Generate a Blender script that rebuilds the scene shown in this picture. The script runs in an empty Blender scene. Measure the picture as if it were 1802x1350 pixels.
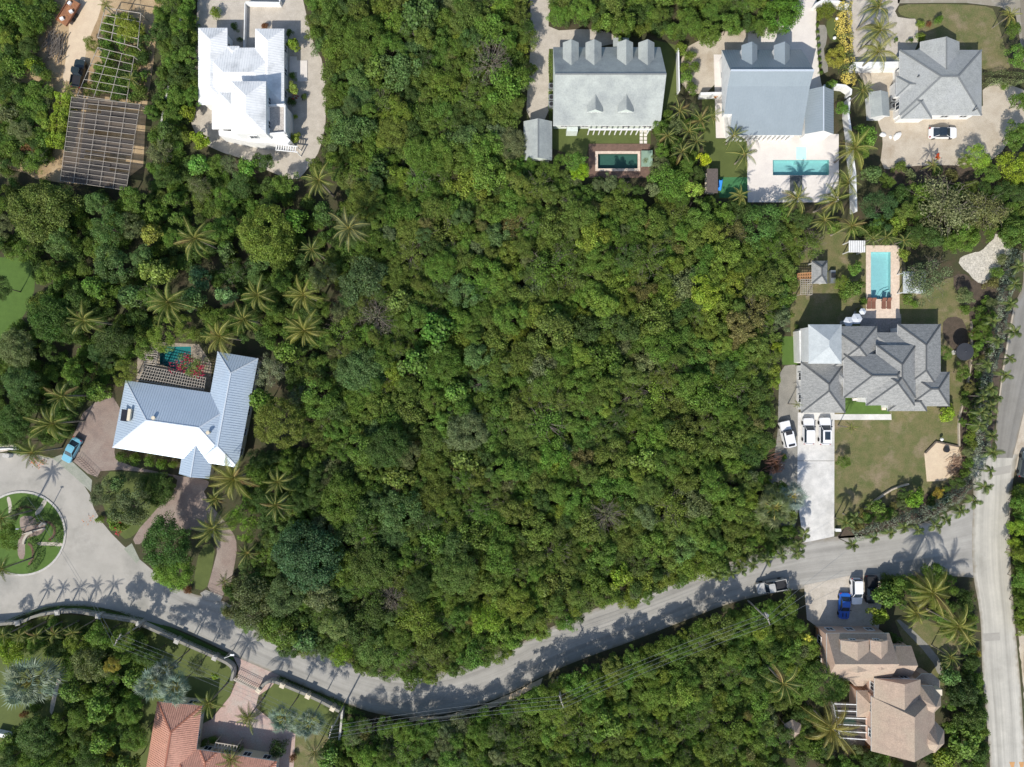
import bpy, bmesh, math, random
import numpy as np
from mathutils import Vector, Matrix, noise
from mathutils.geometry import tessellate_polygon

# ------------------------------------------------------------------ camera, sky, sun, exposure
SC = bpy.context.scene
COL = SC.collection
HC = 120.1                                   # drone height in metres; 10 photo pixels = 1 m on the ground
cam_d = bpy.data.cameras.new('camera'); cam = bpy.data.objects.new('camera', cam_d); COL.objects.link(cam)
cam.location = (0, 0, HC); cam_d.sensor_width = 36.0; cam_d.lens = 36.0 * HC / 180.2
cam_d.clip_start = 1.0; cam_d.clip_end = 3000.0
SC.camera = cam
SUN_AZ = math.radians(207.5); SUN_EL = math.radians(44.0)
w = bpy.data.worlds.new("World"); SC.world = w; w.use_nodes = True
nt = w.node_tree; bg = nt.nodes['Background']
sky = nt.nodes.new('ShaderNodeTexSky'); sky.sky_type = 'NISHITA'; sky.sun_disc = False
sky.sun_elevation = SUN_EL; sky.sun_rotation = SUN_AZ
nt.links.new(sky.outputs[0], bg.inputs[0]); bg.inputs[1].default_value = 0.128
sun_d = bpy.data.lights.new('sun', 'SUN'); sun_d.energy = 3.8; sun_d.angle = math.radians(0.55)
sun_d.color = (1.0, 0.95, 0.87)
sun = bpy.data.objects.new('sun', sun_d); COL.objects.link(sun)
to_sun = Vector((math.sin(SUN_AZ) * math.cos(SUN_EL), math.cos(SUN_AZ) * math.cos(SUN_EL), math.sin(SUN_EL)))
sun.rotation_euler = to_sun.to_track_quat('Z', 'Y').to_euler(); sun.location = (0, 0, 150)
SC.view_settings.view_transform = 'Standard'; SC.view_settings.look = 'None'
SC.view_settings.exposure = 0.38; SC.view_settings.gamma = 1.0; SC.view_settings.use_curve_mapping = False
try:
    SC.cycles.use_denoising = True; SC.cycles.max_bounces = 6; SC.cycles.transparent_max_bounces = 12
    SC.cycles.diffuse_bounces = 3; SC.cycles.caustics_reflective = False; SC.cycles.caustics_refractive = False
except Exception: pass

rnd = random.Random(11)
PI = math.pi

def P(px, py, h=0.0):
    """photo pixel + height above ground -> world point"""
    k = (HC - h) / HC
    return Vector(((px - 901) * .1 * k, (675 - py) * .1 * k, h))
def P2(px, py, h=0.0):
    v = P(px, py, h); return (v.x, v.y)

# ------------------------------------------------------------------ object helpers
def link(name, data, parent=None, m=None):
    o = bpy.data.objects.new(name, data); COL.objects.link(o)
    if parent is not None: o.parent = parent
    return o
def setp(o, label=None, cat=None, group=None, kind=None):
    if label: o['label'] = label
    if cat: o['category'] = cat
    if group: o['group'] = group
    if kind: o['kind'] = kind
    return o
def thing(name, label, cat, loc=(0, 0, 0), rz=0.0, group=None):
    o = link(name, None); o.location = loc; o.rotation_euler = (0, 0, rz); o.empty_display_size = .5
    return setp(o, label, cat, group)
def mesh(name, verts, faces, mats, mi=None, smooth=False):
    me = bpy.data.meshes.new(name); me.from_pydata([tuple(v) for v in verts], [], [tuple(f) for f in faces])
    for m in (mats if isinstance(mats, (list, tuple)) else [mats]): me.materials.append(m)
    if mi: me.polygons.foreach_set('material_index', mi)
    if smooth: me.polygons.foreach_set('use_smooth', [True] * len(me.polygons))
    me.update(); return me
class MB:
    """collects shapes into one mesh"""
    def __init__(s): s.v = []; s.f = []; s.mi = []
    def add(s, verts, faces, mi=0):
        n = len(s.v); s.v += [tuple(v) for v in verts]; s.f += [tuple(i + n for i in f) for f in faces]; s.mi += [mi] * len(faces)
    def box(s, c, size, rz=0.0, mi=0):
        hx, hy, hz = size[0] / 2, size[1] / 2, size[2] / 2; ca, sa = math.cos(rz), math.sin(rz); vs = []
        for z in (-hz, hz):
            for x, y in ((-hx, -hy), (hx, -hy), (hx, hy), (-hx, hy)):
                vs.append((c[0] + x * ca - y * sa, c[1] + x * sa + y * ca, c[2] + z))
        s.add(vs, [(0, 3, 2, 1), (4, 5, 6, 7), (0, 1, 5, 4), (1, 2, 6, 5), (2, 3, 7, 6), (3, 0, 4, 7)], mi)
    def beam(s, a, b, wd, ht, mi=0, up=Vector((0, 0, 1))):
        a = Vector(a); b = Vector(b); d = (b - a)
        if d.length < 1e-5: return
        d.normalize(); sd = d.cross(up)
        if sd.length < 1e-4: sd = Vector((1, 0, 0))
        sd.normalize(); u = sd.cross(d); vs = []
        for p in (a, b):
            for i, j in ((-1, -1), (1, -1), (1, 1), (-1, 1)): vs.append(p + sd * (i * wd / 2) + u * (j * ht / 2))
        s.add(vs, [(0, 3, 2, 1), (4, 5, 6, 7), (0, 1, 5, 4), (1, 2, 6, 5), (2, 3, 7, 6), (3, 0, 4, 7)], mi)
    def prism(s, poly, z0, z1, mi=0, top_mi=None):
        n = len(poly); vs = [(p[0], p[1], z0) for p in poly] + [(p[0], p[1], z1) for p in poly]
        fs = [(i, (i + 1) % n, n + (i + 1) % n, n + i) for i in range(n)]
        if area(poly) < 0: fs = [tuple(reversed(f)) for f in fs]
        s.add(vs, fs, mi)
        tr = tessellate_polygon([[Vector((p[0], p[1], 0)) for p in poly]])
        tf = [];
        for t in tr:
            a, b, c = (Vector(poly[i]) for i in t)
            cr = (b.x - a.x) * (c.y - a.y) - (b.y - a.y) * (c.x - a.x)
            tf.append(t if cr > 0 else (t[0], t[2], t[1]))
        s.add([(p[0], p[1], z1) for p in poly], tf, mi if top_mi is None else top_mi)
        s.add([(p[0], p[1], z0) for p in poly], [tuple(reversed(t)) for t in tf], mi)
    def tube(s, pts, rad, n=6, mi=0, cap=True):
        pts = [Vector(p) for p in pts]; m = len(pts); vs = []; fs = []
        rs = rad if isinstance(rad, (list, tuple)) else [rad] * m
        for i, p in enumerate(pts):
            d = (pts[min(i + 1, m - 1)] - pts[max(i - 1, 0)]).normalized()
            a = d.cross(Vector((0, 0, 1)));
            if a.length < .05: a = d.cross(Vector((1, 0, 0)))
            a.normalize(); b = d.cross(a)
            for k in range(n):
                t = 2 * PI * k / n; vs.append(p + (a * math.cos(t) + b * math.sin(t)) * rs[i])
        for i in range(m - 1):
            for k in range(n): fs.append((i * n + k, i * n + (k + 1) % n, (i + 1) * n + (k + 1) % n, (i + 1) * n + k))
        if cap: fs.append(tuple(range(n))); fs.append(tuple(reversed(range((m - 1) * n, m * n))))
        s.add(vs, fs, mi)
    def build(s, name, mats, parent=None, smooth=False):
        return link(name, mesh(name, s.v, s.f, mats, s.mi, smooth), parent)
    def mesh(s, name, mats, smooth=False): return mesh(name, s.v, s.f, mats, s.mi, smooth)

def area(poly):
    return .5 * sum(poly[i][0] * poly[(i + 1) % len(poly)][1] - poly[(i + 1) % len(poly)][0] * poly[i][1] for i in range(len(poly)))
def chaikin(pts, it=1, closed=True):
    for _ in range(it):
        out = []; n = len(pts)
        for i in range(n if closed else n - 1):
            a, b = pts[i], pts[(i + 1) % n]
            out += [(a[0] * .75 + b[0] * .25, a[1] * .75 + b[1] * .25), (a[0] * .25 + b[0] * .75, a[1] * .25 + b[1] * .75)]
        pts = out if closed else [pts[0]] + out + [pts[-1]]
    return pts
def inside(x, y, poly):
    c = False; n = len(poly); j = n - 1
    for i in range(n):
        if (poly[i][1] > y) != (poly[j][1] > y) and x < (poly[j][0] - poly[i][0]) * (y - poly[i][1]) / (poly[j][1] - poly[i][1]) + poly[i][0]: c = not c
        j = i
    return c
def patch(name, px, z, mat, holes=(), smooth=0, thick=.0, rough=0.0, world=False):
    """a ground sheet (setting) traced as a polygon of photo pixels at height z"""
    pts = chaikin(px, smooth) if smooth else px
    if rough:
        out = []; r = random.Random(hash(name) % 1000 if 0 else len(name) * 7 + int(px[0][0]))
        for i in range(len(pts)):
            a, b = pts[i], pts[(i + 1) % len(pts)]; L = math.hypot(b[0] - a[0], b[1] - a[1]); n = max(1, int(L / 7))
            for k in range(n):
                t = k / n; out.append((a[0] + (b[0] - a[0]) * t + r.uniform(-rough, rough), a[1] + (b[1] - a[1]) * t + r.uniform(-rough, rough)))
        pts = out
    cv = (lambda p: (p[0], p[1])) if world else (lambda p: P2(p[0], p[1], z))
    rings = [[cv(p) for p in pts]] + [[cv(p) for p in h] for h in holes]
    flat = [p for r_ in rings for p in r_]
    tr = tessellate_polygon([[Vector((p[0], p[1], 0)) for p in r_] for r_ in rings]); fs = []
    for t in tr:
        a, b, c = (flat[i] for i in t)
        cr = (b[0] - a[0]) * (c[1] - a[1]) - (b[1] - a[1]) * (c[0] - a[0])
        if abs(cr) > 1e-9: fs.append(t if cr > 0 else (t[0], t[2], t[1]))
    vs = [(p[0], p[1], z) for p in flat]
    if thick:                                   # sides of a raised slab
        n0 = 0
        for r_ in rings:
            n = len(r_); base = len(vs); vs += [(p[0], p[1], z - thick) for p in r_]
            fs += [(n0 + i, base + i, base + (i + 1) % n, n0 + (i + 1) % n) for i in range(n)]; n0 += n
    o = link(name, mesh(name, vs, fs, mat)); o['kind'] = 'structure'; return o

# ------------------------------------------------------------------ materials
MATS = {}
def nodes(name):
    m = bpy.data.materials.new(name); m.use_nodes = True; t = m.node_tree
    return m, t, t.nodes['Principled BSDF'], t.nodes, t.links
def c4(c): return (c[0], c[1], c[2], 1.0)
def mat(name, c1, c2=None, scale=1.0, rough=.8, bump=0.0, fine=None, c3=None, scale3=.12, metal=0.0, spec=.3, bdist=.02, fine_amt=.35, stretch=None, m3=(.45, .65)):
    """two tones mixed by noise, a third broad stain tone, fine speckle"""
    if name in MATS: return MATS[name]
    m, t, b, N, L = nodes(name)
    geo = N.new('ShaderNodeNewGeometry'); vec = geo.outputs['Position']
    if stretch:
        mp = N.new('ShaderNodeMapping'); mp.inputs['Scale'].default_value = stretch[:3]
        if len(stretch) > 3: mp.inputs['Rotation'].default_value = (0, 0, stretch[3])
        L.new(vec, mp.inputs[0]); vec = mp.outputs[0]
    def nz(s, d=4, r=.6):
        n = N.new('ShaderNodeTexNoise'); n.inputs['Scale'].default_value = s; n.inputs['Detail'].default_value = d
        n.inputs['Roughness'].default_value = r; L.new(vec, n.inputs['Vector']); return n
    def ramp(src, lo, hi):
        r = N.new('ShaderNodeMapRange'); r.inputs[1].default_value = lo; r.inputs[2].default_value = hi; L.new(src, r.inputs[0]); return r.outputs[0]
    def mix(f, a, bb, mode='MIX'):
        x = N.new('ShaderNodeMix'); x.data_type = 'RGBA'; x.blend_type = mode
        if isinstance(f, float): x.inputs[0].default_value = f
        else: L.new(f, x.inputs[0])
        for k, v in ((6, a), (7, bb)):
            if isinstance(v, tuple): x.inputs[k].default_value = c4(v)
            else: L.new(v, x.inputs[k])
        return x.outputs[2]
    n1 = nz(scale); col = mix(ramp(n1.outputs[0], .35, .65), tuple(c1), tuple(c2 or c1))
    if c3 is not None: col = mix(ramp(nz(scale3, 5, .65).outputs[0], m3[0], m3[1]), col, tuple(c3))
    if fine:
        nf = nz(fine, 2, .7); v = ramp(nf.outputs[0], .25, .75)
        mr = N.new('ShaderNodeMapRange'); mr.inputs[3].default_value = 1 - fine_amt; mr.inputs[4].default_value = 1 + fine_amt; L.new(v, mr.inputs[0])
        mx = N.new('ShaderNodeMix'); mx.data_type = 'RGBA'; mx.blend_type = 'MULTIPLY'; mx.inputs[0].default_value = 1.0
        L.new(col, mx.inputs[6]); L.new(mr.outputs[0], mx.inputs[7]); col = mx.outputs[2]
        if bump:
            bp = N.new('ShaderNodeBump'); bp.inputs['Strength'].default_value = bump; bp.inputs['Distance'].default_value = bdist
            L.new(nf.outputs[0], bp.inputs['Height']); L.new(bp.outputs[0], b.inputs['Normal'])
    L.new(col, b.inputs['Base Color']); b.inputs['Roughness'].default_value = rough; b.inputs['Metallic'].default_value = metal
    b.inputs['Specular IOR Level'].default_value = spec
    MATS[name] = m; return m
def flat(name, c, rough=.6, metal=0.0, spec=.4): return mat(name, c, tuple(x * .88 for x in c), 1.3, rough, fine=6, fine_amt=.06, metal=metal, spec=spec)

def foliage_mat(name, leafvar=.58, transl=.35, rough=.55, hue=.5):
    """leaf colour = the tree's own tint, varied from clump to clump and leaf to leaf"""
    m, t, b, N, L = nodes(name)
    out = N['Material Output']; N.remove(b)
    at = N.new('ShaderNodeAttribute'); at.attribute_type = 'INSTANCER'; at.attribute_name = 'tint'
    lf = N.new('ShaderNodeAttribute'); lf.attribute_name = 'leaf'
    lb = N.new('ShaderNodeAttribute'); lb.attribute_name = 'lobe'
    hs = N.new('ShaderNodeHueSaturation')
    m1 = N.new('ShaderNodeMapRange'); m1.inputs[3].default_value = .5 - .035 * hue; m1.inputs[4].default_value = .5 + .010 * hue; L.new(lb.outputs['Fac'], m1.inputs[0])
    m2 = N.new('ShaderNodeMapRange'); m2.inputs[3].default_value = 1 - leafvar; m2.inputs[4].default_value = 1 + leafvar; L.new(lf.outputs['Fac'], m2.inputs[0])
    m3 = N.new('ShaderNodeMapRange'); m3.inputs[3].default_value = .82; m3.inputs[4].default_value = 1.2; L.new(lb.outputs['Fac'], m3.inputs[0])
    mm = N.new('ShaderNodeMath'); mm.operation = 'MULTIPLY'; L.new(m2.outputs[0], mm.inputs[0]); L.new(m3.outputs[0], mm.inputs[1])
    L.new(m1.outputs[0], hs.inputs['Hue']); L.new(mm.outputs[0], hs.inputs['Value']); L.new(at.outputs['Color'], hs.inputs['Color'])
    d = N.new('ShaderNodeBsdfDiffuse'); tr = N.new('ShaderNodeBsdfTranslucent'); g = N.new('ShaderNodeBsdfGlossy'); g.inputs['Roughness'].default_value = rough
    g.inputs['Color'].default_value = (.8, .85, .8, 1)
    L.new(hs.outputs[0], d.inputs['Color'])
    tc = N.new('ShaderNodeMix'); tc.data_type = 'RGBA'; tc.blend_type = 'MULTIPLY'; tc.inputs[0].default_value = 1; tc.inputs[7].default_value = (1.3, 1.3, .5, 1)
    L.new(hs.outputs[0], tc.inputs[6]); L.new(tc.outputs[2], tr.inputs['Color'])
    mx = N.new('ShaderNodeMixShader'); mx.inputs[0].default_value = transl; L.new(d.outputs[0], mx.inputs[1]); L.new(tr.outputs[0], mx.inputs[2])
    mg = N.new('ShaderNodeMixShader'); mg.inputs[0].default_value = .015; L.new(mx.outputs[0], mg.inputs[1]); L.new(g.outputs[0], mg.inputs[2])
    L.new(mg.outputs[0], out.inputs['Surface']); return m
M_LEAF = foliage_mat('leaf')
M_FROND = foliage_mat('palm leaflet', .22, .3, .4, .3)
M_BARK = mat('bark', (.17, .14, .11), (.09, .07, .055), 3, .9, fine=14, bump=.5)
M_TWIG = mat('twig', (.22, .19, .16), (.13, .11, .09), 3, .9)
M_RACH = mat('rachis', (.42, .36, .10), (.32, .30, .09), 2, .5)
M_PTRUNK = mat('palm trunk', (.26, .23, .19), (.15, .13, .10), 4, .9, fine=10, bump=.6)
M_WHITE = flat('white paint', (.78, .78, .76), .6)
M_CREAM = flat('cream wall', (.66, .58, .44), .8)
M_PINKW = flat('peach wall', (.62, .43, .33), .8)
M_GLASS = mat('dark glass', (.02, .03, .045), (.03, .045, .06), 1, .08, spec=.6)
M_CLOTH = mat('shade fabric', (.03, .03, .035), (.05, .05, .055), 3, .9)
M_STEEL = mat('grey steel', (.35, .37, .38), (.28, .30, .31), 3, .45, metal=.6)
M_CONC = mat('concrete trim', (.50, .48, .44), (.42, .40, .36), 2, .85, fine=9)
# ------------------------------------------------------------------ roofs and houses
def quad(r, h, axis='x'):
    x0, y0, x1, y1 = r
    q = [(x0, y1), (x1, y1), (x1, y0), (x0, y0)] if axis == 'x' else [(x1, y1), (x1, y0), (x0, y0), (x0, y1)]
    return [P2(a, b, h) for a, b in q]
def quadp(pts, h): return [P2(a, b, h) for a, b in pts]
def rblock(c, he, rise, ends='hh', steep=1.0):
    """one hip or gable roof solid over corners c (c0->c1 runs along the ridge). returns faces, gable faces, cap edges"""
    c = [Vector((p[0], p[1], he)) for p in c]
    ax = (c[1] - c[0]); L = ax.length; ax.normalize(); W = (c[2] - c[1]).length
    ins = min(W / 2 * steep, L / 2 - .01)
    a = (c[0] + c[3]) / 2; b = (c[1] + c[2]) / 2
    ra = a + ax * (ins if ends[0] == 'h' else 0); rb = b - ax * (ins if ends[1] == 'h' else 0)
    ra.z = rb.z = he + rise
    faces = [[c[0], c[1], rb, ra], [c[2], c[3], ra, rb]]; gab = []; edges = [(ra, rb)]
    (faces if ends[1] == 'h' else gab).append([c[1], c[2], rb]); (faces if ends[0] == 'h' else gab).append([c[3], c[0], ra])
    if ends[0] == 'h': edges += [(c[0], ra), (c[3], ra)]
    if ends[1] == 'h': edges += [(c[1], rb), (c[2], rb)]
    return dict(c=c, faces=faces, gab=gab, edges=edges, he=he, rise=rise)
def seams(mb, face, sp, wd, ht, off=0.0):
    f = [Vector(p) for p in face]; n = (f[1] - f[0]).cross(f[2] - f[0]).normalized()
    if n.z < 0: n = -n
    d = Vector((n.x, n.y, 0))
    if d.length < .05: return
    d.normalize(); e = Vector((-d.y, d.x, 0)); ts = [p.dot(e) for p in f]
    t = math.ceil(min(ts) / sp) * sp + off
    while t < max(ts):
        hit = []
        for i in range(len(f)):
            a, b = f[i], f[(i + 1) % len(f)]; ta, tb = a.dot(e) - t, b.dot(e) - t
            if (ta > 0) != (tb > 0): hit.append(a.lerp(b, ta / (ta - tb)))
        if len(hit) == 2 and (hit[0] - hit[1]).length > .25:
            mb.beam(hit[0] + n * ht * .4, hit[1] + n * ht * .4, wd, ht, up=n)
        t += sp
WIN = {}
def window_meshes(w_, h_, fm):
    k = (round(w_, 2), round(h_, 2), fm.name)
    if k not in WIN:
        f = MB(); t = .09
        f.box((0, -.03, -h_ / 2), (w_ + .1, .14, t)); f.box((0, -.03, h_ / 2), (w_ + .1, .14, t))
        f.box((-w_ / 2, -.03, 0), (t, .14, h_ - t)); f.box((w_ / 2, -.03, 0), (t, .14, h_ - t)); f.box((0, -.03, 0), (.05, .1, h_ - t))
        p = MB(); p.box((0, 0, 0), (w_ - .1, .03, h_ - .1))
        WIN[k] = (f.mesh('window', fm), p.mesh('pane', M_GLASS))
    return WIN[k]
class House:
    def __init__(s, name, label, cat, cx, cy, wall, roof, trim=None):
        s.loc = P(cx, cy, 0); s.root = thing(name, label, cat, s.loc); s.wm = wall; s.rm = roof; s.tm = trim or M_WHITE
        s.inv = Matrix.Translation(-s.loc); s.blocks = []; s.walls = MB(); s.roof = MB(); s.seam = MB(); s.wins = []
    def att(s, o): o.parent = s.root; o.matrix_parent_inverse = s.inv.copy(); return o
    def part(s, mb, name, m, label=None, smooth=False):
        o = s.att(mb.build(name, m, None, smooth))
        if label: o['label'] = label
        return o
    def block(s, c, he, rise, ends='hh', thick=.2, inset=.5, base=0.0, wall=True, seam=None, cap=None, steep=1.0, wins=0, roof_mi=0):
        b = rblock(c, he, rise, ends, steep); r = s.roof
        for f in b['faces']: r.add(f, [tuple(range(len(f)))], roof_mi)
        for f in b['gab']: r.add(f, [(0, 1, 2)], 1)
        cc = b['c']; lo = [p - Vector((0, 0, thick)) for p in cc]
        r.add(cc + lo, [(i, i + 4, (i + 1) % 4 + 4, (i + 1) % 4) for i in range(4)], 2); r.add(lo, [(3, 2, 1, 0)], 2)
        if wall:
            ctr = sum(cc, Vector()) / 4; ax = (cc[1] - cc[0]).normalized(); ay = (cc[2] - cc[1]).normalized()
            hl = (cc[1] - cc[0]).length / 2 - inset * (1 if ends[0] == 'h' else .4); hw = (cc[2] - cc[1]).length / 2 - inset
            q = [ctr - ax * hl - ay * hw, ctr + ax * hl - ay * hw, ctr + ax * hl + ay * hw, ctr - ax * hl + ay * hw]
            s.walls.prism([(p.x, p.y) for p in q], base, he - thick + .015)
            if wins:
                for i in range(4):
                    a_, b_ = q[i], q[(i + 1) % 4]; L = (b_ - a_).length; n = int(L // 3.2)
                    for k in range(n):
                        p = a_.lerp(b_, (k + .5) / n); dirv = (b_ - a_).normalized(); s.wins.append((p, math.atan2(dirv.y, dirv.x), base + 1.6, dirv))
                        if he - base > 5: s.wins.append((p, math.atan2(dirv.y, dirv.x), base + 4.4, dirv))
        if seam:
            for f in b['faces']: seams(s.seam, f, seam[0], seam[1], seam[2])
        if cap:
            for a, e in b['edges']:
                m = MB(); m.beam(a + Vector((0, 0, .02)), e + Vector((0, 0, .02)), cap[1], .07); s.part(m, 'ridge_cap', cap[0])
        s.blocks.append(b); return b
    def finish(s, seam_name='standing_seam', seam_mat=None):
        if s.walls.v: s.part(s.walls, 'wall', s.wm)
        s.part(s.roof, 'roof', [s.rm, s.wm, s.tm])
        if s.seam.v:
            o = s.part(s.seam, seam_name, seam_mat or s.rm); o['kind'] = 'stuff'
        for p, rz, z, dv in s.wins:
            nrm = Vector((dv.y, -dv.x, 0)); q = p + nrm * .02
            # skip a window buried in another block
            if any(inside(q.x + nrm.x * .3, q.y + nrm.y * .3, [(v.x, v.y) for v in b['c']]) and False for b in s.blocks): continue
            f, g = window_meshes(1.3, 1.3, s.tm); o = link('window', f); s.att(o); o.location = (q.x, q.y, z); o.rotation_euler = (0, 0, rz)
            g_ = link('pane', g, o)
        return s.root
def dormer(H, xc, yf, yb, wpx, he, rise, front='up', seam=None, cap=None):
    """gabled dormer: front edge at pixel row yf, back at row yb"""
    y0, y1 = min(yf, yb), max(yf, yb)
    c = quad((xc - wpx / 2, y0, xc + wpx / 2, y1), he, 'y')
    b = rblock(c, he, rise, 'gg'); m = MB()
    for f in b['faces']: m.add(f, [tuple(range(len(f)))], 0)
    for f in b['gab']: m.add(f, [(0, 1, 2)], 1)
    cc = b['c']; lo = [p - Vector((0, 0, .12)) for p in cc]
    m.add(cc + lo, [(i, i + 4, (i + 1) % 4 + 4, (i + 1) % 4) for i in range(4)], 2); m.add(lo, [(3, 2, 1, 0)], 2)
    ctr = sum(cc, Vector()) / 4; ax = (cc[1] - cc[0]).normalized(); ay = (cc[2] - cc[1]).normalized()
    hl = (cc[1] - cc[0]).length / 2 - .25; hw = (cc[2] - cc[1]).length / 2 - .25
    q = [ctr - ax * hl - ay * hw, ctr + ax * hl - ay * hw, ctr + ax * hl + ay * hw, ctr - ax * hl + ay * hw]
    m.prism([(p.x, p.y) for p in q], he - 1.6, he - .11, 1)
    d = H.part(m, 'dormer', [H.rm, H.wm, H.tm])
    if seam:
        sm = MB()
        for f in b['faces']: seams(sm, f, *seam)
        o = link('standing_seam', sm.mesh('standing_seam', H.rm), d); o['kind'] = 'stuff'
    f, g = window_meshes(1.0, .9, H.tm); o = link('window', f, d)
    if front == 'up': p = (q[1] + q[2]) / 2; o.location = (p.x, p.y + .03, he - .75); o.rotation_euler = (0, 0, PI)
    else: p = (q[0] + q[3]) / 2; o.location = (p.x, p.y - .03, he - .75)
    link('pane', g, o) if False else None
    pg = link('pane', g, d); pg.location = o.location; pg.rotation_euler = o.rotation_euler
    return d

# ------------------------------------------------------------------ vehicles
M_TYRE = mat('tyre rubber', (.02, .02, .02), (.03, .03, .03), 3, .9)
M_HEAD = flat('headlight glass', (.7, .72, .75), .15)
M_TAIL = flat('tail light', (.35, .02, .02), .3)
M_BLACK = flat('black plastic', (.025, .025, .028), .5)
def paint(name, c): 
    if name in MATS: return MATS[name]
    m = mat(name, c, tuple(x * .93 for x in c), 1.0, .28, spec=.6); m.node_tree.nodes['Principled BSDF'].inputs['Coat Weight'].default_value = .5; return m
def rrect(x0, x1, hw, r, n=4, sub=False):
    out = []
    for cx, cy, a0 in ((x1 - r, hw - r, 0), (x0 + r, hw - r, PI / 2), (x0 + r, -hw + r, PI), (x1 - r, -hw + r, 1.5 * PI)):
        for k in range(n + 1):
            a = a0 + PI / 2 * k / n; out.append((cx + r * math.cos(a), cy + r * math.sin(a)))
        if a0 in (PI / 2 * 0, PI):
            xa, ya = out[-1]; xb = -xa + (x0 + x1)
            if sub:
                for k in range(1, 7): out.append((xa + (xb - xa) * k / 7, ya))
    return out
def vehicle(name, label, cat, px, py, deg, L, W, Ht, pm, style='suv', roofm=None, group=None):
    """x forward; deg = heading counter-clockwise from picture right"""
    t = thing(name, label, cat, Vector((P(px, py, .9).x, P(px, py, .9).y, .03)), math.radians(deg), group)
    hw = W / 2; belt = Ht * (.58 if style in ('suv', 'jeep') else .62 if style != 'pickup' else .55)
    def zt(x):   # top of body at belt
        u = x / L
        if style == 'jeep': return belt
        z = belt
        if u > .18: z -= (u - .18) * .55 * (1 if style != 'pickup' else .5)
        if style == 'sedan' and u < -.34: z -= (-.34 - u) * .6
        return z
    rings = [(.30, .02, .0), (.42, .0, .0), (belt * .75, -.01, .02), (1.0, .03, .06)]
    m = MB(); rr = .38 if style != 'jeep' else .12; vs = []; n = 20
    for z, insx, insy in rings:
        pts = rrect(-L / 2 + insx, L / 2 - insx * 1.5, hw - insy, rr, 4, True)
        for x, y in pts: vs.append((x, y, zt(x) if z == 1.0 else z))
        n = len(pts)
    fs = []
    for i in range(len(rings) - 1):
        for k in range(n): fs.append((i * n + k, i * n + (k + 1) % n, (i + 1) * n + (k + 1) % n, (i + 1) * n + k))
    fs.append(tuple(reversed(range(n))))
    m.add(vs, fs)
    # deck: strips across the car
    top = vs[-n:]; A = sorted([p for p in top if p[1] > 0]); B_ = sorted([p for p in top if p[1] < 0])
    for i in range(min(len(A), len(B_)) - 1): m.add([A[i], B_[i], B_[i + 1], A[i + 1]], [(0, 1, 2, 3)])
    body = m.build('body', pm, t, False)
    # cabin
    lay = dict(suv=(-.47, .23, -.42, .04), sedan=(-.38, .25, -.20, .05), jeep=(-.49, .17, -.48, .09), pickup=(-.08, .24, -.05, .13), coupe=(-.38, .20, -.2, .0), flatbed=(.12, .44, .14, .4))[style]
    bx0, bx1, tx0, tx1 = [v * L for v in lay]; bw = hw - .1; tw = hw - (.28 if style != 'jeep' else .14); zr = Ht - .05; zb = belt - .04
    B = [(bx1, -bw, zb), (bx1, bw, zb), (bx0, bw, zb), (bx0, -bw, zb)]; T = [(tx1, -tw, zr), (tx1, tw, zr), (tx0, tw, zr), (tx0, -tw, zr)]
    core = MB(); sh = lambda v: (v[0] * .985 + (bx0 + bx1) / 2 * .015, v[1] * .965, v[2])
    core.add([sh(v) for v in B] + [sh(v) for v in T], [(0, 1, 5, 4), (1, 2, 6, 5), (2, 3, 7, 6), (3, 0, 4, 7)])
    core.build('cabin_frame', pm, t)
    def glass(nm, a, b, c, d, s=.1):
        cn = (Vector(a) + Vector(b) + Vector(c) + Vector(d)) / 4; q = [Vector(v).lerp(cn, s) for v in (a, b, c, d)]
        g = MB(); nn = (q[1] - q[0]).cross(q[2] - q[0]).normalized(); g.add(q + [v - nn * .03 for v in q], [(0, 1, 2, 3), (0, 4, 5, 1), (1, 5, 6, 2), (2, 6, 7, 3), (3, 7, 4, 0)]); g.build(nm, M_GLASS, t)
    glass('windshield', B[0], B[1], T[1], T[0]); glass('rear_window', B[2], B[3], T[3], T[2])
    glass('side_window', B[3], B[0], T[0], T[3], .08); glass('side_window', B[1], B[2], T[2], T[1], .08)
    r = MB(); rp = rrect(tx0 - .06, tx1 + .06, tw + .05, .2, 3)
    r.prism(rp, zr - .03, zr + .03); rin = rrect(tx0 + .15, tx1 - .12, tw - .15, .2, 3); r.prism(rin, zr + .025, zr + .06)
    r.build('roof_panel', roofm or pm, t)
    for sx in (1, -1):
        for sy in (1, -1):
            x = sx * L * .31; wv = MB(); rad = .36 if style not in ('sedan', 'coupe') else .32; k = 14
            vs2 = [(x + rad * math.cos(2 * PI * i / k), sy * (hw - .2), rad + rad * math.sin(2 * PI * i / k)) for i in range(k)] + [(x + rad * math.cos(2 * PI * i / k), sy * (hw + .02), rad + rad * math.sin(2 * PI * i / k)) for i in range(k)]
            wv.add(vs2, [(i, (i + 1) % k, k + (i + 1) % k, k + i) for i in range(k)] + [tuple(range(k)), tuple(range(k, 2 * k))]); wv.build('wheel', M_TYRE, t)
    for sy in (1, -1):
        h = MB(); h.box((L / 2 - .22, sy * (hw - .28), zt(L / 2 - .25) - .1), (.3, .3, .16)); h.build('headlight', M_HEAD, t)
        h = MB(); h.box((-L / 2 + .09, sy * (hw - .2), .85 * belt), (.16, .26, .2)); h.build('tail_light', M_TAIL, t)
        h = MB(); h.box((bx1 - .25, sy * (hw + .06), belt + .1), (.16, .2, .14)); h.build('mirror', M_BLACK, t)
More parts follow.
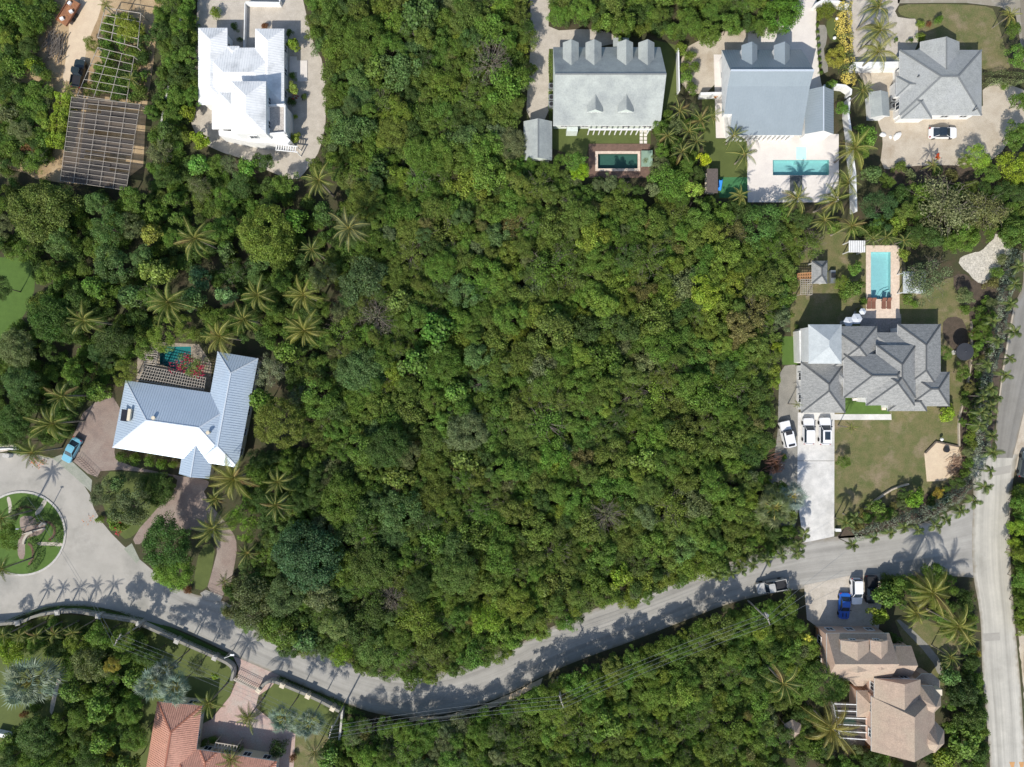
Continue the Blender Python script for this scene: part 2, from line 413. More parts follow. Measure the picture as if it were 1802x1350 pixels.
    if style in ('pickup', 'flatbed'):
        x0, x1 = (-L / 2 + .08, bx0 - .08); b = MB(); b.box(((x0 + x1) / 2, 0, belt + .012), (x1 - x0, 2 * hw - .22, .03)); b.build('bed_floor', M_BLACK, t)
        e = MB()
        for sy in (1, -1): e.box(((x0 + x1) / 2, sy * (hw - .08), belt + .16), (x1 - x0, .1, .32))
        e.box((x0, 0, belt + .16), (.1, 2 * hw - .26, .32)); e.build('bed_rail', pm, t)
    return t

# ------------------------------------------------------------------ leaves, crowns, fronds
def quads_mesh(name, C, U, V, mats, leaf=None, lobe=None, extra=None):
    n = len(C); co = np.empty((n, 4, 3)); co[:, 0] = C - U; co[:, 1] = C + V; co[:, 2] = C + U; co[:, 3] = C - V
    co = co.reshape(-1, 3); me = bpy.data.meshes.new(name); ex = 0
    nv = n * 4
    if extra: evs, efs = extra; ex = len(evs); co = np.vstack([co, np.array(evs)])
    me.vertices.add(len(co)); me.vertices.foreach_set('co', co.ravel())
    loops = list(range(nv)); starts = np.arange(n) * 4; tot = [4] * n; mi = [0] * n
    if extra:
        st = nv
        starts = list(starts)
        for f in efs: starts.append(st); loops += [nv + i for i in f]; st += len(f); tot.append(len(f)); mi.append(1)
    me.loops.add(len(loops)); me.loops.foreach_set('vertex_index', loops)
    me.polygons.add(len(starts)); me.polygons.foreach_set('loop_start', list(starts)); me.polygons.foreach_set('material_index', mi)
    for m in mats: me.materials.append(m)
    for nm, arr in (('leaf', leaf), ('lobe', lobe)):
        a = me.attributes.new(nm, 'FLOAT', 'POINT'); full = np.full(len(co), .5)
        if arr is not None: full[:nv] = np.repeat(arr, 4)
        a.data.foreach_set('value', full)
    me.update(calc_edges=True); return me
def crown_mesh(name, seed, nl=26, lr=(.2, .36), leaves=3600, ls=.042, flatz=.75, irr=.16, up=.55, twigs=0, aspect=.6, low=-.15, extra_mat=None):
    r = np.random.RandomState(seed); cs = []; rs = []
    ph = r.rand(3) * 6.28
    while len(cs) < nl:
        d = r.normal(size=3); d /= np.linalg.norm(d)
        if d[2] < low: continue
        th = math.atan2(d[1], d[0]); k = 1 + irr * (math.sin(2 * th + ph[0]) * .6 + math.sin(3 * th + ph[1]) * .5 + math.sin(5 * th + ph[2]) * .4)
        rad = r.uniform(*lr); q = (1 - rad) * k * r.uniform(.72, 1.0); c = d * q; c[2] = c[2] * flatz
        if cs and nl < 60 and min(np.linalg.norm(np.array(cs) - c, axis=1)) < lr[0] * .75 and r.rand() < .7: continue
        cs.append(c); rs.append(rad)
    for i in range(5 if nl < 80 else 12):      # clumps closing the middle of the crown
        t = r.rand() * 6.28; q = math.sqrt(r.rand()) * .42; rad = r.uniform(lr[0], lr[1]) * 1.05; cs.append(np.array([math.cos(t) * q, math.sin(t) * q, flatz * r.uniform(.42, .72)])); rs.append(rad)
    nl = len(cs); cs = np.array(cs); rs = np.array(rs); w = rs ** 2; w /= w.sum()
    li = r.choice(nl, leaves, p=w); d = r.normal(size=(leaves, 3)); d[:, 2] = d[:, 2] * .9 + .45; d /= np.linalg.norm(d, axis=1)[:, None]
    pos = cs[li] + d * (rs[li] * (.5 + .62 * r.rand(leaves) ** .6))[:, None] * np.array([1, 1, .85])
    nrm = d + np.array([0, 0, up]) + r.normal(size=(leaves, 3)) * .8; nrm /= np.linalg.norm(nrm, axis=1)[:, None]
    a = r.normal(size=(leaves, 3)); u = np.cross(nrm, a); u /= np.linalg.norm(u, axis=1)[:, None]; v = np.cross(nrm, u)
    s = (ls * (.65 + .7 * r.rand(leaves)))[:, None]; extra = None
    if twigs:
        mb = MB()
        for _ in range(twigs):
            dd = r.normal(size=3); dd[2] = abs(dd[2]) * .8 + .25; dd /= np.linalg.norm(dd); st = dd * .25 * np.array([1, 1, .6]); e = dd * r.uniform(.85, 1.05) * np.array([1, 1, flatz + .1])
            mid = (st + e) / 2 + r.normal(size=3) * .05
            mb.tube([st, mid, e], [.012, .008, .004], 4)
            for _k in range(3):
                b0 = mid + (e - mid) * r.rand(); mb.tube([b0, b0 + r.normal(size=3) * .14 + dd * .08], [.006, .003], 3)
        extra = (mb.v, mb.f)
    return quads_mesh(name, pos, u * s, v * s * aspect, [M_LEAF, M_TWIG] if twigs else [M_LEAF], r.rand(leaves), r.rand(nl)[li], extra)

CROWN = {}
def crowns():
    W = []
    for i in range(7): W.append(crown_mesh('crown', 100 + i, 34 + 6 * (i % 3), (.08, .29), 5200, .037, .70, .34, up=.7))
    CROWN['wood'] = W
    CROWN['fine'] = [crown_mesh('crown', 200 + i, 50, (.10, .25), 6500, .028, .66, .22, up=.75) for i in range(3)]
    CROWN['sparse'] = [crown_mesh('crown', 300 + i, 30, (.12, .28), 3000, .030, .60, .28, up=.75, twigs=20) for i in range(3)]
    CROWN['broad'] = [crown_mesh('crown', 400 + i, 16, (.2, .34), 1500, .07, .7, .18, up=.9, aspect=.75) for i in range(3)]
    CROWN['dome'] = [crown_mesh('crown', 500 + i, 260, (.08, .13), 20000, .020, .60, .07) for i in range(2)]
    CROWN['big'] = [crown_mesh('crown', 600 + i, 150, (.11, .19), 20000, .022, .60, .14, up=.7) for i in range(3)]
    CROWN['feather'] = [crown_mesh('crown', 700 + i, 40, (.1, .22), 5000, .05, .6, .2, aspect=.16) for i in range(2)]
    CROWN['shrub'] = [crown_mesh('foliage', 800 + i, 12, (.25, .42), 1500, .06, .8, .16, low=-.3) for i in range(4)]
    CROWN['bare'] = [crown_mesh('crown', 900 + i, 16, (.15, .3), 500, .03, .6, .3, twigs=70) for i in range(2)]
crowns()
M_TRUNKMESH = MB(); M_TRUNKMESH.tube([(0, 0, 0), (.1, .05, .35), (0, .1, .7), (.1, 0, 1)], [.09, .07, .055, .03], 7)
for k in range(5):
    a = k * 1.3; M_TRUNKMESH.tube([(.05, .05, .5 + .06 * k), (.3 * math.cos(a), .3 * math.sin(a), .85), (.55 * math.cos(a), .55 * math.sin(a), 1.08)], [.04, .025, .01], 5)
TRUNK = M_TRUNKMESH.mesh('trunk', M_BARK, True)

TINT = dict(mid=(.128, .212, .036), yellow=(.188, .262, .040), dark=(.080, .138, .032), blue=(.120, .200, .060), olive=(.150, .210, .042),
            brown=(.190, .190, .062), lime=(.230, .340, .036), silver=(.27, .31, .235), gold=(.34, .29, .05), grey=(.235, .22, .155),
            sage=(.168, .210, .088), fresh=(.136, .242, .040), deep=(.050, .092, .026), red=(.30, .03, .04), rust=(.22, .11, .05))
def tinted(o, tint, jit=.12, r=rnd):
    t = TINT[tint] if isinstance(tint, str) else tint; k = 1 + r.uniform(-jit, jit)
    o['tint'] = [t[0] * k * (1 + r.uniform(-jit, jit) * .6), t[1] * k, t[2] * k * (1 + r.uniform(-jit, jit) * .6)]
def tree(px, py, rpx, h, kind='wood', tint='mid', label=None, group=None, name='tree', squash=None, jit=.12, var=None, base=None, cat='tree'):
    """crown centred on photo pixel px,py with radius rpx photo pixels; h = height of the tree top"""
    R = rpx * .1 * (HC - h * .75) / HC; zc = max(h - R * .72, h * .45) if kind != 'shrub' else h * .4
    sz = (h - zc) / (R * .72) if R else 1
    p = P(px, py, zc + (h - zc) * .5); r = rnd
    root = thing(name, label or 'leafy tree', cat, (p.x, p.y, base or 0), 0, group)
    me = CROWN[kind][(r.randrange(99) if var is None else var) % len(CROWN[kind])]
    c = link('crown' if kind != 'shrub' else 'foliage', me, root); c.location = (0, 0, zc); c.rotation_euler = (0, 0, r.uniform(0, 6.28))
    sx, sy = squash or (1, 1); c.scale = (R * sx, R * sy, R * min(max(sz, .5), 1.3))
    if squash: c.rotation_euler = (0, 0, r.choice((0, PI)))
    tinted(c, tint, jit)
    tr = link('trunk', TRUNK, root); tr.scale = (max(R * .5, .5), max(R * .5, .5), zc); tr.rotation_euler = (0, 0, r.uniform(0, 6.28))
    return root
def shrub(px, py, rpx, h, tint='mid', label='shrub', group=None, kind='shrub', name='shrub', squash=None, jit=.12, cat='shrub'):
    R = rpx * .1 * (HC - h) / HC; p = P(px, py, h * .6); me = CROWN[kind][rnd.randrange(99) % len(CROWN[kind])]
    o = link(name, me); o.location = (p.x, p.y, h * .42); sx, sy = squash or (1, 1); o.scale = (R * sx, R * sy, max(h * .75, .2)); o.rotation_euler = (0, 0, rnd.uniform(0, 6.28) if not squash else 0)
    tinted(o, tint, jit); return setp(o, label, cat, group)

def frond_mesh(name, seed, droop=.5, n=26, leaflen=.26, wid=.022, lift=.25, vee=.35):
    """one feather frond of unit length along +x: arched rachis, two rows of hanging leaflets"""
    r = np.random.RandomState(seed); mb = MB(); pts = []
    for i in range(9):
        t = i / 8; pts.append(Vector((t * (1 - .18 * droop * t), .03 * math.sin(t * 3 + seed), lift * math.sin(t * PI * .6) - droop * t * t * .62)))
    mb.tube(pts, [.016, .014, .012, .011, .010, .008, .007, .005, .003], 4, 1)
    def at(t):
        x = t * 8; i = min(int(x), 7); return pts[i].lerp(pts[i + 1], x - i), (pts[i + 1] - pts[i]).normalized()
    for i in range(n):
        t = .14 + .85 * i / (n - 1); p, d = at(t); ll = leaflen * math.sin(PI * min(.12 + t * .86, .97)) ** .6 * (.85 + .3 * r.rand())
        for s in (1, -1):
            sd = Vector((-d.y, d.x, 0)).normalized() * s; dirv = (sd * (1 - .3 * t) + d * (.55 + .5 * t) + Vector((0, 0, vee * .4 - .32))).normalized()
            a = p; m = p + dirv * ll * .5; e = p + dirv * ll + Vector((0, 0, -ll * (.35 + .5 * droop))) + Vector(r.normal(size=3) * .012)
            wv = d * wid * .5 * (1.3 - .3 * t)
            mb.add([a - wv, a + wv, m + wv, m - wv, e], [(0, 1, 2, 3), (3, 2, 4)], 0)
    me = mb.mesh(name, [M_FROND, M_RACH])
    n_ = len(me.vertices); a = me.attributes.new('leaf', 'FLOAT', 'POINT'); a.data.foreach_set('value', r.rand(n_)); b = me.attributes.new('lobe', 'FLOAT', 'POINT'); b.data.foreach_set('value', np.full(n_, .5))
    return me
FROND = [frond_mesh('frond', i, d, n=36, leaflen=.175, wid=.012) for i, d in enumerate((.25, .45, .7, .95, 1.15))]
SFROND = [frond_mesh('frond', 20 + i, d, n=15, leaflen=.36, wid=.05, lift=.35) for i, d in enumerate((.4, .8, 1.2))]
def fan_mesh(name, seed, n=17):
    r = np.random.RandomState(seed); mb = MB(); mb.tube([(0, 0, 0), (.45, 0, .1), (.62, 0, .09)], [.02, .015, .012], 4, 1)
    c = Vector((.62, 0, .09))
    for i in range(n):
        a = -2.2 + 4.4 * i / (n - 1); L = .42 * (1 - .14 * abs(a)) * (.85 + .3 * r.rand()); d = Vector((math.cos(a), math.sin(a), 0)); s = Vector((-d.y, d.x, 0)) * .021
        z1 = .03; e = c + d * L + Vector((0, 0, -.12 + r.normal() * .05))
        m = c + d * L * .5 + Vector((0, 0, z1 + r.normal() * .02)); mb.add([c, m - s, e, m + s], [(0, 1, 2, 3)], 0)
        mb.add([c + Vector((0, 0, -.005)), m + s, m + s * 1.0 + Vector((0, 0, -.04))], [(0, 1, 2)], 0)
    me = mb.mesh(name, [M_FROND, M_RACH]); n_ = len(me.vertices)
    a = me.attributes.new('leaf', 'FLOAT', 'POINT'); a.data.foreach_set('value', r.rand(n_)); b = me.attributes.new('lobe', 'FLOAT', 'POINT'); b.data.foreach_set('value', np.full(n_, .5)); return me
FAN = [fan_mesh('fan_leaf', i) for i in range(3)]
PT = {}
def palm_trunk(lean):
    k = round(lean, 1)
    if k not in PT:
        mb = MB(); pts = [(k * t * t, 0, t) for t in (0, .2, .4, .6, .8, 1.0)]; mb.tube(pts, [.026, .02, .018, .017, .016, .02], 8); PT[k] = mb.mesh('trunk', M_PTRUNK, True)
    return PT[k]
def palm(px, py, rpx, h, label, group=None, n=17, tint=(.115, .135, .034), kind='coco', name='palm_tree', wind=None, cat='palm tree', jit=.15, hmin=-.75):
    """palm whose crown heart shows at photo pixel px,py, fronds reaching rpx photo pixels"""
    p = P(px, py, h); R = rpx * .1 * (HC - h) / HC; r = rnd
    root = thing(name, label, cat, (p.x, p.y, 0), 0, group)
    t = link('trunk', palm_trunk(0), root); sc = h / 1.0; t.scale = (min(sc, 9) if kind == 'coco' else 5, min(sc, 9) if kind == 'coco' else 5, h)
    src = FROND if kind == 'coco' else SFROND if kind == 'small' else FAN; a0 = r.uniform(0, 6.28)
    for i in range(n):
        u = i / (n - 1); a = a0 + i * 2.39996 + r.uniform(-.22, .22); el = .95 - 1.25 * u if kind != 'fan' else 1.15 - 1.35 * u
        if wind is not None:                      # fronds blown towards one side
            dx, dy = math.cos(a) + .55 * math.cos(wind), math.sin(a) + .55 * math.sin(wind); a = math.atan2(dy, dx)
        el = max(el + r.uniform(-.14, .14), hmin)
        f = link('frond' if kind != 'fan' else 'fan_leaf', src[min(int(u * len(src)), len(src) - 1)] if kind != 'fan' else src[i % 3], root)
        f.location = (0, 0, h + .1); sc = R * 1.12 * (1.0 if kind == 'coco' else 1.05) * r.uniform(.68, 1.12) * (.75 + .25 * min(1, u * 3))
        f.scale = (sc, sc, sc); f.rotation_euler = (r.uniform(-.3, .3), -el, a)
        tinted(f, tint if r.random() > .05 or kind != 'coco' else (.22, .16, .07), jit)
    return root
# ------------------------------------------------------------------ ground and paving
G_SOIL = mat('leaf litter', (.075, .060, .035), (.045, .050, .022), .6, .95, fine=7, c3=(.060, .065, .028), scale3=.15, bump=.4)
G_GRASS = mat('dry lawn', (.165, .145, .066), (.105, .120, .040), .55, .95, fine=6, c3=(.235, .185, .115), scale3=.22, fine_amt=.34, m3=(.5, .66))
G_GREEN = mat('green lawn', (.100, .125, .036), (.082, .105, .030), .5, .95, fine=10, fine_amt=.2)
G_TURF = mat('bright turf', (.085, .150, .030), (.072, .128, .026), 1.0, .95, fine=10, fine_amt=.2)
G_ASPH = mat('asphalt', (.235, .222, .195), (.205, .194, .170), .5, .93, fine=12, c3=(.235, .228, .21), scale3=.11, fine_amt=.14)
G_ROADC = mat('worn pale road', (.47, .445, .385), (.41, .39, .34), .35, .93, fine=10, c3=(.34, .325, .28), scale3=.12, fine_amt=.10, m3=(.52, .72))
G_BEND = mat('worn grey road', (.335, .32, .288), (.295, .283, .255), .35, .93, fine=10, c3=(.375, .36, .325), scale3=.10, fine_amt=.12, m3=(.5, .7))
G_DRIVE = mat('white concrete drive', (.66, .64, .60), (.52, .51, .48), .6, .9, fine=7, c3=(.44, .43, .40), scale3=.35, fine_amt=.10, m3=(.5, .75))
G_PAVER = mat('cream pavers', (.50, .45, .38), (.42, .375, .31), .8, .9, fine=5, fine_amt=.14, c3=(.36, .32, .27), scale3=.25, m3=(.55, .75))
G_PATIO = mat('white patio', (.70, .65, .59), (.64, .59, .54), .5, .85, fine=5, fine_amt=.06)
G_BRICK = mat('brick pavers', (.27, .205, .17), (.22, .17, .145), .7, .92, fine=6, fine_amt=.22, c3=(.30, .25, .21), scale3=.2)
G_PINK = mat('pink pavers', (.47, .33, .28), (.40, .29, .25), .9, .9, fine=4, fine_amt=.16, c3=(.42, .36, .31), scale3=.3)
G_SAND = mat('pale sand', (.62, .50, .35), (.56, .44, .31), .8, .95, fine=8, fine_amt=.12)
G_DIRT = mat('sandy dirt', (.46, .35, .22), (.38, .27, .15), .5, .95, fine=6, fine_amt=.25, c3=(.28, .19, .10), scale3=.16)
G_GRAVEL = mat('marl gravel', (.50, .44, .35), (.42, .36, .28), .5, .95, fine=7, fine_amt=.22, c3=(.34, .27, .19), scale3=.22, m3=(.52, .75))
G_ROCK = mat('white marl', (.58, .54, .46), (.42, .39, .33), 1.4, .95, fine=4, fine_amt=.4, bump=.6, bdist=.1)
G_GREYG = mat('grey gravel', (.27, .255, .22), (.22, .21, .18), .6, .95, fine=9, fine_amt=.3)
G_MULCH = mat('mulch', (.10, .075, .055), (.07, .055, .04), 1.5, .95, fine=8, bump=.5)
G_WOOD = mat('brown deck', (.185, .115, .085), (.14, .09, .068), 1.2, .7, fine=6, fine_amt=.2)
G_TRAV = mat('cream travertine', (.68, .56, .45), (.60, .48, .38), 1.2, .85, fine=3, fine_amt=.14)
G_APRON = mat('mossy concrete', (.25, .27, .21), (.33, .33, .28), .5, .95, fine=8, fine_amt=.2)
G_CULD = mat('worn grey concrete', (.40, .375, .33), (.345, .325, .285), .3, .93, fine=10, c3=(.26, .25, .22), scale3=.16, fine_amt=.10, m3=(.5, .72))
POOLS = dict(deck=[(1052, 271), (1122, 271), (1122, 297), (1052, 297)], terrace=[(1360, 281.5), (1459, 281.5), (1459, 308.5), (1360, 308.5)],
             villa=[(1532.5, 443.5), (1567.5, 443.5), (1567.5, 526.5), (1532.5, 526.5)], hidden=[(281, 610), (336, 610), (336, 657), (281, 642)],
             cage=[(1478, 1262), (1506, 1262), (1508, 1290), (1480, 1290)])
STEP = [(1401, 259), (1418.5, 259), (1418.5, 281), (1401, 281)]
big = [(-3100, 4675), (4900, 4675), (4900, -3325), (-3100, -3325)]
patch('ground', big, 0.0, G_SOIL, holes=list(POOLS.values()))
Z = [0.0]
def sheet(name, px, m, z=.004, **k): return patch(name, px, z, m, **k)

# roads -------------------------------------------------------------
def ribbon(name, A, B, z, m, n=90):
    """road strip between two edges traced in the photograph, with UVs running along it"""
    def res(pts):
        pts = chaikin([P2(*p, z) for p in pts], 2, False); d = [0]
        for i in range(1, len(pts)): d.append(d[-1] + math.dist(pts[i], pts[i - 1]))
        out = []; j = 0
        for k in range(n):
            t = d[-1] * k / (n - 1)
            while j < len(d) - 2 and d[j + 1] < t: j += 1
            u = (t - d[j]) / max(d[j + 1] - d[j], 1e-6); out.append((pts[j][0] + (pts[j + 1][0] - pts[j][0]) * u, pts[j][1] + (pts[j + 1][1] - pts[j][1]) * u))
        return out, d[-1]
    a, L = res(A); b, _ = res(B); vs = []; nx = 5
    for i in range(n):
        for k in range(nx): t = k / (nx - 1); vs.append((a[i][0] * (1 - t) + b[i][0] * t, a[i][1] * (1 - t) + b[i][1] * t, z))
    fs = [(i * nx + k, (i + 1) * nx + k, (i + 1) * nx + k + 1, i * nx + k + 1) for i in range(n - 1) for k in range(nx - 1)]
    me = mesh(name, vs, fs, m); me.flip_normals() if me.polygons[0].normal.z < 0 else None
    uv = me.uv_layers.new(name='along')
    for lp in me.loops: i, k = divmod(lp.vertex_index, nx); uv.data[lp.index].uv = (k / (nx - 1), i / (n - 1) * L / 7.0)
    o = link(name, me); o['kind'] = 'structure'; return o
def streaks(m, amt=.16):
    """long wear lines that run with the lane"""
    t = m.node_tree; N = t.nodes; L = t.links; b = N['Principled BSDF']; src = b.inputs['Base Color'].links[0].from_socket
    uv = N.new('ShaderNodeUVMap'); mp = N.new('ShaderNodeMapping'); mp.inputs['Scale'].default_value = (11, .22, 1); L.new(uv.outputs[0], mp.inputs[0])
    nz = N.new('ShaderNodeTexNoise'); nz.inputs['Scale'].default_value = 1.0; nz.inputs['Detail'].default_value = 5; nz.inputs['Roughness'].default_value = .65; L.new(mp.outputs[0], nz.inputs['Vector'])
    mr = N.new('ShaderNodeMapRange'); mr.inputs[1].default_value = .3; mr.inputs[2].default_value = .7; mr.inputs[3].default_value = 1 - amt; mr.inputs[4].default_value = 1 + amt; L.new(nz.outputs[0], mr.inputs[0])
    mx = N.new('ShaderNodeMix'); mx.data_type = 'RGBA'; mx.blend_type = 'MULTIPLY'; mx.inputs[0].default_value = 1; L.new(src, mx.inputs[6]); L.new(mr.outputs[0], mx.inputs[7]); 
    # grit and leaf litter gathered along the ragged edges, darker wheel lanes
    sx = N.new('ShaderNodeSeparateXYZ'); L.new(uv.outputs[0], sx.inputs[0]); pp = N.new('ShaderNodeMath'); pp.operation = 'PINGPONG'; pp.inputs[1].default_value = .5; L.new(sx.outputs[0], pp.inputs[0])
    geo = N.new('ShaderNodeNewGeometry'); n2 = N.new('ShaderNodeTexNoise'); n2.inputs['Scale'].default_value = .7; n2.inputs['Detail'].default_value = 6; L.new(geo.outputs['Position'], n2.inputs['Vector'])
    ad = N.new('ShaderNodeMath'); ad.operation = 'MULTIPLY_ADD'; ad.inputs[1].default_value = .22; ad.inputs[2].default_value = -.11; L.new(n2.outputs[0], ad.inputs[0]); su = N.new('ShaderNodeMath'); L.new(pp.outputs[0], su.inputs[0]); L.new(ad.outputs[0], su.inputs[1])
    er = N.new('ShaderNodeMapRange'); er.inputs[1].default_value = 0; er.inputs[2].default_value = .09; er.inputs[3].default_value = .75; er.inputs[4].default_value = 0; L.new(su.outputs[0], er.inputs[0])
    m2 = N.new('ShaderNodeMix'); m2.data_type = 'RGBA'; L.new(er.outputs[0], m2.inputs[0]); L.new(mx.outputs[2], m2.inputs[6]); m2.inputs[7].default_value = (.20, .17, .12, 1)
    wr = N.new('ShaderNodeMapRange'); wr.interpolation_type = 'SMOOTHSTEP'; dd = N.new('ShaderNodeMath'); dd.operation = 'SUBTRACT'; dd.inputs[1].default_value = .27; L.new(pp.outputs[0], dd.inputs[0]); ab = N.new('ShaderNodeMath'); ab.operation = 'ABSOLUTE'; L.new(dd.outputs[0], ab.inputs[0])
    wr.inputs[1].default_value = .02; wr.inputs[2].default_value = .10; wr.inputs[3].default_value = .90; wr.inputs[4].default_value = 1.02; L.new(ab.outputs[0], wr.inputs[0])
    m3 = N.new('ShaderNodeMix'); m3.data_type = 'RGBA'; m3.blend_type = 'MULTIPLY'; m3.inputs[0].default_value = 1; L.new(m2.outputs[2], m3.inputs[6]); L.new(wr.outputs[0], m3.inputs[7]); L.new(m3.outputs[2], b.inputs['Base Color'])
streaks(G_ASPH, .12); streaks(G_ROADC, .17); streaks(G_BEND, .17)
sheet('cul_de_sac', [(-120, 800), (0, 797), (60, 799), (95, 806), (118, 824), (155, 860), (168, 905), (205, 950), (250, 988), (300, 1030), (330, 1045), (300, 1103), (245, 1091), (220, 1080), (185, 1070), (140, 1066), (98, 1066), (49, 1079), (10, 1096), (-120, 1100)], G_CULD, .008, smooth=1)
UP = [(288, 1018), (330, 1045), (385, 1053), (420, 1072), (455, 1092), (520, 1125), (580, 1155), (640, 1175), (722, 1188), (790, 1180), (850, 1160), (920, 1130), (1000, 1088), (1100, 1052), (1200, 1018), (1300, 982), (1413, 953), (1468, 944), (1540, 940), (1620, 925), (1700, 885), (1735, 862)]
LO = [(288, 1100), (310, 1106), (345, 1121), (391, 1143), (450, 1173), (494, 1190), (560, 1218), (612, 1240), (666, 1258), (722, 1262), (777, 1259), (833, 1244), (900, 1220), (961, 1186), (1028, 1158), (1114, 1128), (1205, 1092), (1297, 1056), (1400, 1037), (1480, 1030), (1560, 1018), (1640, 1012), (1700, 1015), (1735, 1020)]
ribbon('road', UP, LO, .014, G_BEND)
ribbon('road', [(1800, 430), (1802, 508), (1785, 530), (1776, 576), (1763, 652), (1753, 740), (1750, 806)], [(1880, 430), (1860, 560), (1826, 640), (1808, 700), (1790, 775), (1782, 806)], .022, G_ASPH, 30)
ribbon('road', [(1700, 800), (1714, 850), (1712, 900), (1710, 960), (1713, 1020), (1722, 1060), (1727, 1110), (1728, 1180), (1736, 1260), (1746, 1400)], [(1792, 800), (1783, 840), (1777, 900), (1777, 960), (1780, 1020), (1786, 1100), (1794, 1180), (1801, 1270), (1806, 1400)], .020, G_ROADC, 60)
sheet('road_verge', [(1830, 600), (1826, 640), (1808, 700), (1790, 775), (1780, 806), (1792, 840), (1802, 835), (1900, 820), (1900, 600)], G_GRAVEL, .005)
sheet('road_patch', [(1729, 1115), (1759, 1113), (1760, 1127), (1730, 1129)], G_CULD, .026)
sheet('road_patch', [(1738, 826), (1780, 818), (1778, 832), (1737, 840)], G_CULD, .026)
sheet('road_edge', [(1783, 1000), (1790, 1100), (1800, 1200), (1808, 1300), (1830, 1300), (1830, 1000)], G_GRAVEL, .006, rough=1.5)
sheet('road_edge', [(832, 1248), (905, 1219), (940, 1200), (955, 1192), (950, 1205), (910, 1228), (850, 1252), (780, 1266), (720, 1268), (722, 1262), (780, 1260)], G_SAND, .006, rough=1.0)
for a, b in (((1750, 560), (1746, 700)),):  # pale edging strip of the asphalt road
    sheet('road_edge', [(1783, 545), (1785, 547), (1767, 650), (1760, 700), (1758, 700), (1764, 650)], G_GRAVEL, .027)
# mailbox slabs / top right
sheet('road', [(1575, -60), (1900, -60), (1900, 10), (1795, 14), (1797, 40), (1802, 110), (1793, 60), (1788, 28), (1760, 12), (1700, 5), (1640, 5), (1580, 6)], G_ROADC, .010)
sheet('road', [(1793, -60), (1900, -60), (1900, 120), (1802, 120), (1797, 40)], G_ASPH, .016)
# roundabout island --------------------------------------------------
def ell(cx, cy, rx, ry, a0=0, a1=360, n=48): return [(cx + rx * math.cos(math.radians(a0 + (a1 - a0) * i / n)), cy + ry * math.sin(math.radians(a0 + (a1 - a0) * i / n))) for i in range(n + (0 if a1 - a0 == 360 else 1))]
patch('kerb', ell(38, 939, 78, 75), .13, M_CONC, holes=[ell(38, 939, 74.5, 71.5)], thick=.12)
patch('lawn', ell(38, 939, 74.4, 71.4), .10, G_TURF)
sheet('path', [(11, 876), (17, 873), (21, 888), (20, 906), (15, 906), (15, 890)], G_PAVER, .106, smooth=1)
sheet('path', [(78, 877), (84, 882), (74, 898), (66, 908), (60, 904), (69, 892)], G_PAVER, .106, smooth=1)
sheet('path', [(36, 908), (60, 908), (66, 922), (80, 924), (80, 932), (70, 942), (54, 944), (44, 952), (44, 984), (32, 984), (30, 955), (40, 940), (34, 922)], G_BRICK, .107, smooth=1)
sheet('path', [(64, 954), (90, 954), (112, 956), (110, 962), (88, 960), (66, 960)], G_PAVER, .110, smooth=1)

# house plots --------------------------------------------------------
# top left dirt yard
sheet('dirt_yard', [(-60, -60), (330, -60), (330, 20), (275, 60), (268, 130), (258, 180), (250, 330), (70, 320), (40, 300), (-60, 290)], G_DIRT, .004, smooth=1)
sheet('driveway', [(118, -40), (186, -40), (178, 20), (160, 60), (150, 95), (148, 130), (108, 150), (115, 110), (122, 60), (120, 20)], G_SAND, .010, smooth=2)
sheet('lawn', [(-60, 455), (10, 452), (50, 455), (62, 480), (60, 520), (40, 560), (10, 600), (-60, 620)], G_TURF, .006, smooth=1)
# white house plot
sheet('driveway', [(350, -60), (520, -60), (540, 30), (552, 80), (570, 110), (575, 200), (566, 260), (540, 300), (520, 320), (470, 300), (430, 280), (380, 265), (340, 240), (330, 160), (345, 60)], G_PAVER, .008, smooth=1)
# strip driveway left of grey shingle house
sheet('driveway', [(930, -60), (990, -60), (966, 20), (965, 55), (1040, 50), (1085, 60), (1080, 82), (975, 84), (968, 120), (967, 215), (925, 215), (930, 130), (935, 60)], G_PAVER, .010, smooth=1)
sheet('lawn', [(966, 86), (974, 86), (974, 212), (966, 212)], G_GREEN, .012)
sheet('lawn', [(1150, 70), (1192, 80), (1192, 175), (1180, 190), (1160, 230), (1150, 230)], G_GREEN, .008)
sheet('lawn', [(968, 224), (1145, 224), (1145, 256), (1036, 256), (1030, 280), (968, 260)], G_GREEN, .012)
patch('pool_deck', [(1036, 253), (1144, 253), (1144, 313), (1036, 313)], .09, G_WOOD, holes=[POOLS['deck']], thick=.09)
# metal roof house
sheet('lawn', [(1195, 90), (1262, 55), (1330, 50), (1330, 90), (1262, 100), (1256, 165), (1200, 165)], G_GRAVEL, .006, smooth=1)
sheet('driveway', [(1330, 40), (1340, 20), (1400, -60), (1438, -60), (1436, 60), (1442, 130), (1448, 160), (1424, 165), (1400, 120), (1330, 100)], G_PATIO, .010)
sheet('driveway', [(1312, 45), (1335, 52), (1335, 90), (1316, 90), (1316, 52)], G_PATIO, .012)
sheet('path', [(1436, 44), (1456, 44), (1455, 75), (1448, 90), (1460, 125), (1448, 130), (1440, 90)], G_GREYG, .010, smooth=1)
sheet('lawn', [(1455, 33), (1478, 30), (1478, 75), (1462, 72), (1454, 55)], G_GREEN, .012, smooth=1)
sheet('patio', [(1256, 96), (1290, 96), (1290, 243), (1260, 243)], G_PATIO, .016)
patch('patio', [(1314, 236), (1476, 236), (1476, 356), (1316, 356)], .06, G_PATIO, holes=[POOLS['terrace'], ], thick=.06)
sheet('lawn', [(1235, 170), (1258, 170), (1262, 244), (1314, 244), (1318, 350), (1240, 350)], G_GREEN, .008)
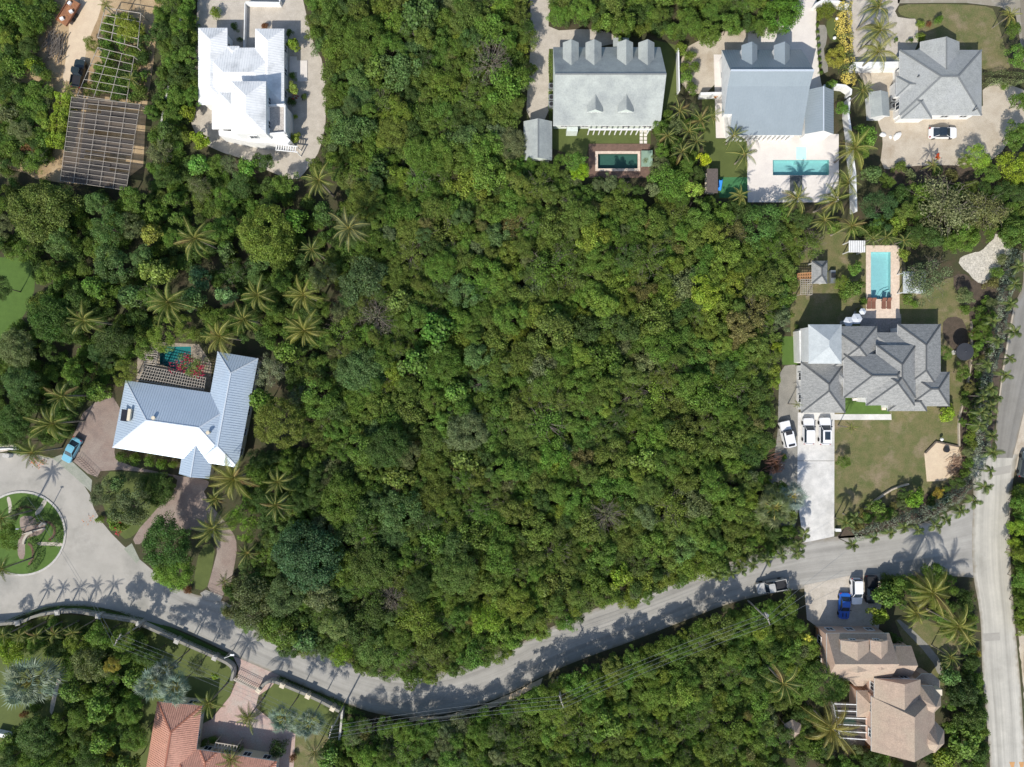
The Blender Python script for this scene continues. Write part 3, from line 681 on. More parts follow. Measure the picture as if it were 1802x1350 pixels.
sheet('play_turf', [(1266, 312), (1317, 312), (1317, 348), (1266, 348)], mat('play turf', (.06, .19, .075), (.05, .16, .06), 1, .95, fine=8), .014)
sheet('path', [(1390, 309), (1412, 309), (1412, 337), (1390, 337)], mat('shade toned wood', (.12, .13, .13), (.09, .10, .10), 2, .8, fine=8), .068)  # wood path strip, its shade put into the dark grey colour
# hip roof house plot
sheet('driveway', [(1480, -60), (1600, -60), (1582, 8), (1575, 20), (1580, 30), (1600, 33), (1615, 33), (1616, 75), (1600, 110), (1500, 112), (1496, 60)], G_PAVER, .010)
sheet('lawn', [(1582, 8), (1640, 7), (1700, 8), (1745, 12), (1752, 25), (1762, 60), (1772, 95), (1780, 126), (1728, 126), (1700, 90), (1616, 80), (1615, 33), (1596, 31), (1580, 24)], G_GRASS, .012, smooth=1)
sheet('driveway', [(1500, 112), (1590, 112), (1590, 205), (1730, 200), (1729, 145), (1790, 150), (1830, 180), (1830, 215), (1780, 225), (1770, 262), (1740, 285), (1680, 296), (1580, 300), (1548, 296), (1555, 240), (1545, 215), (1528, 160)], G_GRAVEL, .008, smooth=1)
sheet('dirt_yard', [(1560, 296), (1640, 290), (1700, 292), (1790, 300), (1780, 340), (1700, 330), (1590, 330), (1548, 310)], G_MULCH, .010, smooth=1)
sheet('rubble_patch', [(1684, 458), (1700, 447), (1730, 440), (1742, 425), (1760, 412), (1790, 420), (1778, 445), (1762, 462), (1755, 490), (1735, 499), (1715, 495), (1700, 478)], G_ROCK, .016, smooth=1, rough=2)
# large grey villa plot
sheet('lawn', [(1440, 405), (1500, 410), (1520, 430), (1530, 440), (1590, 440), (1600, 520), (1690, 480), (1712, 500), (1708, 600), (1700, 690), (1690, 760), (1700, 850), (1640, 870), (1560, 900), (1500, 925), (1468, 940), (1468, 735), (1400, 640), (1388, 560), (1400, 490), (1410, 440)], G_GRASS, .006, smooth=1, holes=[POOLS['villa']])
sheet('lawn', [(1376, 592), (1407, 592), (1407, 642), (1376, 642)], G_TURF, .010)
sheet('lawn', [(1486, 695), (1565, 695), (1565, 729), (1486, 729)], G_TURF, .012)
sheet('garden_bed', [(1660, 560), (1690, 556), (1703, 580), (1705, 620), (1690, 625), (1672, 610), (1658, 590)], G_MULCH, .010, smooth=1)
sheet('garden_bed', [(1678, 482), (1705, 482), (1712, 505), (1695, 515), (1678, 508)], G_MULCH, .012, smooth=1)
sheet('driveway', [(1404, 726), (1468.5, 726), (1468.5, 729), (1568, 729), (1568, 722), (1569, 739), (1468.5, 739), (1468, 944), (1440, 950), (1414, 955), (1403, 880)], G_DRIVE, .020)
sheet('expansion_joint', [(1403, 810.6), (1468, 810.6), (1468, 811.6), (1403, 811.6)], mat('joint', (.25, .23, .2), (.2, .19, .17), 2, .9), .025)
sheet('driveway', [(1372, 645), (1408, 640), (1405, 730), (1404, 960), (1350, 985), (1345, 900), (1350, 850), (1368, 780), (1370, 700)], G_GREYG, .010, smooth=1)
patch('pool_deck', [(1524, 432), (1583, 432), (1583, 546), (1585, 560), (1516, 560), (1514, 548), (1524, 546)], .05, G_TRAV, holes=[POOLS['villa']], thick=.05)
patch('patio', [(1514, 553), (1586, 553), (1586, 600), (1514, 600)], .046, mat('grey patio', (.30, .27, .25), (.25, .23, .21), 1, .9, fine=4), thick=.04)
patch('play_sand', [(1645, 778), (1687, 787), (1698, 821), (1662, 846), (1631, 847.5), (1626.5, 798)], .05, G_SAND)
sheet('garden_bed', [(1700, 500), (1740, 480), (1790, 520), (1770, 600), (1755, 700), (1745, 800), (1720, 860), (1640, 915), (1560, 935), (1480, 950), (1470, 940), (1540, 895), (1640, 868), (1700, 830), (1686, 770), (1694, 700), (1710, 600)], G_MULCH, .014, smooth=1)
# blue metal roof house plot
sheet('driveway', [(152, 712), (215, 695), (200, 790), (205, 815), (315, 838), (360, 843), (370, 850), (355, 870), (410, 935), (418, 960), (412, 1000), (400, 1052), (363, 1040), (372, 1010), (385, 960), (370, 940), (330, 930), (290, 935), (262, 945), (240, 962), (232, 945), (290, 880), (316, 848), (300, 835), (180, 824), (168, 845), (112, 798), (128, 770)], G_BRICK, .018, smooth=1)
sheet('apron', [(92, 806), (108, 800), (130, 815), (162, 845), (160, 866), (130, 838)], G_APRON, .024)
sheet('apron', [(218, 966), (232, 956), (246, 985), (240, 992)], G_APRON, .024)
sheet('apron', [(352, 1044), (362, 1038), (392, 1050), (388, 1058), (360, 1056)], G_CULD, .024)
sheet('lawn', [(240, 830), (318, 848), (290, 885), (235, 945), (215, 950), (180, 900), (178, 830)], G_GREEN, .010, smooth=1)
sheet('lawn', [(352, 960), (380, 955), (372, 1010), (362, 1040), (338, 1035)], G_GREEN, .012, smooth=1)
sheet('path', [(0, 780), (20, 770), (30, 790), (0, 796)], G_PAVER, .010)
sheet('path', [(5, 690), (60, 690), (58, 712), (30, 710)], G_PAVER, .010, smooth=1)
patch('pool_deck', [(243, 600), (350, 606), (372, 640), (372, 700), (240, 680)], .04, mat('deck planks', (.33, .28, .22), (.26, .22, .17), 1, .85, fine=6), holes=[POOLS['hidden']], thick=.04)
# terracotta house plot
sheet('driveway', [(410, 1154), (494, 1190), (476, 1210), (455, 1224), (450, 1245), (480, 1270), (520, 1292), (515, 1380), (470, 1380), (440, 1330), (340, 1320), (344, 1280), (372, 1266), (405, 1225), (418, 1195), (420, 1175)], G_PINK, .018)
sheet('gate_threshold', [(411, 1191), (455, 1211), (452, 1216), (409, 1197)], G_PAVER, .024)
sheet('lawn', [(-60, 1102), (0, 1102), (40, 1096), (100, 1080), (180, 1086), (250, 1100), (330, 1138), (405, 1172), (412, 1198), (405, 1225), (372, 1262), (340, 1300), (260, 1400), (-60, 1400)], G_GREEN, .008)
sheet('lawn', [(462, 1212), (480, 1200), (520, 1214), (596, 1254), (594, 1310), (560, 1300), (520, 1292), (460, 1250)], G_GREEN, .012)
sheet('dirt_yard', [(520, 1290), (560, 1280), (580, 1300), (560, 1380), (516, 1380)], G_GRASS, .013)
sheet('path', [(112, 1170), (122, 1180), (105, 1200), (100, 1225), (92, 1260), (86, 1250), (98, 1200)], G_PAVER, .014, smooth=1)
sheet('verge', [(10, 1100), (60, 1082), (100, 1068), (150, 1068), (220, 1082), (300, 1104), (391, 1146), (412, 1158), (405, 1168), (380, 1157), (290, 1118), (240, 1093), (180, 1084), (100, 1077), (40, 1094)], G_TURF, .012)
sheet('verge', [(480, 1190), (560, 1222), (612, 1243), (640, 1256), (605, 1256), (552, 1228), (500, 1205), (482, 1198)], G_TURF, .016)
# brown shingle house plot
sheet('driveway', [(1415, 1030), (1500, 1012), (1548, 1010), (1552, 1060), (1545, 1116), (1455, 1116), (1420, 1090)], G_PAVER, .028)
sheet('lawn', [(1570, 1080), (1640, 1090), (1690, 1130), (1690, 1200), (1650, 1210), (1610, 1180), (1590, 1130)], G_GRASS, .008, smooth=1)
sheet('path', [(1575, 1092), (1586, 1090), (1650, 1150), (1660, 1185), (1652, 1190), (1640, 1160)], G_GREYG, .012, smooth=1)
patch('pool_deck', [(1462, 1236), (1530, 1236), (1530, 1312), (1462, 1312)], .04, mat('dim deck', (.20, .18, .16), (.16, .15, .13), 1, .9, fine=6), holes=[POOLS['cage']], thick=.04)
sheet('path', [(1375, 1290), (1395, 1300), (1385, 1330), (1370, 1310)], G_SAND, .010, smooth=1)
sheet('road_marking', [(1776, 1341), (1786, 1341), (1784, 1350), (1780, 1352)], flat('orange survey paint', (.55, .30, .12)), .030)
sheet('road_marking', [(1793, 1341), (1802, 1341), (1801, 1350), (1796, 1352)], flat('orange survey paint', (.55, .30, .12)), .030)

# pools --------------------------------------------------------------
def water_mat(name, col, depth_tint):
    m, t, b, N, L = nodes(name); out = N['Material Output']; N.remove(b)
    tr = N.new('ShaderNodeBsdfTransparent'); tr.inputs[0].default_value = c4(col); g = N.new('ShaderNodeBsdfGlossy'); g.inputs['Roughness'].default_value = .05
    fr = N.new('ShaderNodeFresnel'); fr.inputs[0].default_value = 1.33; nz = N.new('ShaderNodeTexNoise'); nz.inputs['Scale'].default_value = 2.5; geo = N.new('ShaderNodeNewGeometry'); L.new(geo.outputs['Position'], nz.inputs['Vector'])
    bp = N.new('ShaderNodeBump'); bp.inputs['Strength'].default_value = .25; bp.inputs['Distance'].default_value = .05; L.new(nz.outputs[0], bp.inputs['Height'])
    L.new(bp.outputs[0], g.inputs['Normal']); L.new(bp.outputs[0], fr.inputs['Normal'])
    mx = N.new('ShaderNodeMixShader'); L.new(fr.outputs[0], mx.inputs[0]); L.new(tr.outputs[0], mx.inputs[1]); L.new(g.outputs[0], mx.inputs[2]); L.new(mx.outputs[0], out.inputs['Surface']); return m
def pool(label, ring, basin_c, water_c, z=0.0, coping=None, cop_w=4.5, depth=.9, steps=None, zc=None):
    cx = sum(p[0] for p in ring) / len(ring); cy = sum(p[1] for p in ring) / len(ring)
    root = thing('swimming_pool', label, 'swimming pool', P(cx, cy, 0)); inv = Matrix.Translation(-P(cx, cy, 0))
    def add(o): o.parent = root; o.matrix_parent_inverse = inv.copy(); return o
    bm_ = mat('plaster ' + str(basin_c), basin_c, tuple(c * .93 for c in basin_c), 1.5, .7, fine=5, fine_amt=.05)
    w_ = [P2(*p, 0) for p in ring]; n = len(w_); zt = .0 + z
    m = MB(); vs = [(p[0], p[1], zt) for p in w_] + [(p[0], p[1], -depth) for p in w_]
    m.add(vs, [(i, (i + 1) % n, n + (i + 1) % n, n + i) if area(w_) < 0 else (i, n + i, n + (i + 1) % n, (i + 1) % n) for i in range(n)]); m.add([(p[0], p[1], -depth) for p in w_], [tuple(range(n))])
    add(m.build('basin', bm_))
    m = MB(); m.add([(p[0], p[1], zt - .12) for p in w_], [tuple(range(n)) if area(w_) > 0 else tuple(reversed(range(n)))])
    add(m.build('water_surface', water_mat('water ' + label[:9], water_c, 1)))
    if coping:
        out = []
        for p in ring: dx, dy = p[0] - cx, p[1] - cy; out.append((p[0] + math.copysign(cop_w, dx), p[1] + math.copysign(cop_w, dy)))
        for i in range(n):
            a, b, c, d = P2(*ring[i]), P2(*ring[(i + 1) % n]), P2(*out[(i + 1) % n]), P2(*out[i]); m = MB(); m.prism([a, b, c, d], zt - .02, zt + .035 + .001 * i); add(m.build('coping', coping))
    if steps:
        for k, (poly, zz) in enumerate(steps):
            m = MB(); m.prism([P2(*p) for p in poly], -depth, zz); add(m.build('step', bm_))
    return root
pool('dark green pool set in a brown timber deck behind the grey shingle house', POOLS['deck'], (.26, .35, .31), (.44, .62, .58), .09, G_TRAV)
pool('turquoise lap pool on the white terrace of the grey metal roofed house', POOLS['terrace'], (.62, .80, .77), (.64, .86, .88), .06, steps=[([(1400, 281.7), (1420, 281.7), (1420, 288), (1400, 288)], -.30)])
pool('rectangular light turquoise pool in a cream paved deck north of the large villa', POOLS['villa'], (.62, .78, .77), (.68, .90, .93), .05,
     steps=[([(1567, 526), (1551, 526), (1552, 520), (1556, 514), (1561, 511), (1567, 509)], -.5), ([(1567, 526), (1546, 526), (1547, 518), (1552, 510), (1559, 506), (1567, 504)], -.75)])
pool('teal pool half hidden by trees beside the pergola of the blue metal roofed house', POOLS['hidden'], (.10, .32, .33), (.5, .8, .8), .04)
pool('small green pool inside the white framed screen cage', POOLS['cage'], (.12, .38, .28), (.5, .8, .7), .04)
# shallow tanning ledge joined to the terrace pool
m = MB(); 
for k in range(4): m.prism([P2(x, y) for x, y in [(1401, 259 + 5.5 * k), (1418.5, 259 + 5.5 * k), (1418.5, 264.3 + 5.5 * k), (1401, 264.3 + 5.5 * k)]], .05, .075 - .003 * k)
o = m.build('pool_steps', mat('ledge plaster', (.50, .80, .76), (.45, .74, .71), 1.5, .5)); setp(o, 'pale aqua stepped ledge running from the terrace down to the turquoise lap pool', 'pool steps')

sheet('rubble_patch', [(1745, 415), (1775, 408), (1785, 430), (1768, 448), (1750, 440)], G_ROCK, .018, smooth=1, rough=2.5)
sheet('verge', [(1783, 850), (1779, 900), (1779, 960), (1782, 1020), (1788, 1110), (1840, 1115), (1840, 850)], G_SOIL, .009)

for k, (cx, cy, a0, a1, rx, ry) in enumerate(((48, 905, 195, 325, 20, 16), (78, 935, 220, 425, 21, 20), (48, 975, 275, 440, 13, 21))):
    o_ = ell(cx, cy, rx, ry, a0, a1, 14); i_ = ell(cx, cy, rx - 5, ry - 5, a0, a1, 14)[::-1]; sheet('garden_bed', o_ + i_, mat('red mulch', (.16, .09, .065), (.11, .07, .05), 2, .95, fine=8), .112)
# ------------------------------------------------------------------ houses
R_SHING = mat('grey shingles', (.34, .35, .335), (.285, .295, .285), 1.1, .95, fine=5.5, fine_amt=.22, c3=(.33, .34, .335), scale3=.25, spec=.15)
R_SHINGW = mat('worn grey shingles', (.375, .40, .375), (.33, .352, .332), .7, .95, fine=4.5, fine_amt=.12, c3=(.26, .28, .275), scale3=.2, spec=.15)
R_VILLA = mat('slate grey shingles', (.31, .31, .295), (.225, .228, .22), 1.6, .95, fine=4.5, fine_amt=.30, spec=.15, stretch=(1, 2.4, 1))
R_VILLAL = mat('pale grey shingles', (.46, .49, .49), (.40, .43, .435), .9, .9, fine=5, fine_amt=.12, spec=.15)
R_BROWN = mat('brown shingles', (.40, .305, .235), (.335, .26, .205), .9, .95, fine=5, fine_amt=.22, c3=(.37, .30, .23), scale3=.22, spec=.15)
R_TERRA = mat('terracotta tiles', (.66, .37, .27), (.59, .32, .235), 1.2, .85, fine=3.5, fine_amt=.2, spec=.2)
R_TERRAD = mat('terracotta ribs', (.60, .32, .23), (.53, .28, .20), 1.2, .85, fine=3.5, fine_amt=.2, spec=.2)
R_WHITE = mat('white painted roof', (.80, .80, .78), (.74, .745, .735), .5, .6, fine=2.2, fine_amt=.05, c3=(.50, .51, .505), scale3=.30, m3=(.50, .74), spec=.35)
R_BLUEG = mat('blue grey metal', (.245, .288, .315), (.228, .27, .296), .4, .42, fine=3, fine_amt=.04, spec=.5)
R_SILV = mat('pale blue metal', (.50, .585, .665), (.47, .555, .635), .3, .36, fine=3, fine_amt=.05, spec=.5, metal=.25)
R_CAP = mat('dark ridge cap', (.105, .11, .112), (.08, .085, .088), 3, .9)
R_CAPG = mat('grey ridge cap', (.19, .20, .20), (.16, .17, .17), 3, .9)
R_CAPL = mat('light ridge cap', (.50, .55, .60), (.47, .52, .57), 3, .5)
R_CAPT = mat('dark tile cap', (.33, .13, .08), (.28, .11, .07), 3, .8)
W_GREEN = flat('pale mint wall', (.62, .68, .62), .8)

# 1 white house top left
H = House('house', 'white hip roofed house with a raised upper storey and terrace beside the woodland edge', 'house', 430, 145, M_WHITE, R_WHITE)
sm = (.42, .06, .035); capw = None
H.block(quad((349, 49, 400, 184), 3.6, 'y'), 3.6, 1.0, seam=sm, wins=1, thick=.25)
H.block(quad((449, 50.5, 500, 184), 3.62, 'y'), 3.62, 1.0, seam=sm, wins=1, thick=.25)
H.block(quad((349.4, 84, 499.6, 183.4), 3.58, 'x'), 3.58, 1.45, seam=sm, wins=1, thick=.25)
H.block(quad((400, 81, 421, 110), 3.55, 'y'), 3.55, .4, seam=sm, wall=False)
H.block(quad((373, 150, 471, 227), 3.57, 'x'), 3.57, 1.4, seam=sm, wins=1, thick=.25)
H.block(quad((407, 143, 468, 235), 6.9, 'y'), 6.9, 1.15, seam=sm, wins=1, thick=.25, inset=.35)
# terrace on the upper floor
m = MB(); t4 = 4.7
m.prism([P2(473, 186, t4), P2(501, 184, t4), P2(501, 233, t4), P2(468, 236, t4)], 0, 4.0); H.part(m, 'terrace_wall', M_WHITE)
m = MB(); m.prism([P2(474, 188, 4), P2(499.5, 187, 4), P2(499.5, 231, 4), P2(470, 233.5, 4)], 4.0, 4.05); H.part(m, 'terrace_floor', mat('terrace tiles', (.48, .44, .40), (.43, .40, .36), 1, .9, fine=5))
for a, b in (((473, 185), (501, 184)), ((501, 184), (501, 233)), ((501, 233), (468, 236))):
    m = MB(); pa, pb = P(*a, 4.7), P(*b, 4.7); pa.z = pb.z = 4.36; m.beam(pa, pb, .25, .72); H.part(m, 'parapet', M_WHITE)
m = MB(); m.prism([P2(x, y, 3.4) for x, y in ((383, 228), (500, 236), (510, 246), (505, 252), (450, 250), (425, 246), (384, 237))], 0, 3.1); H.part(m, 'entrance_porch', M_WHITE)
for k in range(9):
    m = MB(); p0, p1 = P(487 + k * 4.2, 254 + k * .5, 2.2), P(486 + k * 4.2, 263 + k * .6, 2.2); m.beam(p0, p1, .16, .12); H.part(m, 'stair_tread' if 0 else 'pergola_slat', M_WHITE)
m = MB(); m.beam(P(484, 254, 2.3), P(524, 258, 2.3), .14, .16); m.beam(P(484, 264, 2.3), P(524, 268, 2.3), .14, .16)
for x, y in ((485, 254), (523, 258), (485, 264), (523, 268)): q = P(x, y, 2.2); m.box((q.x, q.y, 1.1), (.14, .14, 2.2))
H.part(m, 'pergola_frame', M_WHITE)
H.finish()
for k, (x, y, w_, h_) in enumerate(((516, 107, 7, 9),)):
    pass
def simple_box(name, label, cat, px, py, h, w_, l_, m, rz=0, lid=None, group=None):
    q = P(px, py, h); t = thing(name, label, cat, (q.x, q.y, 0), rz, group); b = MB(); b.box((0, 0, h / 2), (w_, l_, h)); b.build('casing', m, t)
    if lid: l = MB(); l.box((0, 0, h + .03), (w_ + .06, l_ + .06, .06)); l.build('lid', lid, t)
    return t
def ac_unit(px, py, label, base=.1):
    q = P(px, py, .9); t = thing('air_conditioner', label, 'air conditioner', (q.x, q.y, 0)); b = MB(); b.box((0, 0, .5), (.95, .95, .9)); b.build('casing', M_STEEL, t)
    b = MB(); k = 16; b.prism([(.36 * math.cos(2 * PI * i / k), .36 * math.sin(2 * PI * i / k)) for i in range(k)], .951, .98); b.build('fan_grille', M_BLACK, t)
    b = MB(); b.box((0, 0, .025), (1.1, 1.1, .05)); b.build('plinth', M_CONC, t)
m = MB(); m.prism([P2(510, 100), P2(523, 100), P2(523, 128), P2(510, 128)], 0, .16); m.prism([P2(523, 107), P2(541, 107), P2(541, 144), P2(523, 144)], 0, .12)
setp(m.build('concrete_step', G_PATIO), 'pale concrete side steps and landing east of the white house', 'steps')

# 2 grey shingle house with six dormers
H = House('house', 'long grey shingle gable house with four rear and two front dormers', 'house', 1072, 150, W_GREEN, R_SHINGW)
c = quad((973.5, 83, 1162, 221), 3.1, 'x')
H.block(c, 3.1, 4.7, 'gg', thick=.25, inset=.6, wins=1, cap=(R_CAPG, .25))
for x in (1004.5, 1044.5, 1100, 1137.5): dormer(H, x, 75, 122, 28, 5.2, 1.15, 'up')
for x in (1046.5, 1100.5): dormer(H, x, 197.5, 140, 28, 4.9, 1.15, 'down')
m = MB(); a = quad((1079, 66.5, 1107, 82), 2.9, 'x'); m.prism(a, 2.75, 2.9, 0); a = [P2(x, y, 2.8) for x, y in ((1082, 70), (1104, 70), (1104, 82), (1082, 82))]; m.prism(a, 0, 2.74, 1); H.part(m, 'porch_roof', [R_SHINGW, W_GREEN])
m = MB(); m.beam(P(1036, 228, 2.6), P(1146, 228, 2.6), .25, .2); H.part(m, 'porch_beam', M_WHITE)
for k in range(12):
    x = 1037 + k * 9.6; m = MB(); q = P(x, 227.6, 2.5); m.box((q.x, q.y, 1.25), (.18, .18, 2.5)); H.part(m, 'porch_post', M_WHITE)
m = MB(); m.prism([P2(x, y, 2.5) for x, y in ((998, 222), (1017, 222), (1017, 230), (998, 230))], 0, 2.3); H.part(m, 'bay', W_GREEN)
H.finish()
H = House('shed', 'grey shingle gable garage partly shaded at the woodland edge', 'shed', 946, 240, W_GREEN, R_SHINGW)
H.block(quad((921.5, 213.5, 971.5, 282), 2.8, 'y'), 2.8, 1.3, 'gg', cap=(R_CAPG, .2)); H.finish()
for i, (x, y) in enumerate(((970.5, 151), (970.5, 171), (970.5, 183))): ac_unit(x, y, ['air conditioner nearest the driveway top beside the grey shingle house', 'middle air conditioner beside the grey shingle house wall', 'air conditioner nearest the small garage beside the grey shingle house'][i])
setp(simple_box('paver_shed', 'x', 'x', 0, 0, 1, 1, 1, M_WHITE), 'x', 'x') if 0 else None
for r_ in range(4):
    for c_ in range(2):
        m = MB(); q = P(1128.4 + 7.2 * c_, 231.3 + 6.3 * r_); m.box((q.x, q.y, .03), (.55, .5, .06)); o = m.build('paver', G_PATIO); setp(o, 'square white stepping slab crossing the lawn to the brown pool deck', 'paver', 'white stepping slabs on the pool lawn')

# 3 blue grey standing seam house
H = House('house', 'blue grey standing seam metal house with two dormers and a broad lower front roof', 'house', 1348, 165, M_WHITE, R_BLUEG)
he, hr = 3.2, 8.0; ry, by, fy = 124.5, 152, 238
def W3(px, py, h): return P(px, py, h)
NE, NW = W3(1408, 87.5, he), W3(1270, 88, he); RE, RW = W3(1424.5, 124, hr), W3(1286, 124, hr)
BE, BW = W3(1421, by, 6.4), W3(1286, by, 6.4); FE, FW = W3(1407.5, fy, he), W3(1283.5, fy, he); FE.x = BE.x = RE.x = NE.x = (FE.x + NE.x) / 2 + .3; RW.x = NW.x = BW.x = (NW.x + RW.x) / 2; FW.x = W3(1283.5, fy, he).x
r = H.roof; r.add([NE, NW, RW, RE], [(0, 1, 2, 3)], 0); r.add([RE, RW, BW, BE], [(0, 1, 2, 3)], 0)
BE2 = BE; FWf = Vector((BW.x, FW.y, FW.z)); tt_ = .56; K1 = BW.lerp(FWf, tt_); K2 = BE.lerp(FE, tt_); K3 = Vector((FW.x, K1.y, K1.z))
r.add([BE, BW, K1, K2], [(0, 1, 2, 3)], 0); r.add([K2, K3, FW, FE], [(0, 1, 2, 3)], 0)
r.add([NE, RE, BE, FE], [(3, 2, 1, 0)], 1)
r.add([NW, Vector((NW.x, K1.y, NW.z)), K1, BW, RW], [(0, 1, 2, 3, 4)], 1); r.add([Vector((NW.x, K1.y, NW.z)), Vector((FW.x, K1.y, NW.z)), K3, K1], [(0, 1, 2, 3)], 1); r.add([Vector((FW.x, K1.y, NW.z)), FW, K3], [(0, 1, 2)], 1)
lo = [p - Vector((0, 0, .2)) for p in (NW, NE, FE, FW)]; r.add([NW, NE, FE, FW] + lo, [(0, 1, 5, 4), (1, 2, 6, 5), (2, 3, 7, 6), (3, 0, 4, 7), (7, 6, 5, 4)], 2)
for f in ([NE, NW, RW, RE], [RE, RW, BW, BE]): seams(H.seam, f, .42, .06, .04)
seams(H.seam, [BE, BW, K1, K2], .42, .07, .05); seams(H.seam, [K2, K3, FW, FE], .42, .07, .05)
H.walls.prism([(NW.x + .5, NW.y - .5), (NE.x - .5, NE.y - .5), (FE.x - .5, FE.y + .6), (FW.x + .3, FW.y + .6)], 0, 3.0)
for a, b in ((RE, RW),):
    m = MB(); m.beam(a + Vector((0, 0, .03)), b + Vector((0, 0, .03)), .3, .08); H.part(m, 'ridge_cap', R_CAPL)
for x in (1319, 1376): dormer(H, x, 79.5, 122, 27.5, 5.5, 1.25, 'up', seam=(.42, .05, .03))
for k in range(14):
    m = MB(); q = P(1286 + k * 8.2, 239.5, 2.4); m.box((q.x, q.y, 1.2), (.35, .2, 2.4)); H.part(m, 'porch_post', M_WHITE)
H.block(quad((1416.5, 159, 1467, 236), 3.0, 'y'), 3.0, 1.6, 'gg', seam=(.42, .06, .04), inset=.3, cap=(R_CAPL, .2))
q = [(P2(1272, 160, 2.9)), P2(1284, 160, 2.9), P2(1280, 200, 2.9), P2(1270, 200, 2.9)]
m = MB(); m.box(tuple(P(1277, 178, 2.2)), (1.0, 2.6, .1)); H.part(m, 'side_canopy', R_BLUEG)
m = MB(); m.box(tuple(P(1275, 132, 2.4)), (1.1, .9, .1)); H.part(m, 'side_canopy', R_BLUEG)
m = MB(); m.tube([P(1305, 179, 5.0) - Vector((0, 0, .3)), P(1305, 179, 5.35)], .12, 8); H.part(m, 'vent_pipe', M_WHITE)
H.finish()
# fence and wall pieces -------------------------------------------
def wall_run(name, label, cat, pts, th, h, m, cap=None, pillars=0, pm=None, pw=.55, smooth=0, group=None):
    pp = chaikin(pts, smooth, False) if smooth else pts
    q0 = P(*pp[0], h); t = thing(name, label, cat, (q0.x, q0.y, 0), 0, group); inv = Matrix.Translation(-Vector((q0.x, q0.y, 0)))
    def add(mb, nm, mm): o = mb.build(nm, mm); o.parent = t; o.matrix_parent_inverse = inv.copy()
    w_ = [Vector(P2(*p, h)) for p in pp]; n = len(w_); L = []; R_ = []
    for i in range(n):
        d = (w_[min(i + 1, n - 1)] - w_[max(i - 1, 0)]).normalized(); nn = Vector((-d.y, d.x)); L.append(w_[i] + nn * th / 2); R_.append(w_[i] - nn * th / 2)
    b = MB()
    for i in range(n - 1): b.prism([tuple(L[i]), tuple(R_[i]), tuple(R_[i + 1]), tuple(L[i + 1])], 0, h)
    add(b, 'wall_panel', m)
    if cap:
        b = MB(); k = (th / 2 + .06) / (th / 2)
        for i in range(n - 1):
            cs = [w_[i] + (L[i] - w_[i]) * k, w_[i] + (R_[i] - w_[i]) * k, w_[i + 1] + (R_[i + 1] - w_[i + 1]) * k, w_[i + 1] + (L[i + 1] - w_[i + 1]) * k]; b.prism([tuple(c_) for c_ in cs], h + .004, h + .10)
        add(b, 'coping', cap)
    if pillars:
        acc = 0.0; nxt = 0.0
        for i in range(n - 1):
            seg = (w_[i + 1] - w_[i]).length
            while nxt <= acc + seg:
                p = w_[i].lerp(w_[i + 1], (nxt - acc) / seg); d = (w_[i + 1] - w_[i]).normalized(); rz = math.atan2(d.y, d.x)
                b = MB(); b.box((p.x, p.y, (h + .25) / 2), (pw, pw, h + .25), rz); b.box((p.x, p.y, h + .31), (pw + .16, pw + .16, .12), rz); b.box((p.x, p.y, h + .42), (pw - .1, pw - .1, .1), rz); add(b, 'pillar', pm or m); nxt += pillars
            acc += seg
    return t
wall_run('garden_wall', 'short white wall joining the west side of the blue grey metal house', 'wall', [(1233, 165), (1270, 164)], .45, 1.8, M_WHITE)
wall_run('garden_wall', 'white wall with a jog north east of the blue grey metal house wing', 'wall', [(1450, 151), (1470, 149), (1488, 151), (1498, 158), (1497, 166)], .4, 1.8, M_WHITE)
wall_run('garden_wall', 'long white boundary wall running south beside the terrace palms', 'wall', [(1496, 172), (1493, 200), (1498, 235), (1501, 275), (1505, 305), (1507, 372)], .35, 1.9, M_WHITE)
wall_run('garden_wall', 'thick white wall linking the yellow hedge to the hip roofed grey house', 'wall', [(1502, 115), (1584, 114)], .9, 2.0, M_WHITE, cap=M_WHITE)
wall_run('garden_wall', 'curving white wall above the yellow green bushes at the top edge', 'wall', [(1436, 8), (1446, 2), (1475, 3), (1494, 10)], .45, 1.6, M_WHITE)
wall_run('picket_fence', 'white picket fence east of the dormered grey shingle house', 'fence', [(1194, 84), (1195.5, 160)], .22, 1.5, M_WHITE)
wall_run('boundary_wall', 'grey block wall running down the hedge west of the white house', 'wall', [(318, 18), (316, 60), (302, 125), (292, 170), (283, 218)], .35, 1.6, M_CONC)
wall_run('boundary_wall', 'pale wall with the gate at the top of the white house yard', 'wall', [(432, 4), (492, 5), (492, 0)], .3, 1.2, M_WHITE)
wall_run('boundary_wall', 'thin white rail beside the court north of the white house', 'rail', [(431, 5), (430, 40), (429, 84)], .14, 1.0, M_WHITE)
wall_run('low_stone_wall', 'low pale stone wall edging the villa lawn above the road bend', 'wall', [(1505, 912), (1530, 890), (1565, 864), (1585, 856), (1600, 852)], .25, .5, G_GRAVEL, smooth=1)
wall_run('low_stone_wall', 'low pale stone kerb curving along the east side of the villa lawn', 'wall', [(1711, 565), (1711, 600), (1712, 625), (1702, 688), (1694, 715), (1688, 740), (1689, 785)], .22, .4, G_GRAVEL, smooth=1)

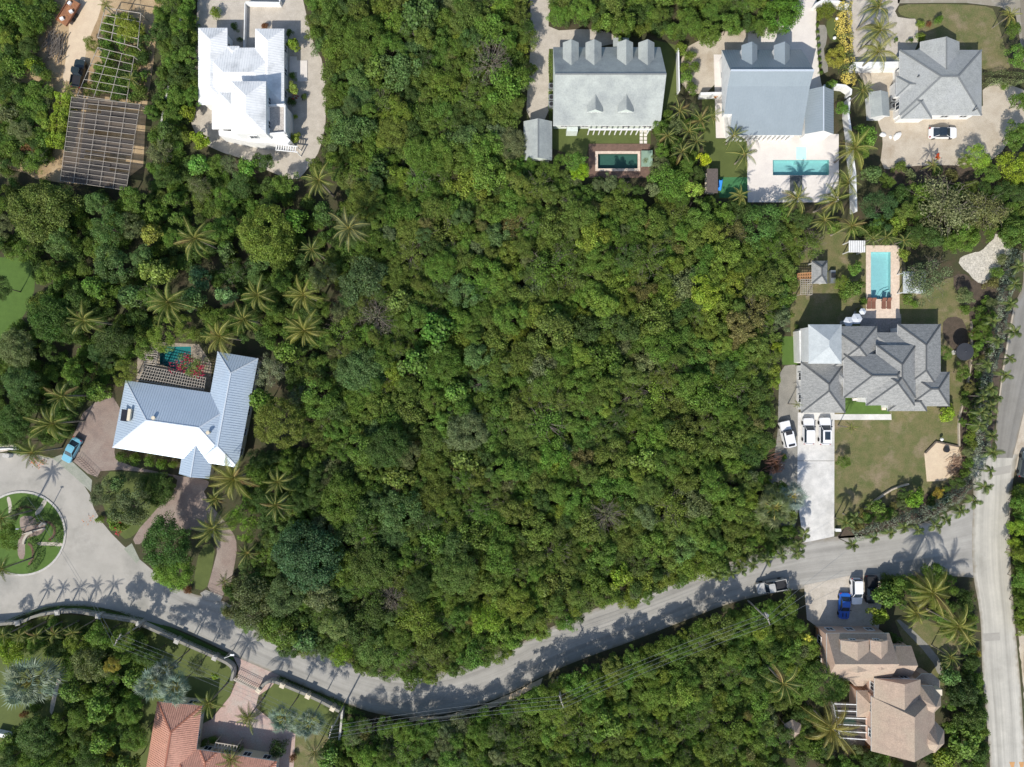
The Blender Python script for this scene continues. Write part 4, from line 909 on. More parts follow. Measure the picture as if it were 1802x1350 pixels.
# 4 grey hip roofed house top right
H = House('house', 'square grey shingle hip roofed house above the gravel yard', 'house', 1655, 145, M_WHITE, R_SHING)
H.block(quad((1583.5, 88, 1727.5, 203), 3.1, 'x'), 3.1, 2.4, seam=None, cap=(R_CAPG, .3), wins=1)
H.block(quad((1620, 73.5, 1688.5, 165), 3.1, 'y'), 3.1, 1.75, 'hg', cap=(R_CAPG, .22), inset=.5)
H.block(quad((1586.5, 160, 1640, 209), 3.08, 'y'), 3.08, 1.2, 'hh', cap=(R_CAPG, .22))
H.block(quad((1577.5, 134, 1640, 170), 3.06, 'x'), 3.06, .95, 'hh', cap=(R_CAPG, .2))
for x, y in ((1614, 136), (1716, 193)):
    m = MB(); q = P(x, y, 4.0); m.tube([(q.x, q.y, 3.4), (q.x, q.y, 4.6)], .1, 8); H.part(m, 'vent_pipe', R_CAP)
H.finish()
H = House('shed', 'pale grey gable roofed shed between the yellow hedge and the hip roofed house', 'shed', 1548, 185, M_WHITE, R_SHINGW)
H.block([P2(1566, 204.5, 2.4), P2(1563, 162, 2.4), P2(1529.5, 162, 2.4), P2(1533, 207, 2.4)], 2.4, .7, 'gg'); H.finish()
ac_unit(1573, 174, 'upper air conditioner by the west wall of the hip roofed grey house'); ac_unit(1573.5, 186, 'lower air conditioner by the west wall of the hip roofed grey house')

# 5 large grey villa
H = House('house', 'very large slate grey hip roofed villa with a paler raised corner tower', 'house', 1540, 648, M_WHITE, R_VILLA)
cp = (R_CAP, .24)
H.block(quad((1410, 637.5, 1487.5, 726.5), 3.2, 'y'), 3.2, 2.2, cap=cp, wins=1)
H.block(quad((1455, 640, 1500, 690), 3.15, 'x'), 3.15, 1.2, cap=None)
H.block(quad((1460, 574, 1543.5, 650), 3.3, 'y'), 3.3, 2.0, cap=cp)
H.block(quad((1535, 585, 1615, 640), 3.0, 'x'), 3.0, 1.2, cap=None)
H.block(quad((1580, 570.5, 1655.5, 690), 3.25, 'y'), 3.25, 2.0, cap=cp, wins=1)
H.block(quad((1598, 654.5, 1671, 715), 3.2, 'x'), 3.2, 1.7, cap=cp, wins=1)
H.block(quad((1562, 690, 1631, 723.5), 3.0, 'x'), 3.0, .9, cap=cp)
H.block(quad((1485, 623, 1605, 700), 4.3, 'x'), 4.3, 2.1, cap=cp, inset=.4)
H.block(quad((1542.5, 607.5, 1611.5, 700), 4.35, 'y'), 4.35, 1.85, cap=cp, inset=.4)
H.block(quad((1524.5, 634, 1609.5, 713.5), 4.38, 'y'), 4.38, 2.25, cap=cp, inset=.5, wins=1)
# raised corner
c = quad((1423, 571, 1481, 640), 6.6, 'y'); b = rblock(c, 6.6, 1.5)
mr = MB()
for f in b['faces']: mr.add(f, [tuple(range(len(f)))], 0)
lo = [p - Vector((0, 0, .22)) for p in b['c']]; mr.add(b['c'] + lo, [(i, i + 4, (i + 1) % 4 + 4, (i + 1) % 4) for i in range(4)], 1); mr.add(lo, [(3, 2, 1, 0)], 1)
H.part(mr, 'tower_roof', [R_VILLAL, M_WHITE], 'paler raised hip roof at the villa corner')
mw = MB(); ctr = sum(b['c'], Vector()) / 4; q = [ctr + (p - ctr) * .88 for p in b['c']]; mw.prism([(p.x, p.y) for p in q], 0, 6.4); H.part(mw, 'tower_wall', M_WHITE)
m = MB(); m.prism([P2(1406.5, 582, 2.6), P2(1424, 579, 2.6), P2(1424, 640, 2.6), P2(1408, 637, 2.6)], 0, 2.6); H.part(m, 'side_terrace', M_WHITE)
m = MB(); m.prism([P2(1504, 701, 1), P2(1522, 701, 1), P2(1522, 705.5, 1), P2(1504, 705.5, 1)], 0, .3); H.part(m, 'door_step', G_PATIO)
m = MB(); m.prism([P2(1556, 716, 1), P2(1563, 716, 1), P2(1563, 722, 1), P2(1556, 722, 1)], 0, .3); H.part(m, 'door_step', G_TRAV)
H.finish()
H = House('gazebo', 'small grey hip roofed gazebo on the lawn west of the villa pool', 'gazebo', 1442, 479, M_WHITE, R_VILLA)
H.block(quad((1429, 459, 1456, 499), 2.6, 'y'), 2.6, .9, cap=(R_CAP, .25), wall=False)
for x, y in ((1432, 462), (1453, 462), (1453, 496), (1432, 496)):
    m = MB(); q = P(x, y, 2.4); m.box((q.x, q.y, 1.2), (.18, .18, 2.4)); H.part(m, 'post', M_WHITE)
H.finish()
H = House('pavilion', 'flat white panelled pavilion roof at the north west corner of the villa pool', 'pavilion', 1508, 434, M_WHITE, M_WHITE)
m = MB(); m.prism(quad((1494, 423.5, 1522.5, 444), 2.7), 2.6, 2.72)
H.part(m, 'canopy', M_WHITE)
for k in range(7):
    m = MB(); q = P(1497 + k * 3.8, 433.7, 2.75); m.box((q.x, q.y, 2.75), (.06, 1.95, .05)); H.part(m, 'roof_rib', M_STEEL)
for x, y in ((1496, 425), (1521, 425), (1521, 442), (1496, 442)):
    m = MB(); q = P(x, y, 2.6); m.box((q.x, q.y, 1.3), (.14, .14, 2.6)); H.part(m, 'post', M_WHITE)
H.root; 
H = House('cabana', 'grey roofed cabana under the spreading tree east of the villa pool', 'cabana', 1608, 498, M_WHITE, R_VILLAL)
H.block(quad((1590, 478, 1629, 516), 2.6, 'y'), 2.6, .9, 'hh', wall=False)
for x, y in ((1592, 480), (1627, 480), (1627, 514), (1592, 514)):
    m = MB(); q = P(x, y, 2.4); m.box((q.x, q.y, 1.2), (.16, .16, 2.4)); H.part(m, 'post', M_WHITE)
H.finish()
# lattice pergola and timber lean-to
def slatted(name, label, cat, corners, h, nx, ny, m, wd=.09, ht=.12, posts=True, along='slat', cloth=None):
    """frame of beams over four pixel corners (a,b,c,d going round)"""
    q = [P(*p, h) for p in corners]; o_ = sum(q, Vector()) / 4; t = thing(name, label, cat, (o_.x, o_.y, 0)); inv = Matrix.Translation(-Vector((o_.x, o_.y, 0)))
    def add(mb, nm, mm):
        o = mb.build(nm, mm); o.parent = t; o.matrix_parent_inverse = inv.copy(); return o
    for i in range(nx + 1):
        u = i / nx; b = MB(); b.beam(q[0].lerp(q[1], u), q[3].lerp(q[2], u), wd, ht); add(b, 'rafter', m)
    for i in range(ny + 1):
        u = i / ny; b = MB(); dz = Vector((0, 0, ht)); b.beam(q[0].lerp(q[3], u) + dz, q[1].lerp(q[2], u) + dz, wd, ht * .8); add(b, along, m)
    if posts:
        for p in q: b = MB(); b.box((p.x, p.y, h / 2), (.14, .14, h)); add(b, 'post', m)
    if cloth:
        for (u0, u1, v0, v1) in cloth:
            f = lambda u, v: q[0].lerp(q[1], u).lerp(q[3].lerp(q[2], u), v) - Vector((0, 0, .12)); b = MB(); nn = 6; vs = []; 
            for j in range(nn + 1):
                for i in range(nn + 1): p = f(u0 + (u1 - u0) * i / nn, v0 + (v1 - v0) * j / nn); vs.append((p.x, p.y, p.z - .25 * math.sin(PI * i / nn) * math.sin(PI * j / nn)))
            b.add(vs, [(j * (nn + 1) + i, j * (nn + 1) + i + 1, (j + 1) * (nn + 1) + i + 1, (j + 1) * (nn + 1) + i) for j in range(nn) for i in range(nn)]); add(b, 'shade_cloth', M_NET)
    return t
def net_mat():
    m, t, b, N, L = nodes('shade netting'); out = N['Material Output']; N.remove(b); d = N.new('ShaderNodeBsdfDiffuse'); d.inputs[0].default_value = (.075, .068, .064, 1)
    tr = N.new('ShaderNodeBsdfTransparent'); mx = N.new('ShaderNodeMixShader'); mx.inputs[0].default_value = .84; L.new(tr.outputs[0], mx.inputs[1]); L.new(d.outputs[0], mx.inputs[2]); L.new(mx.outputs[0], out.inputs['Surface']); return m
M_NET = net_mat()
M_TIMB = mat('weathered timber', (.42, .38, .32), (.34, .30, .25), 2, .9)
M_ORW = mat('orange timber', (.42, .22, .10), (.36, .18, .08), 2, .8)
slatted('lattice_arbour', 'pale square lattice arbour beside the woodland near the gazebo', 'arbour', [(1409, 492), (1429, 492), (1429, 518), (1409, 518)], 2.3, 5, 7, M_TIMB, .08, .08)
slatted('timber_lean_to', 'orange timber lean-to frame west of the gazebo', 'lean-to', [(1404, 482), (1429, 480), (1429, 491), (1404, 491)], 2.2, 6, 2, M_ORW, .2, .08)
slatted('pergola', 'long slatted cream pergola behind the blue metal roofed house', 'pergola', [(252, 643), (362, 665), (358, 690), (240, 668)], 2.6, 26, 5, M_TIMB, .085, .10)
slatted('pergola', 'short white slatted pergola at the west end of the half hidden pool', 'pergola', [(262, 610), (279, 610), (274, 642), (254, 640)], 2.6, 2, 8, M_TIMB, .12, .12)
slatted('shade_house', 'large dark shade cloth nursery frame with sagging torn netting', 'shade house', [(126, 171), (246, 184), (222, 335), (106, 318)], 2.8, 5, 17, M_TIMB, .06, .06,
        cloth=[(.0, 1, .0, .06), (0, .25, .06, .13), (.0, .5, .15, .18), (0, 1, .18, .35), (.45, 1, .10, .17), (0, .3, .36, .42), (0, 1, .42, .60), (0, .3, .60, .70), (.3, .62, .62, .66), (.45, 1, .70, .77), (0, .25, .70, 1), (.25, .7, .72, .80), (.25, 1, .80, 1)])
slatted('greenhouse_frame', 'bare pale pipe frame of the greenhouse above the dark shade house', 'greenhouse frame', [(172, 84), (236, 100), (222, 181), (136, 168)], 2.6, 3, 6, M_TIMB, .07, .08)
slatted('greenhouse_frame', 'vine covered pipe frame at the top of the dirt yard', 'greenhouse frame', [(185, 14), (248, 24), (242, 84), (172, 66)], 2.6, 3, 4, M_TIMB, .10, .10)

# 6 brown shingle house bottom right
H = House('house', 'rambling brown shingle house with gables, dormers and turret bays', 'house', 1570, 1230, M_PINKW, R_BROWN)
H.block(quad((1455, 1114.5, 1565, 1198), 4.6, 'x'), 4.6, 3.0, 'gg', cap=None, wins=1, inset=.4)
H.block(quad((1545, 1137, 1604, 1190), 4.2, 'x'), 4.2, 1.9, 'gg', inset=.3)
dormer(H, 1504.5, 1127, 1180, 49, 6.4, .9, 'up'); dormer(H, 1547, 1127, 1176, 30, 6.4, .7, 'up')
# round bay west
def turret(cx, cy, r_px, n, he, rise, a0=0.0, wm=None, sx=1.0, sy=1.0, cap=False):
    pts = [P(cx + r_px * sx * math.cos(a0 + 2 * PI * i / n), cy + r_px * sy * math.sin(a0 + 2 * PI * i / n), he) for i in range(n)]; ap = P(cx, cy, he); ap.z = he + rise
    pts = list(reversed(pts)); H.roof.add(pts + [ap], [(i, (i + 1) % n, n) for i in range(n)], 0)
    lo = [p - Vector((0, 0, .2)) for p in pts]; H.roof.add(pts + lo, [(i, i + n, (i + 1) % n + n, (i + 1) % n) for i in range(n)], 2); H.roof.add(lo, [tuple(reversed(range(n)))], 2)
    c0 = Vector((ap.x, ap.y, 0)); H.walls.prism([tuple((Vector((p.x, p.y, 0)) - c0).xy * .86 + c0.xy) for p in pts], 0, he - .19)
turret(1512, 1190, 19, 8, 3.2, 1.5, PI / 8)
H.block(quad((1533.5, 1226, 1645, 1322), 5.5, 'y'), 5.5, 3.3, 'gh', steep=.35, inset=.5, wins=1)
H.block([P2(1621, 1268, 5.7), P2(1620, 1196, 5.7), P2(1539, 1194, 5.7), P2(1538, 1268, 5.7)], 5.7, 2.1, 'gg', inset=.35, wins=1)
turret(1631, 1232, 27, 8, 5.3, 2.5, PI / 8); turret(1634, 1297, 30, 8, 5.2, 2.6, PI / 8)
turret(1632, 1206, 24, 8, 3.2, 1.2, PI / 8, sy=.9)
H.block(quad((1508, 1216, 1560, 1262), 3.3, 'x'), 3.3, 1.2, 'hh', inset=.3)
m = MB(); m.prism([P2(1524, 1255, 3), P2(1540, 1255, 3), P2(1540, 1312, 3), P2(1534, 1308, 3), P2(1524, 1301, 3)], 0, 3.0); H.part(m, 'side_wing', M_PINKW)
m = MB(); m.box(tuple(P(1640, 1212, 4.0)), (1.6, 1.0, 3.0)); H.part(m, 'balcony', M_CREAM)
H.finish()
t = slatted('pool_cage', 'white framed screen cage over the small pool by the brown shingle house', 'pool cage', [(1466, 1238), (1525, 1240), (1525, 1301), (1478, 1298)], 2.9, 1, 5, M_WHITE, .14, .12, cloth=[(0, 1, 0, 1)])
slatted('timber_walkway', 'brown timber boarded side walkway west of the brown shingle house', 'walkway', [(1438, 1106), (1450, 1106), (1458, 1152), (1447, 1154)], .9, 4, 14, M_ORW, .3, .05)
t = thing('gazebo', 'small hexagonal brown roofed gazebo in the trees left of the brown shingle house', 'gazebo', P(1395, 1283, 0)); m = MB()
pts = [P(1395 + 17 * math.cos(k * PI / 3 + .5), 1283 + 17 * math.sin(k * PI / 3 + .5), 2.5) for k in range(6)][::-1]; ap = P(1395, 1283, 2.5); ap.z = 3.7; inv = Matrix.Translation(-P(1395, 1283, 0))
m.add(pts + [ap], [(i, (i + 1) % 6, 6) for i in range(6)]); m.add([p - Vector((0, 0, .12)) for p in pts] + pts, [(i, (i + 1) % 6, 6 + (i + 1) % 6, 6 + i) for i in range(6)] + [(5, 4, 3, 2, 1, 0)]); o = m.build('roof', R_BROWN, t); o.matrix_parent_inverse = inv.copy()
for p in pts: b = MB(); b.box((ap.x + (p.x - ap.x) * .85, ap.y + (p.y - ap.y) * .85, 1.2), (.15, .15, 2.4)); o = b.build('post', M_TIMB, t); o.matrix_parent_inverse = inv.copy()

# 7 blue metal roofed house left
H = House('house', 'pale blue metal roofed house with a blindingly sunlit white slope', 'house', 320, 730, M_CREAM, R_SILV)
sm = (.42, .07, .045)
H.block(quadp([(198, 787.5), (412, 822), (432, 700), (221, 669.5)], 3.2), 3.2, 2.35, 'hh', seam=sm, cap=(R_CAPL, .2), wins=1, inset=.6)
H.block(quadp([(418, 822), (454.5, 631), (383, 619), (349, 810)], 3.22), 3.22, 1.55, 'hh', seam=sm, cap=(R_CAPL, .2), wins=1, inset=.6, steep=.9)
H.block(quadp([(314.8, 834), (322, 786), (377, 795), (366, 842.5)], 3.0)[:4][::-1] if 0 else quadp([(368, 842.5), (380, 770), (327, 762), (314.8, 834)], 3.0), 3.0, 1.3, 'gg', seam=sm, cap=(R_CAPL, .2), inset=.6)
for x, y in ((273, 735), (368.5, 761)):
    m = MB(); q = P(x, y, 5.0); m.tube([(q.x, q.y, 4.4), (q.x, q.y, 5.6)], .22, 10); m.tube([(q.x, q.y, 5.6), (q.x, q.y, 5.7)], .32, 10); H.part(m, 'roof_vent', M_CREAM)
m = MB(); q = P(219, 731, 4.6); m.box((q.x, q.y, 4.55), (1.15, 2.0, .1), -.14); o = H.part(m, 'solar_panel', mat('solar panel', (.02, .022, .03), (.03, .03, .04), 1, .25))
o.rotation_euler = (0, 0, 0); m = MB(); m.box((q.x + .95, q.y + .1, 4.75), (.5, 2.0, .5), -.14); H.part(m, 'water_heater_tank', M_CREAM)
H.finish()
# 8 terracotta house
H = House('house', 'terracotta tiled hip roofed house cut by the bottom edge of the photo', 'house', 300, 1310, M_CREAM, R_TERRA)
sm = (.36, .15, .07)
H.block(quadp([(335, 1402), (355.5, 1242), (277, 1235), (251, 1390)], 3.4), 3.4, 2.1, 'hh', seam=sm, cap=(R_CAPT, .3), inset=.6, wins=1)
H.block(quadp([(290, 1402), (478, 1430), (487, 1340), (302, 1312)], 3.35), 3.35, 2.2, 'hh', seam=sm, cap=(R_CAPT, .3), inset=.6, wins=1)
H.block(quadp([(376, 1390), (381, 1324), (352, 1320), (346, 1385)], 3.5), 3.5, .95, 'hh', seam=sm, cap=(R_CAPT, .2), wall=False)
H.finish('roof_tile', R_TERRAD)
slatted('pergola', 'shaded white beamed pergola against the terracotta house front', 'pergola', [(380, 1306), (418, 1312), (412, 1328), (376, 1322)], 2.5, 7, 2, M_TIMB, .15, .12)
# house fragment at right edge
t = thing('boat', 'white boat under a pale blue cover at the right edge of the pale road', 'boat', P(1806, 1165, 0)); m = MB()
pts = [(0, 3.2), (.7, 2.2), (.95, .5), (.95, -2.4), (.8, -2.9), (-.8, -2.9), (-.95, -2.4), (-.95, .5), (-.7, 2.2)]
n = len(pts); vs = [(x * .6, y * .9, .3) for x, y in pts] + [(x, y, 1.2) for x, y in pts]; m.add(vs, [(i, n + i, n + (i + 1) % n, (i + 1) % n) for i in range(n)] + [tuple(range(n)), tuple(reversed(range(n, 2 * n)))]); m.build('hull', M_WHITE, t)
m = MB(); vs = [(x * .9, y * .92, 1.22) for x, y in pts] + [(x * .3, y * .6, 1.7) for x, y in pts]; m.add(vs, [(i, n + i, n + (i + 1) % n, (i + 1) % n) for i in range(n)] + [tuple(reversed(range(n, 2 * n)))]); m.build('cover', flat('pale blue tarp', (.45, .62, .68), .7), t)
# ------------------------------------------------------------------ vehicles
VW = paint('white car paint', (.80, .80, .80)); VB = paint('blue car paint', (.01, .10, .45)); VL = paint('light blue car paint', (.16, .42, .55)); VK = paint('black car paint', (.012, .013, .016))
VT = paint('tan truck paint', (.46, .45, .42)); VG = paint('dark green car paint', (.02, .03, .03))
vehicle('suv', 'plain white suv on the left of the pair parked on the villa driveway', 'car', 1423.5, 759, 90, 4.6, 1.9, 1.7, VW)
v = vehicle('suv', 'white suv with dark sunroof on the right of the pair on the villa driveway', 'car', 1452.5, 759, 90, 4.75, 1.95, 1.7, VW)
m = MB(); m.box((-.75, 0, 1.775), (1.35, .95, .03)); m.build('sunroof', M_GLASS, v)
v = vehicle('off_road_car', 'boxy white off road car with two dark roof openings parked under the trees', 'car', 1385, 764, 103, 4.6, 1.85, 1.85, VW, 'jeep')
for x, w_ in ((.25, .6), (-1.9, .35)): m = MB(); m.box((x, 0, 1.935), (w_, 1.1, .03)); m.build('roof_panel', M_BLACK, v)
vehicle('saloon_car', 'white saloon with a black glass roof on the gravel below the hip roofed house', 'car', 1660.5, 233, 0, 4.8, 1.9, 1.45, VW, 'sedan', roofm=M_GLASS)
vehicle('hatchback_car', 'light blue hatchback on the brown brick forecourt by the cul de sac', 'car', 125, 792, 241, 4.6, 1.8, 1.5, VL, 'sedan')
v = vehicle('sports_car', 'bright blue car with black stripes in front of the brown shingle house', 'car', 1487, 1067, 268, 4.6, 1.85, 1.4, VB, 'coupe')
for sy in (.3, -.3): m = MB(); m.box((1.55, sy, .83), (.7, .14, .02)); m.build('stripe', M_BLACK, v)
vehicle('suv', 'white suv parked between the blue car and the black pickup', 'car', 1508, 1041, 271, 4.6, 1.9, 1.7, VW)
vehicle('pickup_truck', 'black pickup in the shade of the bushes beside the white suv', 'pickup', 1534, 1038, 271, 4.9, 1.9, 1.75, VK, 'pickup')
vehicle('pickup_truck', 'grey tan pickup with an open load bed parked along the road bend hedge', 'pickup', 1358, 1032, 191, 5.3, 1.95, 1.9, VT, 'pickup')
vehicle('pickup_truck', 'dark green pickup on the sandy track beside the greenhouse frames', 'pickup', 137, 129, 80, 4.9, 1.85, 1.8, VG, 'pickup')
vehicle('suv', 'dark grey car half out of the right edge by the road junction', 'car', 1806, 818, 80, 4.5, 1.85, 1.6, paint('grey car paint', (.08, .10, .10)))
# trailer and scrap in the dirt yard
t = thing('flatbed_trailer', 'rusty brown flatbed trailer with junk on its deck at the top left', 'trailer', P(120, 21, 1), math.radians(58)); t.location.z = 0
m = MB(); m.box((0, 0, .85), (4.6, 2.1, .12)); m.build('deck', mat('rusty deck', (.33, .15, .07), (.24, .11, .06), 1.4, .9, fine=6), t)
for sy in (1, -1):
    m = MB(); m.box((0, sy * 1.05, 1.0), (4.6, .08, .3)); m.build('side_rail', mat('rust', (.22, .09, .05), (.16, .07, .04), 2, .9), t)
    for x in (-.6, .3):
        m = MB(); m.tube([(x, sy * .9, .35), (x, sy * 1.1, .35)], .35, 12); m.build('wheel', M_TYRE, t)
m = MB(); m.tube([(2.3, .6, .8), (3.3, 0, .6)], .06, 5); m.tube([(2.3, -.6, .8), (3.3, 0, .6)], .06, 5); m.build('drawbar', M_BLACK, t)
for k, (x, y) in enumerate(((-1.6, .2), (.3, -.5), (1.4, .5))):
    m = MB(); m.box((0, 0, .18), (.6, .45, .36)); o = m.build('crate', M_WHITE); q = t.location; a = t.rotation_euler.z
    o.location = (q.x + x * math.cos(a) - y * math.sin(a), q.y + x * math.sin(a) + y * math.cos(a), .93); o.rotation_euler = (0, 0, rnd.random()); setp(o, 'small pale bundle lying on the rusty trailer deck', 'bundle', 'bundles on the rusty trailer')
def rod_pile(label, cx, cy, n, L, spread, ang, m_, name='timber_pile', rad=.05, h=.5):
    q = P(cx, cy, 0); mb = MB(); r = random.Random(int(cx))
    for _ in range(n):
        a = ang + r.gauss(0, .35); x, y = r.gauss(0, spread), r.gauss(0, spread * 1.3); z = r.uniform(.05, h); l = L * r.uniform(.5, 1)
        mb.tube([(q.x + x - math.cos(a) * l / 2, q.y + y - math.sin(a) * l / 2, z), (q.x + x + math.cos(a) * l / 2, q.y + y + math.sin(a) * l / 2, z + r.uniform(-.05, .2))], rad, 4)
    o = mb.build(name, m_); o['kind'] = 'stuff'; o['label'] = label; return o
rod_pile('grey heap of cut branches and timber on the dirt yard', 100, 80, 90, 3.5, .9, 1.3, M_TWIG, 'branch_heap')
rod_pile('heap of dry palm fronds and branches on the sand pad', 1684, 820, 150, 1.6, .8, .6, mat('dry frond', (.34, .19, .12), (.42, .30, .20), 2, .9), 'frond_heap', .035, .9)
rod_pile('brown dead branch heap beside the gravel drive', 1360, 815, 120, 1.6, .8, .4, mat('dead brown frond', (.30, .16, .11), (.20, .11, .08), 2, .9), 'dead_branch_heap', .035, 1.6)
def lounger(px, py, rz, m_, label, group=None, L=1.9, W=.7):
    q = P(px, py, .4); t = thing('sun_lounger', label, 'sun lounger', (q.x, q.y, .09), rz, group); m = MB(); m.box((-.2, 0, .36), (L * .7, W, .1)); m.build('cushion', m_, t)
    m = MB(); m.beam((L * .25, 0, .38), (L * .55, 0, .75), W, .1); m.build('backrest', m_, t)
    for x in (-.7, .5):
        for y in (-.28, .28): m = MB(); m.box((x, y, .16), (.06, .06, .32)); m.build('leg', M_WHITE, t)
BRN = flat('brown cushion', (.20, .09, .06), .9); GRN = flat('sage cushion', (.24, .34, .26), .9)
for k, x in enumerate((1529, 1537)): lounger(x, 535, PI / 2, BRN, ['brown lounger on the far left end of the villa pool edge', 'brown lounger second from the left at the villa pool edge'][k])
for k, x in enumerate((1555, 1564)): lounger(x, 535, PI / 2, BRN, ['brown lounger third from the left at the villa pool edge', 'brown lounger nearest the right side of the villa pool edge'][k])
for k in range(4): lounger(1137, 269 + 7 * k, 0, GRN, 'sage green lounger in the row east of the brown deck pool', 'sage green loungers east of the deck pool')
def parasol(name, px, py, h, r, m_, label, n=8, peak=.45, cat='parasol'):
    q = P(px, py, h); t = thing(name, label, cat, (q.x, q.y, 0)); m = MB()
    pts = [(r * math.cos(2 * PI * i / n), r * math.sin(2 * PI * i / n), h - .1) for i in range(n)]
    m.add(pts + [(0, 0, h - .1 + peak)], [(i, (i + 1) % n, n) for i in range(n)]); m.add([(p[0], p[1], p[2] - .18) for p in pts] + pts, [(i, (i + 1) % n, n + (i + 1) % n, n + i) for i in range(n)]); m.build('canopy', m_, t)
    m = MB(); m.tube([(0, 0, 0), (0, 0, h + peak)], .05, 8); m.build('pole', M_STEEL, t); m = MB(); m.tube([(0, 0, 0), (0, 0, .12)], .4, 12); m.build('base', M_CONC, t)
parasol('parasol', 1699, 619, 3.2, 1.5, flat('black canopy', (.035, .038, .045), .8), 'large round black parasol east of the villa', 24, .15)
for k, (x, y) in enumerate(((1494, 566), (1508, 561), (1519, 548))): parasol('parasol', x, y, 2.5, [.9, 1.0, .6][k], flat('white canopy', (.58, .61, .65), .8), ['white parasol nearest the villa tower by the pool patio', 'largest white parasol at the north edge of the villa patio', 'small white parasol beside the lower left pool deck corner'][k], 6, .3)
t = thing('outdoor_grill', 'dark steel grill counter beside the gazebo', 'grill', P(1462, 488, 0)); m = MB(); m.box((0, 0, .45), (.9, 2.2, .9)); m.build('cabinet', M_STEEL, t); m = MB(); m.box((0, .2, 1.0), (.7, .9, .22)); m.build('hood', M_BLACK, t)
t = thing('daybed', 'dark brown roofed daybed frame at the edge of the play turf', 'daybed', P(1250, 322, 1)); t.location.z = 0
m = MB(); m.box((0, 0, 2.2), (1.9, 4.2, .1)); m.build('roof', mat('brown weave', (.13, .105, .095), (.10, .085, .075), 3, .9, fine=8), t)
for x in (-.85, .85):
    for y in (-2, 2): m = MB(); m.box((x, y, 1.08), (.1, .1, 2.15)); m.build('post', M_BLACK, t)
m = MB(); m.box((0, 0, .4), (1.6, 3.6, .3)); m.build('mattress', M_CREAM, t)
t = thing('play_slide', 'small bright blue slide on the green play turf', 'slide', P(1267, 325, .6)); t.location.z = 0
m = MB(); m.beam((0, -.9, .15), (0, .6, 1.1), .6, .06); m.build('chute', flat('blue plastic', (.03, .25, .75), .4), t)
for x in (-.3, .3): m = MB(); m.box((x, .75, .55), (.07, .07, 1.1)); m.build('post', flat('blue plastic', (.03, .25, .75), .4), t)
# small items on the gravel and walls
for k, (x, y, s_) in enumerate(((1580, 239, 1.0), (1555, 236, .7), (1569, 240, .4))):
    q = P(x, y, .4); t = thing('covered_dinghy' if k < 2 else 'bucket', ['large white covered bundle on the gravel left of the white saloon', 'flat white board at the planting edge on the gravel', 'small white bucket on the gravel'][k], ['bundle', 'board', 'bucket'][k], (q.x, q.y, 0), .8 - k)
    m = MB(); n = 10; a = [(s_ * (.75 + .2 * (i % 3 == 0)) * math.cos(2 * PI * i / n), s_ * .55 * math.sin(2 * PI * i / n)) for i in range(n)]
    vs = [(x_, y_, 0) for x_, y_ in a] + [(x_ * .9, y_ * .9, .35 * s_) for x_, y_ in a] + [(0, 0, .55 * s_)]; m.add(vs, [(i, (i + 1) % n, n + (i + 1) % n, n + i) for i in range(n)] + [(n + i, n + (i + 1) % n, 2 * n) for i in range(n)]); m.build('cover', M_WHITE, t)
def lamp_globe(px, py, label, h=.5, group=None):
    q = P(px, py, h); t = thing('garden_lamp', label, 'garden lamp', (q.x, q.y, 0), 0, group); m = MB(); m.tube([(0, 0, 0), (0, 0, h)], .05, 6); m.build('post', M_STEEL, t)
    m = MB(); pr = [(0.02, h), (.22, h + .06), (.3, h + .25), (.2, h + .45), (.02, h + .5)]; n = 10; vs = [(r * math.cos(2 * PI * i / n), r * math.sin(2 * PI * i / n), z) for r, z in pr for i in range(n)]
    m.add(vs, [(j * n + i, j * n + (i + 1) % n, (j + 1) * n + (i + 1) % n, (j + 1) * n + i) for j in range(4) for i in range(n)]); m.build('globe', M_WHITE, t)
lamp_globe(1472, 34, 'white globe lamp at the top of the small lawn by the yellow hedge'); lamp_globe(1467.5, 68, 'white globe lamp at the foot of the small lawn by the yellow hedge')
lamp_globe(1656, 773, 'small white lamp at the tip of the sand pad')
# timber bench logs round the sand pad
for k, (a, b) in enumerate((((1627, 797), (1645, 778)), ((1645, 777), (1687, 786)))):
    m = MB(); m.beam(P(*a) + Vector((0, 0, .16)), P(*b) + Vector((0, 0, .16)), .28, .3); setp(m.build('timber_edging', M_BARK), ['dark timber edging on the north west side of the sand pad', 'dark timber edging along the north side of the sand pad'][k], 'edging')
t = thing('fire_pit', 'round black fire pit in the shade on the sand pad', 'fire pit', P(1664, 791, 0)); m = MB(); m.tube([(0, 0, .05), (0, 0, .45)], .5, 16); m.build('bowl', M_BLACK, t)
# gates and boundary walls by the pink drive
wall_run('boundary_wall', 'long curving pale grey wall with pillars left of the pink paver gateway', 'wall', [(-40, 1102), (7, 1098), (37, 1096), (61, 1083.5), (98, 1077.5), (134, 1076), (181, 1085), (220, 1091), (240, 1094.6), (259, 1104), (293, 1119), (337, 1138.6), (381, 1158), (403.5, 1169), (411, 1180), (407, 1198)], .34, 1.3, M_CONC, cap=G_GREYG, pillars=7.2, pm=M_CONC, pw=.7, smooth=1)
wall_run('boundary_wall', 'pale grey pillared wall right of the pink paver gateway', 'wall', [(456, 1214), (466, 1202), (480, 1198), (505, 1208.5), (552, 1228), (597, 1252)], .34, 1.3, M_CONC, cap=G_GREYG, pillars=4.8, pm=M_CREAM, pw=.7, smooth=1)
wall_run('boundary_wall', 'plain grey return wall running down from the corner of the pillared wall', 'wall', [(602, 1249), (600, 1275), (596, 1310)], .35, 1.5, M_CONC)
wall_run('boundary_wall', 'white low wall with flowers at the bottom left lawn', 'wall', [(-10, 1292), (18, 1298)], .6, 1.2, M_WHITE)
